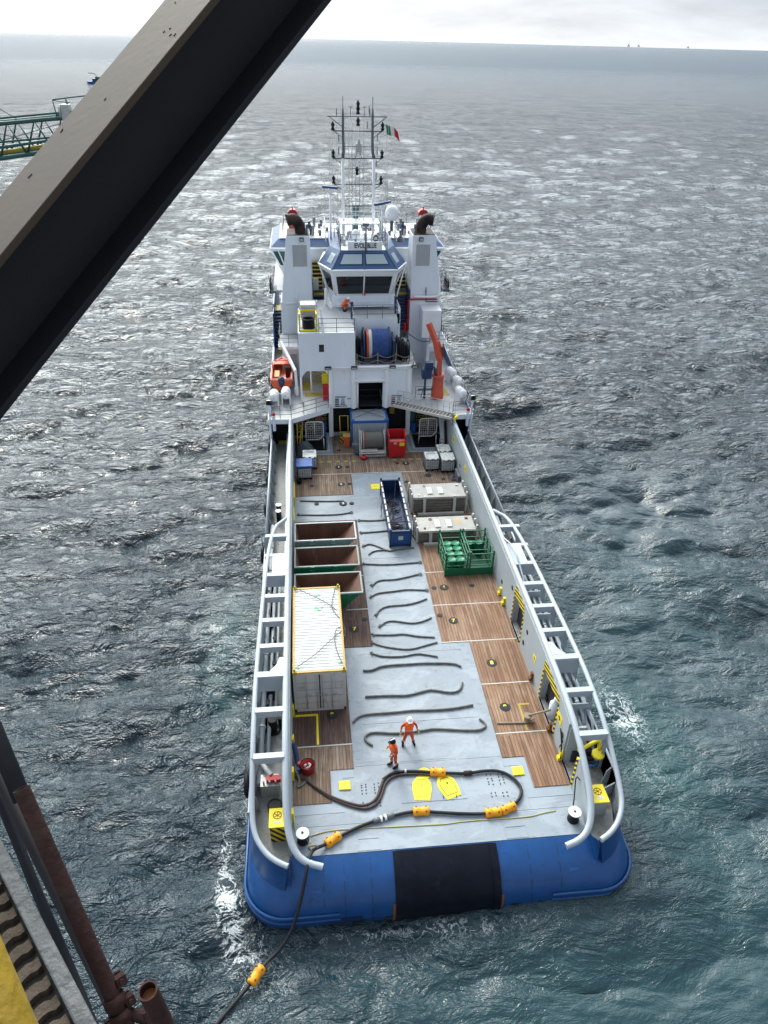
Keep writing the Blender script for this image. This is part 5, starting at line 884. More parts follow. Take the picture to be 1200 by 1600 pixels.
def coup(x, y, a, z=.13):
    d = Vector((math.cos(a), math.sin(a), 0)); c = Vector((x, y, z)); mb = MB().tube([c-d*.45, c-d*.15], .105, 12).tube([c+d*.15, c+d*.45], .105, 12)
    build_each(mb, 'hose_coupling', 'dark_grey', hs); build(MB().tube([c-d*.15, c-d*.06], .12, 12).tube([c+d*.04, c+d*.13], .12, 12), 'coupling_clamp', 'white_clean', hs)
coup(2.28, 17.63, .25)
build(MB().tube([(6.0, 19.47, .13), (6.35, 19.47, .13)], .11, 12), 'hose_flange', 'rusty_pipe', hs); build(MB().tube([(3.42, 19.8, .13), (3.5, 19.8, .13)], .10, 12), 'hose_band', 'container_white', hs)
build(MB().torus((-.62, 16.42, .4), .17, .04, 'y', 14, 6).tube([(-.62, 16.4, .5), (-.75, 16.6, .6)], .03, 6).tube([(-.95, 17.0, .3), (-.7, 16.5, .4)], .02, 5), 'lashing', 'rope_tan', hs)
fl0 = thing('hose_float', 'orange float on the hose nearest the port capstan, tilted', 'float', (.17, 16.86, .13), 'orange floats on the hose')
fp = fl0.location
mb = MB(); q_ = [(.27*math.sin(math.pi*2*k/12)*0, 0) for k in range(1)]
body = MB(); prf = [(-.34, .15), (-.31, .19), (-.12, .195), (-.10, .175), (.10, .175), (.12, .195), (.31, .19), (.34, .15)]
body.lathe((fp[0], fp[1], fp[2]), [(.01, -.34)]+[(r, h) for h, r in prf]+[(.01, .34)], 16, 'x')
build(body, 'float_shell', 'float_orange', fl0); mb = MB()
for dx in (-.2, .2):
    for a in (.9, 2.2): mb.obox((fp[0]+dx, fp[1]+.2*math.cos(a), fp[2]+.2*math.sin(a)), (.035, .03, .012), Matrix.Rotation(a-math.pi/2, 3, 'X'))
build_each(mb, 'float_bolt', 'rust', fl0)
fl0.rotation_euler = (0, 0, .55)
for x, y, z, a, lb in ((3.87, 17.8, .13, -.02, 'orange float on the middle of the aft hose run, alone near the black roller'), (4.87, 19.62, .13, -.12, 'orange float between the two yellow pin covers'), (6.85, 17.49, .13, .05, 'left one of the two touching orange floats'), (7.52, 17.62, .13, .35, 'right one of the two touching orange floats, at the bend of the hose'), (-2.82, 13.02, -1.86, .95, 'orange float on the water below the ship stern')): dup(fl0, (x, y, z), lb, a)
# thin yellow line
tag(build(MB().tube(smoothpath([(-1.37, 17.74, .06), (-1.3, 17.28, .05), (-1.12, 17.1, .2), (-.82, 17.12, .06), (.01, 17.33, .05), (1.4, 17.3, .05), (3.49, 17.23, .05), (4.9, 17.18, .05), (5.43, 17.26, .05), (8.28, 17.19, .05), (8.9, 17.33, .05), (9.5, 17.39, .05)], 3), .02, 6), 'heaving_line', 'rope_yellow'), 'thin yellow line stretched across the aft deck between the capstans', 'line')
tag(build(MB().tube(smoothpath([(8.1, 22.1, .09), (8.9, 22.05, .09), (9.5, 22.0, .1), (9.9, 22.15, .2)], 3), .05, 8).cyl((9.55, 22.15), .14, .1, .4, 14).cyl((9.55, 22.15), .19, .38, .44, 16).tube([(9.6, 22.15, .45), (10.5, 21.9, 1.0)], .05, 8), 'hawser', 'rope_tan'), 'short tan hawser and shackle block led from the starboard bulwark opening', 'rope')
tag(build(MB().lathe((10.85, 22.3, .05), [(.01, 0), (.25, 0), (.25, .9), (.1, 1.1), (.1, 1.25), (.01, 1.25)], 16), 'gas_cylinder', 'white'), 'squat white cylinder standing inside the striped starboard bulwark opening', 'cylinder')
# ---- white container
ct = thing('shipping_container', 'white roofed container with grey doors and ochre edges beside the port rail', 'container', (-.12, 26.6, .06))
x0, x1, y0, y1, zt_c = -1.34, 1.09, 23.6, 29.7, 2.62
build(MB().box(x0+.06, x1-.06, y0+.05, y1-.05, .2, zt_c-.05), 'container_body', 'container_grey', ct)
mb = MB(); n_ = 30; ys_ = np.linspace(y0+.1, y1-.1, n_*4+1); rows = []
for i, y in enumerate(ys_): z = zt_c+(.018 if (i % 4) in (1, 2) else -.012); rows.append([(x0+.07, y, z), (x1-.07, y, z)])
mb.grid(rows, False); build(mb, 'corrugated_roof', 'container_white', ct)
mb = MB()
for x in (x0, x1-.1): mb.box(x, x+.1, y0, y1, zt_c-.05, zt_c+.03)
for y in (y0, y1-.1): mb.box(x0+.1, x1-.1, y, y+.1, zt_c-.05, zt_c+.025)
for i in range(40):
    y = y0+.2+i*(y1-y0-.4)/39; mb.box(x0-.015, x0+.05, y, y+.06, zt_c-.04, zt_c+.04); mb.box(x1-.05, x1+.015, y, y+.06, zt_c-.04, zt_c+.04)
build(mb, 'roof_rail', 'ochre', ct)
mb = MB()
for x in (x0, x1-.16):
    for y in (y0-.02, y1-.16): mb.box(x-.01, x+.18, y, y+.18, zt_c-.12, zt_c+.05); mb.cyl((x+.08, y+.09), .05, zt_c+.05, zt_c+.2, 8)
build_each(mb, 'corner_casting', 'old_yellow', ct); mb = MB()
for x in (x0, x1-.1): mb.box(x, x+.1, y0, y0+.1, .06, zt_c-.12)
mb.box(x0, x1, y0, y0+.1, .06, .22); mb.box(x0, x1, y0-.01, y0+.08, zt_c-.14, zt_c-.05)
for x in (x0, x1-.1): mb.box(x, x+.1, y0+.1, y1, .06, .2)
build(mb, 'container_frame', 'container_grey', ct)
for k, (xa, xb) in enumerate(((x0+.11, -.145), (-.105, x1-.11))):
    d_ = build(MB().box(xa, xb, y0-.0, y0+.045, .24, zt_c-.15), 'container_door', 'container_grey', ct); mb = MB()
    for zz_ in (.62, 1.05, 1.5, 1.95): mb.box(xa+.04, xb-.04, y0-.028, y0, zz_, zz_+.035)
    mb.box(xa+.1, xa+.42, y0-.015, y0-.001, 1.62, 1.78) if k == 0 else mb.box(xb-.4, xb-.36, y0-.02, y0-.001, 1.5, 2.0).box(xb-.12, xb-.08, y0-.02, y0-.001, 1.5, 2.0)
    build(mb, 'door_rib', 'galv', d_); mb = MB()
    for x in (xa+.5, xb-.1) if k == 0 else (xa+.12, xa+.55): mb.tube([(x, y0-.05, .26), (x, y0-.05, zt_c-.18)], .022, 6); mb.box(x-.05, x+.22, y0-.065, y0-.03, 1.15, 1.19)
    build(mb, 'lock_rod', 'bulwark', d_)
build(MB().box(-.15, -.10, y0-.02, y0+.02, .24, zt_c-.15), 'door_gap', 'black', ct)
mb = MB()
for x, y, s_ in ((-.1, 29.0, .16), (-.15, 28.0, .13), (-.05, 27.85, .1), (-1.15, 29.35, .12), (.95, 29.45, .13), (-1.1, 23.95, .14), (.9, 24.1, .15), (.1, 28.05, .08)):
    for k in range(5): a = random.random()*6.28; rr0 = random.random()*s_; q_ = [(x+math.cos(a)*rr0+math.cos(t_)*s_*random.uniform(.25, .55)*1.3, y+math.sin(a)*rr0*.7+math.sin(t_)*s_*random.uniform(.2, .4)) for t_ in np.arange(0, 6.28, .8)]; mb.prism(q_, 'z', zt_c+.0195+.0006*k, zt_c+.0205+.0006*k)
build(mb, 'green_paint_mark', 'drum_green', ct)
sling = MB()
for P_ in ([(-1.2, 29.55, 2.75), (-.3, 28.9, 2.72), (.6, 28.1, 2.72), (1.1, 27.5, 2.5), (1.25, 27, 2.0), (1.2, 26.5, 2.2)], [(.93, 29.6, 2.75), (.72, 28.8, 2.72), (.6, 28.0, 2.72), (.75, 27.5, 2.72), (1.1, 27.0, 2.6), (1.22, 26.4, 2.3), (1.15, 26.0, 2.5)], [(-1.1, 23.9, 2.75), (-.3, 24.6, 2.72), (.5, 25.6, 2.72), (1.05, 26.2, 2.7), (1.25, 26.7, 2.3)], [(.95, 23.95, 2.75), (.7, 24.9, 2.72), (.65, 25.8, 2.72), (.8, 26.4, 2.72), (1.1, 26.6, 2.6), (1.2, 26.2, 2.2)]): sling.tube(smoothpath(P_, 3), .022, 6)
tag(build(sling, 'lifting_sling', 'rope_grey'), 'four legged wire sling lying slack over the white container roof', 'sling')
# ---- open skips
SK = [(35.15, 36.96, 'skip_grey', 'open rusty skip with a grey front, farthest forward of the row of three'), (32.6, 34.4, 'green', 'open rusty skip with a green front face, middle of the row of three'), (30.12, 31.9, 'green', 'open rusty skip standing right behind the white container')]
for ya, yb, cm, lab in SK:
    t_ = thing('waste_skip', lab, 'skip', (.53, (ya+yb)/2, .06), 'open waste skips by the port rail'); xa, xb, zt0, zb0 = -1.3, 2.36, 1.8, .16; ins = 1.5
    mb = MB()
    def wallq(a, b, c, d, th=.05):   # plate through four points, thickened
        n = (Vector(b)-Vector(a)).cross(Vector(d)-Vector(a)).normalized()*th; mb.hexa([a, b, c, d], [Vector(p)+n for p in (a, b, c, d)])
    A = (xa, ya, zt0); B_ = (xb, ya, zt0); C_ = (xb, yb, zt0); D_ = (xa, yb, zt0); a = (xa+.35, ya+.12, zb0); b_ = (xb-ins, ya+.12, zb0); c = (xb-ins, yb-.12, zb0); d = (xa+.35, yb-.12, zb0)
    inn = MB(); k = .05
    inn.add([(xa+k, ya+k, zt0-.01), (xb-k, ya+k, zt0-.01), (xb-k, yb-k, zt0-.01), (xa+k, yb-k, zt0-.01), (a[0]+k, a[1]+k, zb0+k), (b_[0]-k, b_[1]+k, zb0+k), (c[0]-k, c[1]-k, zb0+k), (d[0]+k, d[1]-k, zb0+k)], [(0, 1, 5, 4), (1, 2, 6, 5), (2, 3, 7, 6), (3, 0, 4, 7), (4, 5, 6, 7)])
    build(inn, 'skip_inside', 'skip_rust', t_)
    sh = MB().add([A, B_, C_, D_, a, b_, c, d], [(0, 1, 5, 4), (1, 2, 6, 5), (2, 3, 7, 6), (3, 0, 4, 7), (4, 5, 6, 7)]); build(sh, 'skip_shell', cm, t_)
    rim = MB().box(xa-.03, xb+.03, ya-.06, ya+.05, zt0-.06, zt0+.02).box(xa-.03, xb+.03, yb-.05, yb+.06, zt0-.06, zt0+.02).box(xa-.04, xa+.05, ya+.05, yb-.05, zt0-.06, zt0+.02).box(xb-.05, xb+.04, ya+.05, yb-.05, zt0-.06, zt0+.02)
    build(rim, 'skip_rim', 'bulwark' if cm == 'skip_grey' else 'skip_grey', t_)
    fr_b = MB().box(xa, xb-.5, ya-.08, ya-.02, zt0-.42, zt0-.08)
    for x in (-.3, 1.0): fr_b.box(x-.1, x+.1, ya-.16, ya-.06, zt0-.5, zt0+.05); fr_b.cyl((ya-.12, zt0-.2), .06, x-.16, x+.16, 8, axis='x')
    build(fr_b, 'skip_front_beam', cm, t_)
    mb = MB().box(xa+.2, xa+.35, ya+.1, yb-.1, .06, .2).box(xb-ins-.2, xb-ins, ya+.1, yb-.1, .06, .2)
    for y in (ya+.2, yb-.3): mb.add([(xb-.06, y, zt0-.1), (xb-.06, y+.1, zt0-.1), (xb-ins, y+.1, .06), (xb-ins, y, .06), (xb-ins+.12, y, .06), (xb-ins+.12, y+.1, .06)], [(0, 1, 2, 3), (0, 3, 4), (1, 5, 2), (0, 4, 5, 1)])
    build(mb, 'skip_feet', cm, t_)
# ---- blue skip
t_ = thing('blue_skip', 'long narrow open blue skip with dark hoses inside, standing on the steel strip', 'skip', (5.25, 39.6, .05))
xa, xb, ya, yb, h_ = 4.58, 5.9, 36.5, 42.8, 1.2
build(MB().box(xa, xa+.05, ya, yb, .15, h_-.03).box(xb-.05, xb, ya, yb, .15, h_-.03).box(xa+.05, xb-.05, yb-.05, yb, .15, h_).box(xa+.05, xb-.05, ya, ya+.05, .15, h_).box(xa+.05, xb-.05, ya+.05, yb-.05, .12, .2).box(xa+.05, xa+.25, ya+.1, yb-.1, .04, .13).box(xb-.25, xb-.05, ya+.1, yb-.1, .04, .13), 'skip_body', 'navy', t_)
mb = MB().box(xa-.03, xa+.07, ya, yb, h_-.03, h_+.05).box(xb-.07, xb+.03, ya, yb, h_-.03, h_+.05); build(mb, 'skip_rail', 'container_grey', t_)
mb = MB()
for i in range(9): y = ya+.2+i*.73; mb.box(xa-.05, xa+.09, y, y+.12, h_-.2, h_+.08); mb.box(xb-.09, xb+.05, y, y+.12, h_-.2, h_+.08)
for y in (ya, yb-.08): mb.box(xa-.03, xb+.03, y-.02, y+.1, h_-.05, h_+.06)
for x in (xa, xb-.05):
    for y in (ya, yb): mb.box(x-.04, x+.09, y-.05, y+.05, .05, h_+.2)
build_each(mb, 'skip_bracket', 'navy', t_); dd_ = build(MB().box(xa+.06, xb-.06, ya-.03, ya, .2, h_-.1), 'skip_door', 'hull_blue', t_)
build(MB().box(5.1, 5.4, ya-.045, ya-.031, .6, .88).box(5.15, 5.35, ya-.05, ya-.046, .66, .82), 'door_plate', 'container_grey', dd_)
mb = MB(); rr_ = random.Random(17)
for i in range(10): x = rr_.uniform(4.85, 5.6); y = rr_.uniform(37, 41.5); mb.torus((x, y, .3+.05*rr_.random()), rr_.uniform(.12, .26), .035, 'z', 16, 5)
for i in range(5): y = 37+i*.9; mb.tube(smoothpath([(4.75, y, .28), (5.2, y+.7, .34), (5.1, y+1.3, .3), (5.7, y+1.6, .3)], 2), .035, 6)
mb.bar((4.7, 38.3, .7), (5.8, 38.35, .7), .05); mb.bar((5.6, 42.6, 1.2), (5.2, 39.9, .3), .03); tag(build(mb, 'coiled_hoses', 'rubber'), 'black hoses and slings lying in the bottom of the blue skip', 'hoses')
tag(build(MB().tube(smoothpath([(4.5, 40.6, .9), (4.35, 40.4, .5), (4.45, 40.0, .2), (4.3, 39.9, .1)], 2), .03, 6).torus((4.42, 40.3, .6), .12, .03, 'x', 12, 5), 'chain_sling', 'dark_grey'), 'dark chain hanging over the left side of the blue skip', 'chain')
# ---- concrete slab stacks
for k, (xa, xb, ya, yb, h_, lab) in enumerate(((6.55, 10.1, 40.2, 41.95, 1.32, 'taller stack of pale topped slabs on timbers, farther forward by the starboard bulwark'), (6.45, 10.1, 36.75, 38.35, .98, 'lower stack of pale slabs with a rust spot, just behind the green rack'))):
    t_ = thing('slab_stack', lab, 'slab stack', ((xa+xb)/2, (ya+yb)/2, .06), 'slab stacks by the starboard bulwark'); nl = 5 if k == 0 else 4; lh = (h_-.25)/nl
    mb = MB(); rr_ = random.Random(k)
    for i in range(nl): e = rr_.uniform(-.05, .03); mb.box(xa+.06+e, xb-.06-e, ya+.04+rr_.uniform(0, .04), yb-.05, .14+i*lh, .14+(i+.78)*lh)
    build(mb, 'slab_layer', 'old_timber', t_); build(MB().box(xa+.1, xb-.1, ya+.1, yb-.1, .1, h_-.15), 'slab_core', 'timber_gap', t_)
    build(MB().box(xa-.02, xb+.02, ya, yb, h_-.16, h_), 'top_slab', 'concrete', t_, .02); mb = MB()
    for x in (7.55, 8.3): mb.box(x, x+.34, ya+.35, ya+1.15, h_+.001, h_+.09)
    build_each(mb, 'lifting_block', 'container_white', t_, .01); mb = MB()
    for x in (xa+.75, xb-.75): mb.box(x-.09, x+.09, ya-.12, ya-.0, .06, h_+.12)
    for x in (xa-.16, xb+.04):
        for y in (ya+.1, ya+.8, yb-.2): mb.box(x, x+.12, y, y+.14, .06, h_+.22)
    mb.box(xa+.3, xb-.1, ya-.3, ya-.12, .06, .2); build_each(mb, 'stack_post', 'container_grey', t_)
    mb = MB().cyl((xa+.4, ya+.3), .08, h_, h_+.05, 10).box(xb-.5, xb-.3, yb-.4, yb-.25, h_, h_+.06).torus((xa+.9, yb-.3, h_+.03), .1, .02, 'z', 12, 5)
    build(mb, 'slab_fitting', 'rust' if k else 'galv', t_)
    if k: build(MB().cyl((9.1, 37.7), .2, h_+.001, h_+.005, 16), 'rust_spot', 'ochre', t_)
tag(build(MB().bar((5.95, 38.9, .1), (6.35, 37.2, .1), .16, .14), 'timber_bearer', 'old_timber'), 'loose grey timber bearer beside the blue skip', 'timber')
# ---- green rack with drums
gr = thing('drum_rack', 'green open steel rack in two bays holding drums, by the starboard bulwark', 'rack', (9.0, 34.5, .06))
xa, xb, ya, yb, h_ = 7.55, 10.4, 33.3, 35.7, 1.62; xm = 8.95
mb = MB()
for x in (xa, xm-.1, xm+.06, xb):
    for y in (ya, yb): mb.box(x-.045, x+.045, y-.045, y+.045, .06, h_+.18)
for z in (h_, 1.15, .8): mb.bar((xa, ya, z), (xb, ya, z), .05); mb.bar((xa, yb, z), (xb, yb, z), .05); [mb.bar((x, ya, z), (x, yb, z), .05) for x in (xa, xm-.1, xm+.06, xb)]
for y in (ya+.8, ya+1.6): [mb.bar((x, y, .3), (x, y, h_), .05) for x in (xa, xb)]; mb.bar((xm, y, h_-.3), (xb, y, h_-.3), .05)
mb.bar((xa, ya, h_), (xa, yb, .5), .04); mb.bar((xb, ya, .5), (xb, yb, h_), .04)
build(mb, 'rack_frame', 'green', gr); build(MB().box(xa, xb, ya-.02, ya+.02, .14, .62).box(xa, xa+.04, ya, yb, .14, .5).box(xb-.04, xb, ya, yb, .14, .5).box(xa, xb, ya, yb, .1, .16).box(xa, xb, yb-.02, yb+.02, .14, .62), 'rack_panel', 'green', gr)
dr0 = None; n_ = 0
LBL = [['nearest left', 'second row left', 'third row left', 'farthest left'], ['nearest right', 'second row right', 'third row right', 'farthest right']]
for i in range(2):
    for j in range(4):
        x = 7.98+i*.52; y = 33.68+j*.54; lab = 'green lidded drum, %s, in the left bay of the green rack' % LBL[i][j]
        if dr0 is None:
            dr0 = thing('drum', lab, 'drum', (x, y, .17), 'green drums in the rack'); build(MB().lathe((x, y, .17), [(.01, 0), (.24, 0), (.25, .03), (.245, .4), (.255, .42), (.245, .44), (.245, .82), (.25, .86)], 20), 'drum_body', 'green', dr0); build(MB().lathe((x, y, 1.02), [(.25, 0), (.25, .03), (.23, .03), (.22, .015), (.01, .015)], 20), 'drum_lid', 'drum_green', dr0)
        else: dup(dr0, (x, y, .17), lab)
for i, (x, lab) in enumerate(((9.35, 'green lidded drum, left one in the right bay of the green rack'), (9.95, 'green lidded drum, right one in the right bay of the green rack'))): dup(dr0, (x, 35.3, .17), lab)
# ---- IBC tanks
def ibc(x, y, rz, lab, top, first=[None]):
    if first[0] is None:
        t_ = thing('bulk_container', lab, 'tank', (x, y, .06), 'caged bulk containers'); X0, X1, Y0, Y1 = x-.5, x+.5, y-.6, y+.6
        build(MB().box(X0+.03, X1-.03, Y0+.03, Y1-.03, .2, .98), 'tank_body', 'plastic_white', t_, .06); mb = MB()
        for k in range(7): z = .24+k*.12; mb.tube([(X0, Y0, z), (X1, Y0, z), (X1, Y1, z), (X0, Y1, z), (X0, Y0, z)], .012, 5)
        for k in range(7): u = X0+k/6; mb.tube([(u, Y0, .2), (u, Y0, 1.0)], .012, 5); mb.tube([(u, Y1, .2), (u, Y1, 1.0)], .012, 5)
        for k in range(8): u = Y0+k*1.2/7; mb.tube([(X0, u, .2), (X0, u, 1.0)], .012, 5); mb.tube([(X1, u, .2), (X1, u, 1.0)], .012, 5)
        mb.tube([(X0, Y0, 1.0), (X1, Y0, 1.0), (X1, Y1, 1.0), (X0, Y1, 1.0), (X0, Y0, 1.0)], .022, 6); build(mb, 'wire_cage', 'dark_grey', t_)
        build(MB().box(X0, X0+.14, Y0, Y1, .06, .2).box(X1-.14, X1, Y0, Y1, .06, .2).box(x-.07, x+.07, Y0, Y1, .06, .2).box(X0, X1, Y0+.02, Y1-.02, .16, .2), 'pallet', 'black', t_); first[0] = t_
    else: t_ = dup(first[0], (x, y, .06), lab, rz)
    return t_
ibc(-.68, 45.8, 0, 'caged tank under a blue lid by the port rail', 1); tag(build(MB().box(-1.3, -.1, 45.15, 46.4, 1.07, 1.2), 'tank_cover', 'blue', None, .03), 'flat blue cover lying on a caged tank by the port rail', 'cover')
ibc(-.3, 47.25, .05, 'open topped caged tank behind the blue lidded one, next to the dark tarpaulin', 0); ibc(8.75, 46.4, .03, 'open cut caged tank, leftmost of the three on the starboard side', 0); ibc(9.9, 46.1, -.02, 'full white caged tank nearest the starboard bulwark', 0); ibc(9.85, 47.5, .04, 'caged tank standing behind the other two on the starboard side', 0)
def liner(x, y, lab, z=1.04, full=False):
    mb = MB(); rr_ = random.Random(int(x*9)); n_ = 12; rows = []
    for i in range(n_+1):
        rows.append([(x-.5+i/n_, y-.58+j*1.16/n_, z+(.06*math.sin(i*1.3)*math.cos(j*1.7))+(-.25 if not full and 2 < i < n_-2 and 2 < j < n_-2 else .04)+rr_.uniform(-.02, .02)) for j in range(n_+1)])
    mb.grid(rows); tag(build(mb, 'plastic_liner', 'container_white'), lab, 'liner')
liner(-.3, 47.25, 'white plastic liner in the open tank next to the dark tarpaulin'); liner(8.75, 46.4, 'sagging white liner in the leftmost starboard tank'); liner(9.9, 46.1, 'bulging white liner on the full starboard tank', 1.08, True); liner(9.85, 47.5, 'crumpled white liner in the rear starboard tank')
tp = MB(); rr_ = random.Random(4); rows = []
for i in range(13):
    th_ = i/12; rows.append([(-1.35+1.5*th_, 48.3+j*1.4/10, .06+max(0, 1.15*math.sin(math.pi*th_)**.6*math.sin(math.pi*j/10)**.6+rr_.uniform(-.09, .09))) for j in range(11)])
tp.grid(rows); tag(build(tp, 'tarpaulin', 'tarp'), 'crumpled dark grey tarpaulin heap by the port rail forward', 'tarpaulin')
tag(build(MB().lathe((-1.1, 44.75, .06), [(.01, 0), (.17, 0), (.2, .3), (.2, .32), (.16, .32), (.15, .1), (.01, .1)], 16), 'black_bucket', 'black'), 'small black bucket in front of the blue lidded tank', 'bucket')
# ---- red bin
rb = thing('red_bin', 'tall red steel bin with a square opening, beside the winch reel', 'bin', (6.35, 47.9, .06)); xa, xb, ya, yb = 5.7, 7.02, 47.95, 49.2
build(MB().hexa([(xa+.05, ya, .2), (xb-.05, ya, .2), (xb-.05, yb, .2), (xa+.05, yb, .2)], [(xa, ya-.0, 1.02), (xb, ya-.0, 1.02), (xb, yb, 1.02), (xa, yb, 1.02)]).box(xa+.1, xa+.3, ya+.05, yb, .06, .2).box(xb-.3, xb-.1, ya+.05, yb, .06, .2), 'bin_body', 'red', rb)
build(MB().box(xa, xa+.06, ya, yb, 1.02, 1.95).box(xb-.06, xb, ya, yb, 1.02, 1.95).box(xa+.06, xb-.06, ya, ya+.06, 1.02, 1.5).box(xa+.06, xb-.06, yb-.06, yb, 1.02, 1.95).add([(xa+.06, ya, 1.5), (xb-.06, ya, 1.5), (xb-.06, ya+.25, 1.56), (xa+.06, ya+.25, 1.56)], [(0, 1, 2, 3)]), 'bin_hood', 'red', rb)
build(MB().box(xa+.1, xb-.1, ya+.1, yb-.1, 1.15, 1.2), 'bin_content', 'skip_rust', rb); build(MB().box(xa+.38, xa+.62, ya-.02, ya-.003, 1.28, 1.42), 'bin_label', 'container_white', rb); build(MB().box(xb-.5, xb-.12, ya-.02, ya-.003, 1.12, 1.4), 'bin_sign', 'yellow', rb); build(MB().box(xa-.02, xb+.02, ya-.03, ya, .98, 1.05), 'bin_band', 'red', rb)
textmesh('WASTE', .09, (xa+.5, ya-.022, 1.35), ROT_WALL, 'bin_lettering', 'red', rb, .002)
# ---- winch reel unit
wr = thing('winch_reel', 'galvanised winch frame with a grey wire rope drum in front of the blue container', 'winch', (4.5, 48.9, .06))
mb = MB()
for x in (3.55, 5.5):
    mb.bar((x, 48.3, .2), (x, 49.1, 2.0), .1); mb.bar((x, 49.9, .2), (x, 49.1, 2.0), .1); mb.box(x-.05, x+.05, 48.2, 50, .14, .26)
mb.box(3.5, 5.55, 48.15, 48.27, .14, .3).box(3.5, 5.55, 49.9, 50, .14, .3).bar((3.55, 49.1, 1.95), (3.55, 49.1, 2.3), .06).bar((5.5, 49.1, 1.95), (5.5, 49.1, 2.3), .06)
build(mb, 'winch_frame', 'galv', wr); build(MB().box(3.6, 5.45, 48.1, 48.65, .42, .48).box(3.6, 4.9, 48.2, 48.6, .55, .6), 'winch_step', 'container_grey', wr); build(MB().lathe((3.95, 49.1, 1.1), [(.60+.012*(k % 2), k*.033) for k in range(43)], 30, 'x'), 'wire_drum', 'rope_grey', wr)
for x in (3.68, 3.82, 5.42): build(MB().torus((x, 49.1, 1.1), .72, .035, 'x', 30, 6).cyl((49.1, 1.1), .7, x-.012, x+.012, 30, axis='x'), 'drum_flange', 'galv' if x != 3.68 else 'container_grey', wr)
build(MB().torus((3.9, 49.1, 1.1), .66, .04, 'x', 30, 6), 'red_band', 'crane_red', wr); build(MB().box(3.15, 3.5, 48.6, 49.3, .2, .95).cyl((49.0, .7), .22, 3.0, 3.2, 12, axis='x'), 'winch_motor', 'dark_grey', wr)
tag(build(MB().lathe((3.8, 47.95, .06), [(.01, 0), (.2, 0), (.22, .22), (.2, .26), (.01, .26)], 18), 'red_tub', 'red'), 'small round red tub under the front of the winch frame', 'tub')
# ---- blue container at the doorway
bc = thing('blue_container', 'light blue container with dark blue frame and grey roof standing in the doorway', 'container', (4.38, 51, .06)); xa, xb, ya, yb, h_ = 2.98, 5.9, 50.02, 52.3, 2.22
build(MB().box(xa+.04, xb-.04, ya+.04, yb, .1, h_-.04), 'container_body', 'rail_grey', bc); mb = MB().box(xa, xb, ya, ya+.14, h_-.14, h_+.03)
for x in (xa, xb-.14): mb.box(x, x+.14, ya+.14, yb, h_-.08, h_+.03); mb.box(x, x+.14, ya, ya+.12, .06, h_-.14)
for x in (xa, xb-.3):
    for y in (ya-.02, yb-.3): mb.box(x, x+.3, y, y+.3, h_, h_+.1)
build(mb, 'container_frame', 'blue', bc); mb = MB()
for i in range(14): x = xa+.25+i*.19; mb.box(x, x+.05, ya, ya+.04, .25, h_-.18)
build(mb, 'door_corrugation', 'bulwark', bc); build(MB().tube([(3.2, 50.5, h_+.1), (4.0, 51.2, h_+.06), (5.6, 52.6, h_+.1)], .02, 5).tube([(5.6, 50.5, h_+.1), (4.6, 51.4, h_+.06), (3.3, 52.6, h_+.1)], .02, 5), 'roof_sling', 'rope_grey', bc); build(MB().box(3.1, 3.45, 50.17, 50.2, .9, 1.3), 'door_plate', 'black', bc)
# ---- racks with white mesh
mr0 = thing('mesh_gate', 'white mesh gate stand over the port hatch', 'gate', (.15, 50, .03), 'white mesh gates'); mb = MB(); xa, xb = -.52, .83
mb.tube(smoothpath([(xa, 50, .8), (xa, 50, 2.2), (xa+.1, 50, 2.32), (xb-.1, 50, 2.32), (xb, 50, 2.2), (xb, 50, .8), (xa, 50, .8)], 1), .045, 8).tube([(xb, 50, .9), (xb+.02, 49.9, .03)], .045, 8).tube([(xa, 50, .9), (xa, 50.2, .03)], .045, 8).tube([(.15, 50, .8), (.15, 50, 2.3)], .045, 8); build(mb, 'gate_frame', 'container_grey', mr0); mb = MB()
for k in range(1, 8): z = .8+k*.19; mb.bar((xa, 50, z), (xb, 50, z), .03)
for k in range(1, 8): x = xa+k*.169; mb.bar((x, 50, .8), (x, 50, 2.3), .03)
build(mb, 'gate_mesh', 'galv', mr0); dup(mr0, (9.02, 50.05, .03), 'white mesh gate stand over the starboard hatch')
ob = thing('orange_bin', 'orange wheeled bin left of the winch reel', 'bin', (2.62, 50.1, .06)); build(MB().hexa([(2.42, 49.95, .1), (2.82, 49.95, .1), (2.82, 50.35, .1), (2.42, 50.35, .1)], [(2.36, 49.88, 1.0), (2.88, 49.88, 1.0), (2.88, 50.42, 1.0), (2.36, 50.42, 1.0)]), 'bin_body', 'orange_boat', ob); build(MB().box(2.34, 2.9, 49.86, 50.44, 1.0, 1.06), 'bin_lid', 'ochre', ob)
yt = thing('hand_trolley', 'yellow hand trolley with a striped base next to the blue container', 'trolley', (2.5, 50.9, .06)); build(MB().tube([(2.2, 50.9, .1), (2.15, 51.2, 2.2), (2.8, 51.2, 2.2), (2.8, 50.9, .1)], .035, 6).tube([(2.2, 50.95, .9), (2.8, 50.95, .9)], .03, 6), 'trolley_frame', 'yellow', yt); build(MB().box(2.15, 2.85, 50.75, 50.82, .1, .55), 'trolley_plate', 'hazard_x', yt)
sl_ = thing('step_ladder', 'small aluminium step ladder beside the starboard bulwark, forward', 'ladder', (10.0, 48.95, .06)); build(MB().tube([(9.8, 48.8, .06), (9.85, 49.1, 1.1)], .03, 6).tube([(10.2, 48.8, .06), (10.15, 49.1, 1.1)], .03, 6), 'ladder_rail', 'galv', sl_); mb = MB()
for k in range(4): mb.box(9.82, 10.18, 48.82+k*.07, 48.92+k*.07, .25+k*.24, .29+k*.24)
build(mb, 'ladder_step', 'galv', sl_)
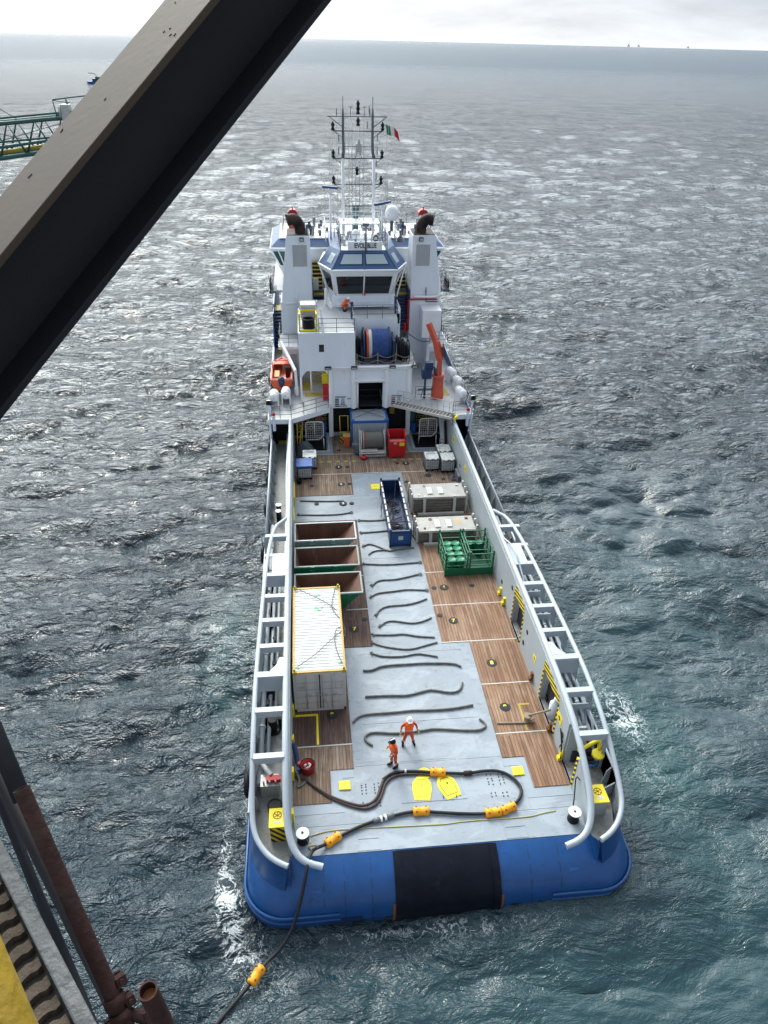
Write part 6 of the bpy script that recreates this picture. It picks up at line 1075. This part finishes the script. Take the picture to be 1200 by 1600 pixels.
tag(build(MB().box(9.95, 10.3, 44.3, 44.8, .06, .2).lathe((10.1, 44.55, .2), [(.12, 0), (.12, .2), (.05, .25), (.05, .35)], 12).box(10.3, 10.48, 43.8, 45.0, .06, .7), 'pump_set', 'dark_grey'), 'small dark pump with a pale top by the starboard bulwark, near the tanks', 'pump')
# ---- red tub with rags at the port rail
bk = thing('scrap_drum', 'half drum with red outside and pale scraps inside, by the port rail', 'drum', (-.78, 20.28, .06)); build(MB().lathe((-.78, 20.28, .06), [(.01, 0), (.3, 0), (.31, .36), (.33, .38), (.33, .4), (.29, .4), (.28, .08), (.01, .08)], 24), 'drum_body', 'red', bk); build(MB().torus((-.78, 20.28, .45), .315, .028, 'z', 24, 6), 'drum_rim', 'black', bk)
build(MB().tube([(-.9, 20.2, .25), (-.72, 20.2, .36), (-.66, 20.33, .34), (-.75, 20.45, .3)], .05, 6).tube([(-.95, 20.3, .3), (-.85, 20.4, .32)], .05, 6), 'scraps', 'container_white', bk)
tag(build(MB().tube(smoothpath([(-1.4, 21.2, .8), (-1.28, 20.9, .5), (-1.2, 20.4, .2), (-1.25, 20.0, .15)], 2), [.1, .14, .13, .12, .12, .12, .1, .1, .12, .1][:len(smoothpath([(0,0,0),(0,0,1),(0,0,2),(0,0,3)], 2))] if False else .11, 8).box(-1.36, -1.1, 20.15, 20.5, .06, .3), 'rag_bundle', 'navy'), 'dark blue rags hanging at the port rail beside the red half drum', 'rags')
tag(build(MB().cyl((-1.12, 20.42), .1, .3, .42, 12).box(-1.2, -1.05, 20.3, 20.5, .06, .32), 'red_valve', 'red'), 'small red valve at the port rail next to the red half drum', 'valve')
tag(build(MB().tube(smoothpath([(-1.35, 20.2, .3), (-1.1, 19.7, .12), (-1.3, 19.4, .1), (-1.0, 19.5, .1), (-.8, 19.85, .1)], 2), .05, 6), 'frayed_rope', 'rope_grey'), 'short grey rope end tangled under the hose at the port rail', 'rope')
# ---- rescue boat and raft canisters
rbt = thing('rescue_boat', 'small orange open rescue boat with a blue outboard on the port side of the forecastle', 'boat', (-2.3, 56, 3.2))
def bsec(y): u = (y-53.8)/4.6; hw = .86*(1-max(0, (u-.55)/.45)**2.2*.92); return hw
ys_ = np.linspace(53.8, 58.4, 15)
def hullgrid(off, zk, zt1, inner=False):
    rows = []
    for y in ys_: hw = max(.06, bsec(y)-off); u = (y-53.8)/4.6; k = zk+.35*max(0, u-.6)**1.5; rows.append([(-2.3-hw, y, zt1+.25*max(0, u-.5)), (-2.3-hw*.9, y, (zt1+k)/2), (-2.3-hw*.45, y, k+.06), (-2.3, y, k), (-2.3+hw*.45, y, k+.06), (-2.3+hw*.9, y, (zt1+k)/2), (-2.3+hw, y, zt1+.25*max(0, u-.5))])
    return rows
mb = MB().grid(hullgrid(0, 3.3, 4.15)); r0 = hullgrid(0, 3.3, 4.15)[0]; mb.add(r0, [tuple(range(7))]); build(mb, 'boat_hull', 'orange_boat', rbt); build(MB().grid(hullgrid(.12, 3.6, 4.1)), 'boat_floor', 'crane_red', rbt)
mb = MB()
for s in (-1, 1): mb.tube([(-2.3+s*(bsec(y)-.05), y, 4.17+.25*max(0, (y-53.8)/4.6-.5)) for y in ys_], .09, 8)
mb.tube([(-3.1, 53.85, 4.2), (-1.5, 53.85, 4.2)], .1, 8); build(mb, 'boat_fender', 'boat_rim', rbt)
build(MB().prism([(-3.1, 57.0), (-1.5, 57.0), (-1.85, 58.0), (-2.3, 58.4), (-2.75, 58.0)], 'z', 4.2, 4.28).tube([(-3.1, 56.2, 4.15), (-3.0, 56.2, 4.9), (-1.6, 56.2, 4.9), (-1.5, 56.2, 4.15)], .035, 6), 'boat_foredeck', 'orange_boat', rbt); build(MB().box(-2.0, -1.5, 55.4, 56.0, 3.7, 4.6), 'boat_console', 'rusty_pipe', rbt, .04); build(MB().box(-2.9, -2.5, 55, 56.3, 3.7, 4.0), 'boat_seat', 'ochre', rbt)
build(MB().lathe((-2.3, 53.7, 3.7), [(.05, -.6), (.1, 0), (.22, .2), (.27, .55), (.2, .75), (.01, .8)], 14), 'outboard', 'navy', rbt); build(MB().box(-3.0, -2.85, 54, 57.5, 2.92, 3.4).box(-1.75, -1.6, 54, 57.5, 2.92, 3.4), 'boat_cradle', 'dark_grey', rbt)
tag(build(MB().torus((-3.25, 55.0, 3.6), .33, .12, 'x', 22, 8), 'tyre_fender', 'rubber'), 'black tyre hanging outboard of the orange rescue boat', 'tyre')
rf0 = thing('raft_canister', 'white life raft canister behind the rescue boat, outer one of two', 'life raft', (-2.85, 51.9, 3.75), 'white life raft canisters'); x, y, z = rf0.location
build(MB().lathe((x, y, z), [(.01, -.62), (.2, -.6), (.33, -.5), (.36, -.42), (.36, -.05), (.385, -.03), (.385, .03), (.36, .05), (.36, .42), (.33, .5), (.2, .6), (.01, .62)], 22, 'y'), 'canister_shell', 'white_clean', rf0); mb = MB()
for d_ in (-.3, .3): mb.torus((x, y+d_, z), .365, .014, 'y', 22, 5)
mb.cyl((x, z), .05, y-.63, y-.6, 10, axis='y'); build(mb, 'canister_band', 'galv', rf0); build(MB().box(x-.35, x-.25, y-.4, y+.4, 2.92, 3.6).box(x+.25, x+.35, y-.4, y+.4, 2.92, 3.6), 'canister_cradle', 'white_clean' if True else '', rf0)
for p_, rz_, lb in (((-1.95, 52.35, 3.75), 0, 'white life raft canister behind the rescue boat, inner one of two'), ((11.75, 55.9, 3.7), .25, 'white life raft canister on the starboard side, farthest forward of the three'), ((12.05, 54.2, 3.6), .25, 'white life raft canister in the middle of the starboard three'), ((11.75, 51.7, 3.75), .25, 'white life raft canister on the starboard side nearest the gangway end')): dup(rf0, p_, lb, rz_)
tag(build(MB().grid([[(-3.1+i*.2, 52.6+j*.15, 3.4+.25*math.sin(i*.7)*math.cos(j*.6)) for j in range(6)] for i in range(8)]), 'canvas_cover', 'container_white'), 'crumpled pale canvas between the raft canisters and the rescue boat', 'canvas')
# ---- gangway stowed on the starboard side
gw = thing('gangway', 'brown grey aluminium gangway lying across the starboard forecastle edge with a yellow roller end', 'gangway', (8.6, 50, 3.0)); A = Vector((6.5, 50.9, 3.25)); B_ = Vector((10.6, 48.5, 3.2)); d = (B_-A).normalized(); n = Vector((-d.y, d.x, 0))
build(MB().bar(A, B_, .75, .06), 'gangway_deck', 'old_timber', gw); mb = MB()
for s in (-1, 1): mb.bar(A+n*.4*s, B_+n*.4*s, .07, .2)
for i in range(18): q0 = A.lerp(B_, i/17); mb.bar(q0-n*.36+Vector((0, 0, .04)), q0+n*.36+Vector((0, 0, .04)), .04, .03)
build(mb, 'gangway_stringer', 'container_grey', gw); mb = MB(); mb.rail([A+n*.42, B_+n*.42], .95, 2, .018, .5); build(mb, 'gangway_rail', 'galv', gw); q0 = B_+d*.25; build(MB().tube([q0-n*.38, q0+n*.38], .11, 12), 'gangway_roller', 'yellow', gw); build(MB().bar(B_-d*.35-n*.4+Vector((0, 0, .06)), B_-d*.35+n*.4+Vector((0, 0, .06)), .08, .03).bar(B_-d*.1, B_+d*.3, .3, .12), 'gangway_end', 'black', gw)
# ---- tyre fenders hung along the port side
for i, (y, z, lb) in enumerate(((50.6, -.1, 'black tyre fender on the port hull, farthest forward of five'), (45.8, -.3, 'black tyre fender on the port hull level with the blue lidded tank'), (41.9, -.3, 'black tyre fender on the port hull level with the two side deck bollards'), (36.6, -.2, 'black tyre fender on the port hull level with the forward open skip'), (19.9, -.1, 'black tyre fender on the port hull near the stern quarter'))):
    if i == 0: tf = thing('hull_fender', lb, 'tyre', (-3.36, y, z), 'tyre fenders on the port hull'); build(MB().torus((-3.36, y, z), .42, .15, 'x', 24, 9), 'tyre', 'rubber', tf); build(MB().tube([(-3.33, y, z+.4), (-3.38, y, z+1.4)], .03, 5), 'fender_chain', 'dark_grey', tf)
    else: dup(tf, (-3.36, y, z), lb)
ib = build(MB().box(-.55, .6, 53.5, 54.6, 9.2, 10.25), 'roof_tank', 'plastic_white', None, .06); tag(ib, 'white plastic tank in a cage behind the tyre rack on the upper deck', 'tank')
mb = MB()
for k in range(6): z = 9.15+k*.22; mb.tube([(-.62, 53.43, z), (.68, 53.43, z), (.68, 54.67, z), (-.62, 54.67, z), (-.62, 53.43, z)], .015, 5)
for k in range(8): mb.tube([(-.62+k*.186, 53.43, 8.65), (-.62+k*.186, 53.43, 10.3), (-.62+k*.186, 54.67, 10.3)], .015, 5)
build(mb, 'wire_cage', 'galv', ib)
# ---- flag
fg = thing('flag', 'green white and red flag flying from the starboard side of the mast', 'flag', (6.62, 63.5, 20.6))
def fstrip(u0, u1):
    rows = []
    for i in range(9):
        u = u0+(u1-u0)*i/8; x = 6.62+1.05*u; dz = -.38*u*u-.05*math.sin(u*7); hh_ = .72*(1-.12*u); rows.append([(x+.02*k, 63.5+.10*math.sin(u*8+k*.3), 21.39-.10*u*k/6*0-dz*0+dz-.0-hh_*k/6-.22*u) for k in range(7)])
    return MB().grid(rows).grid([[(a[0], a[1]+.008, a[2]) for a in r] for r in rows])
build(fstrip(0, .36), 'green_band', 'flag_green', fg); build(fstrip(.36, .64), 'white_band', 'flag_white', fg); build(fstrip(.64, 1), 'red_band', 'flag_red', fg)
# ================================================================ PEOPLE
def person(lab, loc, rz, pose, helmet, vest_full):
    t_ = thing('person', lab, 'person', loc); ORG[t_.name] = Vector((0, 0, 0)); t_.rotation_euler = (0, 0, rz)
    J = pose; names = list(J.keys()); P0 = [J[k][0] for k in names]; RR = [J[k][1] for k in names]; ix = {k: i for i, k in enumerate(names)}
    E_ = [(a, b) for a, b in (('pelvis', 'belly'), ('belly', 'chest'), ('chest', 'neck'), ('neck', 'jaw'), ('jaw', 'skull'), ('pelvis', 'hipL'), ('hipL', 'kneeL'), ('kneeL', 'ankL'), ('ankL', 'toeL'), ('pelvis', 'hipR'), ('hipR', 'kneeR'), ('kneeR', 'ankR'), ('ankR', 'toeR'), ('chest', 'shL'), ('shL', 'elL'), ('elL', 'wrL'), ('wrL', 'pmL'), ('chest', 'shR'), ('shR', 'elR'), ('elR', 'wrR'), ('wrR', 'pmR')) if a in ix and b in ix]
    me = bpy.data.meshes.new('body'); me.from_pydata(P0, [(ix[a], ix[b]) for a, b in E_], []); o = bpy.data.objects.new('body', me); COL.objects.link(o)
    bpy.context.view_layer.objects.active = o; md = o.modifiers.new('skin', 'SKIN'); md.branch_smoothing = .4
    if not me.skin_vertices: bpy.context.view_layer.update()
    for i, sv in enumerate(me.skin_vertices[0].data): sv.radius = RR[i] if isinstance(RR[i], tuple) else (RR[i], RR[i]); sv.use_root = (i == ix['pelvis'])
    sb = o.modifiers.new('sub', 'SUBSURF'); sb.levels = 2; sb.render_levels = 2
    dg = bpy.context.evaluated_depsgraph_get(); m2 = bpy.data.meshes.new_from_object(o.evaluated_get(dg)); bpy.data.objects.remove(o)
    mb = MB(); mb.add([v.co.copy() for v in m2.vertices], [list(p.vertices) for p in m2.polygons], True)
    zn = J['neck'][0][2]+.01
    for i, f in enumerate(mb.f):
        z = sum(mb.v[k][2] for k in f)/len(f); c = Vector([sum(mb.v[k][a] for k in f)/len(f) for a in range(3)])
        if z > zn and (c-Vector(J['skull'][0])).length < .24: mb.m[i] = 1
        elif any((c-Vector(J[w_][0])).length < .085 for w_ in ('pmL', 'pmR')): mb.m[i] = 2
        elif z < .10: mb.m[i] = 3
    # fingers: five tapered, bent digits on each palm
    for w_, e_ in (('pmL', 'wrL'), ('pmR', 'wrR')):
        p = Vector(J[w_][0]); dr = (p-Vector(J[e_][0])).normalized(); sd_ = dr.cross(Vector((0, 1, 0))).normalized(); fw = sd_.cross(dr); mb.mi = 2
        for k in range(4): b0 = p+sd_*(-.03+k*.02)+dr*.02; L_ = [.07, .08, .075, .06][k]; mb.tube([b0, b0+dr*L_*.5, b0+dr*L_*.85+fw*-.02, b0+dr*L_*.95+fw*-.045], [.011, .010, .009, .007], 6)
        b0 = p+sd_*.035; mb.tube([b0-dr*.01, b0+sd_*.03+dr*.02, b0+sd_*.035+dr*.05-fw*.02], [.013, .011, .009], 6)
    hd = Vector(J['skull'][0]); fdir = Vector((0, -1, 0)); mb.mi = 1
    nz = hd+Vector((0, -.095, -.045)); mb.tube([nz+Vector((0, .01, .03)), nz+Vector((0, -.022, -.01))], [.008, .014], 6)
    for s in (-1, 1): mb.sphere(tuple(hd+Vector((s*.088, .01, -.04))), .02, 1.5, 8, 6)
    build(mb, 'body', ['coverall', 'skin', 'glove', 'black'], t_)
    f_ = MB()
    for s in (-1, 1): f_.sphere(tuple(hd+Vector((s*.032, -.088, -.015))), .010, 1, 8, 6)
    f_.obox(hd+Vector((0, -.094, -.085)), (.024, .006, .004), Matrix.Identity(3)); build(f_, 'eyes_and_mouth', 'text_black', t_)
    hl = MB().lathe((hd.x, hd.y+.005, hd.z+.005), [(.148, 0), (.146, .01), (.128, .012), (.124, .06), (.10, .115), (.06, .145), (.01, .155)], 20).obox(hd+Vector((0, -.13, .01)), (.09, .06, .008), Matrix.Rotation(.15, 3, 'X'))
    h_ = build(hl, 'helmet', 'white_clean' if helmet == 'white' else 'black', t_)
    if helmet != 'white': build(MB().obox(hd+Vector((0, .0, .158)), (.018, .11, .006), Matrix.Identity(3)), 'helmet_stripe', 'white_clean', h_)
    else: build(MB().obox(hd+Vector((0, -.10, -.10)), (.03, .02, .03), Matrix.Identity(3)), 'beard', 'black', t_)
    ch, be, pe = [Vector(J[k][0]) for k in ('chest', 'belly', 'pelvis')]; rows = []
    for c, rx, ry in ((pe+Vector((0, 0, .02)), .19, .145), (be, .195, .15), (ch+Vector((0, 0, -.08)), .215, .16), (ch+Vector((0, 0, .04)), .225, .155), (ch+Vector((0, 0, .12)), .17, .125), (ch+Vector((0, 0, .165)), .085, .09)): rows.append([(c.x+rx*math.copysign(abs(math.cos(a))**.8, math.cos(a)), c.y+ry*math.sin(a), c.z) for a in np.linspace(0, 2*math.pi, 25)])
    v_ = build(MB().grid(rows), 'vest' if not vest_full else 'jacket', 'hivis', t_)
    tp_ = MB()
    for c, rx, ry in ((be+Vector((0, 0, -.02)), .2, .155),): tp_.grid([[(c.x+rx*math.copysign(abs(math.cos(a))**.8, math.cos(a)), c.y+ry*math.sin(a), c.z+dz) for a in np.linspace(0, 2*math.pi, 25)] for dz in (-.02, .02)])
    for s in (-1, 1):
        for w0, w1, u in (('el'+('L' if s < 0 else 'R'), 'wr'+('L' if s < 0 else 'R'), .55), ('knee'+('L' if s < 0 else 'R'), 'ank'+('L' if s < 0 else 'R'), .35)):
            a0 = Vector(J[w0][0]); b0 = Vector(J[w1][0]); r_ = .062 if w0[0] == 'e' else .088; tp_.tube([a0.lerp(b0, u), a0.lerp(b0, u+.12)], r_, 12)
    build(tp_, 'reflective_band', 'galv', v_); 
    bo_ = MB()
    for w_, q_ in (('ankL', 'toeL'), ('ankR', 'toeR')): a0 = Vector(J[w_][0]); b0 = Vector(J[q_][0]); bo_.tube([(a0.x, a0.y+.04, .055), (a0.x, a0.y-.02, .06), (b0.x, b0.y+.02, .05), (b0.x, b0.y-.06, .045)], [.05, .06, .055, .035], 10); bo_.tube([(a0.x, a0.y, .05), (a0.x, a0.y, .2)], [.062, .07], 10)
    build(bo_, 'boot', 'black', t_)
    return t_
def pose(spread=.16, armL=None, armR=None, lean=0.0, step=0.0, hz=0.0):
    J = {'pelvis': ((0, 0, .93), (.16, .13)), 'belly': ((0, -lean*.3, 1.08), (.16, .13)), 'chest': ((0, -lean*.6, 1.32), (.17, .13)), 'neck': ((0, -lean*.8, 1.50), .058), 'jaw': ((0, -lean-.02, 1.57), (.066, .07)), 'skull': ((0, -lean-.02, 1.67), (.085, .10))}
    for s, k in ((-1, 'L'), (1, 'R')):
        J['hip'+k] = ((s*.10, 0, .86), .10); J['knee'+k] = ((s*(.10+spread*.5), -.04+s*step*.5, .48), .078); J['ank'+k] = ((s*(.10+spread), .02+s*step, .09), .055); J['toe'+k] = ((s*(.11+spread*1.15), -.14+s*step, .045), .042)
        J['sh'+k] = ((s*.19, -lean*.6, 1.43), .078)
    eL, wL = armL or ((-.30, .0, 1.16), (-.33, -.14, .94)); eR, wR = armR or ((.30, .0, 1.16), (.33, -.14, .94))
    for k, e, w_ in (('L', eL, wL), ('R', eR, wR)):
        J['el'+k] = (e, .055); J['wr'+k] = (w_, .036); dv = (Vector(w_)-Vector(e)).normalized(); J['pm'+k] = (tuple(Vector(w_)+dv*.07), (.042, .025))
    return J
def crouch():
    J = pose(.06, ((-.30, -.34, .72), (-.22, -.50, .50)), ((.30, -.34, .72), (.22, -.50, .50)))
    J['pelvis'] = ((0, .16, .48), (.16, .14)); J['belly'] = ((0, .04, .62), (.16, .14)); J['chest'] = ((0, -.16, .80), (.17, .14)); J['neck'] = ((0, -.28, .93), .058); J['jaw'] = ((0, -.36, .96), (.066, .07)); J['skull'] = ((0, -.40, 1.05), (.085, .10))
    for s, k in ((-1, 'L'), (1, 'R')): J['hip'+k] = ((s*.11, .12, .44), .10); J['knee'+k] = ((s*.20, -.24, .46), .078); J['ank'+k] = ((s*.16, .0, .09), .055); J['toe'+k] = ((s*.18, -.16, .045), .042); J['sh'+k] = ((s*.19, -.18, .90), .078)
    return J
person('person in orange coverall and white helmet, facing aft with legs apart on the deck', (3.78, 21.33, .046), .05, pose(.14, ((-.33, .02, 1.18), (-.40, -.16, 1.0)), ((.33, .03, 1.18), (.40, -.1, .93)), .06), 'white', False)
person('person in orange coverall and vest with a black helmet, turned sideways near the hose loop', (3.0, 20.2, .046), -1.15, pose(.03, ((-.27, -.02, 1.18), (-.24, -.24, 1.08)), ((.27, -.02, 1.18), (.22, -.25, 1.1)), .10, .06), 'black', True)
person('person in bright orange crouching behind the rail below the bridge windows', (2.9, 57.0, 8.63), 1.2, crouch(), 'white', True)
# ================================================================ PLATFORM IN THE FOREGROUND
A = Vector((-1.561, 1.537, 25.611)); B_ = Vector((0.461, 3.3, 27.695)); ax = (B_-A).normalized(); W_ = Vector((-.6305, .775, -.0442)); N_ = Vector((.4984, .3605, -.7884)); A = A-ax*.7; B_ = B_+ax*.7; bw, bh, tf_ = .30, .283, .022
bm_ = thing('steel_beam', 'large dark diagonal steel I beam crossing the top left of the view', 'beam', tuple((A+B_)/2))
def plank(o_, u, v, lu, lv, ax0, ax1): b_ = [o_, o_+u*lu, o_+u*lu+v*lv, o_+v*lv]; return MB().hexa([p+ax*0 for p in b_], [p+(ax1-ax0) for p in b_])
build(plank(A, W_, N_, bw, tf_, A, B_), 'upper_flange', 'beam_lit', bm_, .003); build(plank(A+N_*(tf_)+W_*(bw/2-.008), W_, N_, .016, bh-tf_*2, A, B_), 'web', 'beam_shaded', bm_); build(plank(A+N_*(bh-tf_), W_, N_, bw, tf_, A, B_), 'lower_flange', 'beam_shaded', bm_, .003)
mb = MB(); rr_ = random.Random(2)
L_ = (B_-A).length
for i in range(40): c = A+ax*rr_.uniform(.2, L_-.2)+W_*rr_.uniform(.03, .27)-N_*.001; r_ = rr_.uniform(.0015, .005); mb.obox(c, (r_*.8, r_*rr_.uniform(1, 2.2), .0012), Matrix((W_, ax, N_)).transposed() @ Matrix.Rotation(rr_.uniform(-.5, .5), 3, 'Z'))
build(mb, 'rust_spots', 'rusty_pipe', bm_)
def pipe(name, lab, pts, r, mat, open_=False, n=20, cat='pipe', group=None):
    if open_:
        d = (Vector(pts[1])-Vector(pts[0])).normalized(); mb = MB().tube(pts, r, n, cap=False).tube([Vector(pts[0]), Vector(pts[0])+d*.25], r*.82, n, cap=False); a = Vector(pts[0]); x = d.orthogonal().normalized(); y = d.cross(x); vs = [a+(x*math.cos(t)+y*math.sin(t))*rr for rr in (r, r*.82) for t in np.linspace(0, 2*math.pi, n, endpoint=False)]
        mb.add(vs, [(j, (j+1) % n, n+(j+1) % n, n+j) for j in range(n)]); a2 = a+d*.05; 
    else: mb = MB().tube(pts, r, n)
    return tag(build(mb, name, mat), lab, cat, group)
pipe('scaffold_tube', 'rusty brown scaffold tube with an open upper end at the lower left', [(-.679, 1.075, 25.456), (-.486, .789, 25.04), (-.42, .69, 24.90), (-.36, .60, 24.76)], .0178, 'rusty_pipe', True)
pipe('scaffold_tube', 'dark grey tube running down to the open end of the rusty tube', [(-.93, 1.46, 25.62), (-.765, 1.20, 25.25)], .022, 'grey_tube')
pipe('scaffold_tube', 'dark grey tube parallel behind the rusty one', [(-1.16, 1.72, 25.26), (-.678, 1.075, 24.486), (-.55, .90, 24.28)], .020, 'grey_tube')
pipe('electric_cable', 'thick dark blue cable sagging beside the platform edge', smoothpath([(-1.277, 1.877, 24.613), (-1.143, 1.671, 24.39), (-1.052, 1.522, 24.258), (-.967, 1.397, 24.04), (-.818, 1.158, 23.889)], 2), .018, 'cable_blue', cat='cable')
p1 = pipe('scaffold_tube', 'short rusty tube with a plugged end at the bottom left, standing apart', [(-.322, .62, 25.485), (-.313, .617, 25.37), (-.304, .613, 25.2)], .0170, 'rusty_pipe', True)
d = (Vector((-.304, .613, 25.2))-Vector((-.322, .62, 25.485))).normalized(); c = Vector((-.322, .62, 25.485))+d*.02; build(MB().tube([c, c+d*.01], .0138, 18), 'tube_plug', 'rust', p1)
cl = thing('scaffold_clamp', 'rusty scaffold coupler gripping the brown tube at the bottom left', 'clamp', (-.486, .789, 25.04)); P1 = Vector((-.486, .789, 25.04)); dd = (Vector((-.486, .789, 25.04))-Vector((-.679, 1.075, 25.456))).normalized()
x = dd.cross(Vector((0, 0, 1))).normalized(); y = dd.cross(x); mb = MB()
for k in (-.018, .018): mb.tube([P1+dd*(k-.012), P1+dd*(k+.012)], .024, 18)
build(mb, 'clamp_ring', 'rusty_pipe', cl); mb = MB()
for s, k in ((1, 0), (-1, .03), (1, -.05)): c = P1-x*.028*s+dd*k; mb.tube([c-y*.02, c+y*.025], .006, 8); mb.tube([c+y*.025, c+y*.035], .010, 6); mb.obox(c, (.011, .013, .010), Matrix((x, y, dd)).transposed())
mb.tube([P1+dd*.02-x*.01, P1+dd*.09-x*.07, P1+dd*.16-x*.10], .014, 8); mb.obox(P1+dd*.07-x*.06, (.02, .016, .03), Matrix((x, y, dd)).transposed()); build(mb, 'clamp_bolt', 'rusty_pipe', cl)
# walkway with toe plate, grip strips and yellow drum at the very left
e0 = Vector((-1.09, 1.4996, 25.27)); e1 = Vector((-.3358, .5030, 25.27)); ed = (e1-e0).normalized(); en = Vector((ed.y, -ed.x, 0)); en = en if en.x < 0 else -en
pf = thing('platform_walkway', 'grey platform edge with ribbed brown grip strips at the lower left corner', 'walkway', tuple((e0+e1)/2))
build(MB().obox((e0+e1)/2+en*.016-Vector((0, 0, .02)), (.016, (e1-e0).length/2, .02), Matrix((en, ed, Vector((0, 0, 1)))).transposed()), 'edge_plate', 'toe', pf, .004)
mb = MB(); L_ = (e1-e0).length; k = 0; s_ = .0; M3 = Matrix((en, ed, Vector((0, 0, 1)))).transposed()
while s_ < L_:
    c = e0+ed*s_+en*.267-Vector((0, 0, .03)); rows = []
    for i in range(41): u = i/40*.46; wv = .003*math.sin(u*170)+.002*math.sin(u*61+k); rows.append([c+en*(u-.23)+ed*(-.014+wv)-Vector((0, 0, .012)), c+en*(u-.23)+ed*(-.012+wv)+Vector((0, 0, .010)), c+en*(u-.23)+ed*(.012+wv)+Vector((0, 0, .010)), c+en*(u-.23)+ed*(.015+wv)-Vector((0, 0, .012))])
    mb.grid([list(r) for r in rows], False); s_ += .047; k += 1
build(mb, 'grip_strip', 'grip', pf); build(MB().obox((e0+e1)/2+en*.262-Vector((0, 0, .05)), (.236, L_/2, .01), M3), 'walkway_base', 'timber_gap', pf)
yb_ = thing('yellow_pipe', 'scuffed yellow painted pipe at the bottom left corner', 'pipe', (-.36, .40, 26.0)); a = Vector((-.4155, .436, 26.028)); b_ = Vector((-.3655, .364, 25.973)); build(MB().tube(smoothpath([a-(b_-a)*1.0, a, b_, b_+(b_-a)*.6], 2), .046, 28), 'pipe_body', 'near_yellow', yb_)
# ---- platform crane boom far left
cb = thing('lattice_boom', 'green lattice crane boom with blue and yellow pipes reaching in from the left', 'crane boom', (-13, 40, 22)); xa, xb = -20.5, -9.2
zT = lambda x: 23.25+(x+14.08)*.095; zB = lambda x: 21.78+(x+14.5)*.135
mb = MB()
for y in (39.4, 40.8):
    for z_, r_ in ((zT, .09), (zB, .10)): mb.tube([(xa, y, z_(xa)), (xb, y, z_(xb))], r_, 8)
mb.tube([(xa, 39.4, zT(xa)-.75), (xb, 39.4, zT(xb)-.75)], .05, 6).tube([(xa, 39.4, zB(xa)+.45), (xb, 39.4, zB(xb)+.45)], .07, 6).tube([(xa, 39.4, zT(xa)+.22), (xb, 39.4, zT(xb)+.22)], .05, 6)
build(mb, 'boom_chord', 'truss_green', cb); mb = MB(); n_ = 9
for y in (39.4, 40.8):
    for i in range(n_): x = xa+i*(xb-xa)/n_; x2 = x+(xb-xa)/n_; mb.tube([(x, y, zB(x)), ((x+x2)/2, y, zT((x+x2)/2)), (x2, y, zB(x2))], .055, 6)
for i in range(n_+1): x = xa+i*(xb-xa)/n_; mb.tube([(x, 39.4, zB(x)), (x, 40.8, zB(x))], .04, 5); mb.tube([(x, 39.4, zT(x)), (x, 40.8, zT(x))], .04, 5)
build(mb, 'boom_lacing', 'truss_green', cb); build(MB().tube([(xa, 39.7, zB(xa)+.22), (xb, 39.7, zB(xb)+.22)], .09, 8), 'yellow_service_pipe', 'old_yellow', cb); build(MB().tube([(xa, 40.0, zB(xa)+.42), (xb, 40.0, zB(xb)+.42)], .07, 8), 'blue_service_pipe', 'roof_blue', cb)
build(MB().tube([(-11.3, 39.5, 23.4), (-11.35, 39.5, 24.25), (-10.6, 39.5, 24.15)], .03, 5).tube([(-11.35, 39.5, 24.27), (-9.0, 39.5, 24.55)], .03, 5).tube([(-10.75, 39.5, 24.3), (-10.65, 39.5, 23.5)], .035, 5).tube([(-11.3, 39.5, 23.65), (-11.0, 39.5, 23.65)], .04, 5), 'boom_handrail', 'truss_green', cb)
build(MB().box(-11.0, -10.62, 39.2, 39.7, 23.4, 24.1).cyl((39.4, 23.8), .28, -11.08, -11.0, 14, axis='x'), 'boom_floodlight', 'galv', cb, .02); build(MB().tube([(-16, 39.5, 25.2), (-13.0, 39.5, 23.4)], .02, 5).tube([(-20, 40.8, 24.0), (-11, 40.8, 21.9)], .02, 5).tube([(-20, 40.0, 21.0), (-10, 40.0, 24.5-.9)], .02, 5), 'boom_wire', 'dark_grey', cb)
# ---- far away
bt = thing('workboat', 'tiny blue and green workboat far off, half behind the diagonal beam', 'boat', (-137, 585, SEA))
build(MB().prism([(-141.5, 583), (-131, 583), (-129, 585), (-131, 587), (-141.5, 587), (-143, 585)], 'z', SEA-.5, SEA+1.6), 'boat_hull', 'blue', bt); build(MB().box(-139, -131, 583.5, 586.5, SEA+1.6, SEA+3.2).box(-137, -133, 584, 586, SEA+3.2, SEA+4.3), 'deckhouse', 'truss_green', bt); build(MB().tube([(-136, 585, SEA+4), (-137, 585, SEA+6), (-141, 585, SEA+6.5)], .25, 6), 'boat_crane', 'dark_grey', bt)
def rig(az, dist, h_, lab):
    x = math.sin(az)*dist; y = math.cos(az)*dist; t_ = thing('offshore_rig', lab, 'oil rig', (x, y, SEA), 'rigs on the horizon'); mb = MB()
    for dx in (-14, 14): mb.box(x+dx-2, x+dx+2, y-2, y+2, SEA, 22)
    build(mb, 'rig_legs', 'dark_grey', t_); build(MB().box(x-20, x+20, y-12, y+12, 18, 30), 'rig_deck', 'dark_grey', t_); build(MB().hexa([(x-6, y-4, 30), (x+6, y-4, 30), (x+6, y+4, 30), (x-6, y+4, 30)], [(x-1, y-1, h_), (x+1, y-1, h_), (x+1, y+1, h_), (x-1, y+1, h_)]), 'rig_tower', 'dark_grey', t_)
rig(math.atan2(.37, .929), 16000, 78, 'faint oil rig on the horizon at right, leftmost of three'); rig(math.atan2(.38, .925), 17500, 70, 'faint oil rig on the horizon, second from the left of three'); rig(math.atan2(.428, .904), 19000, 45, 'lowest and rightmost of the three faint oil rigs on the horizon')
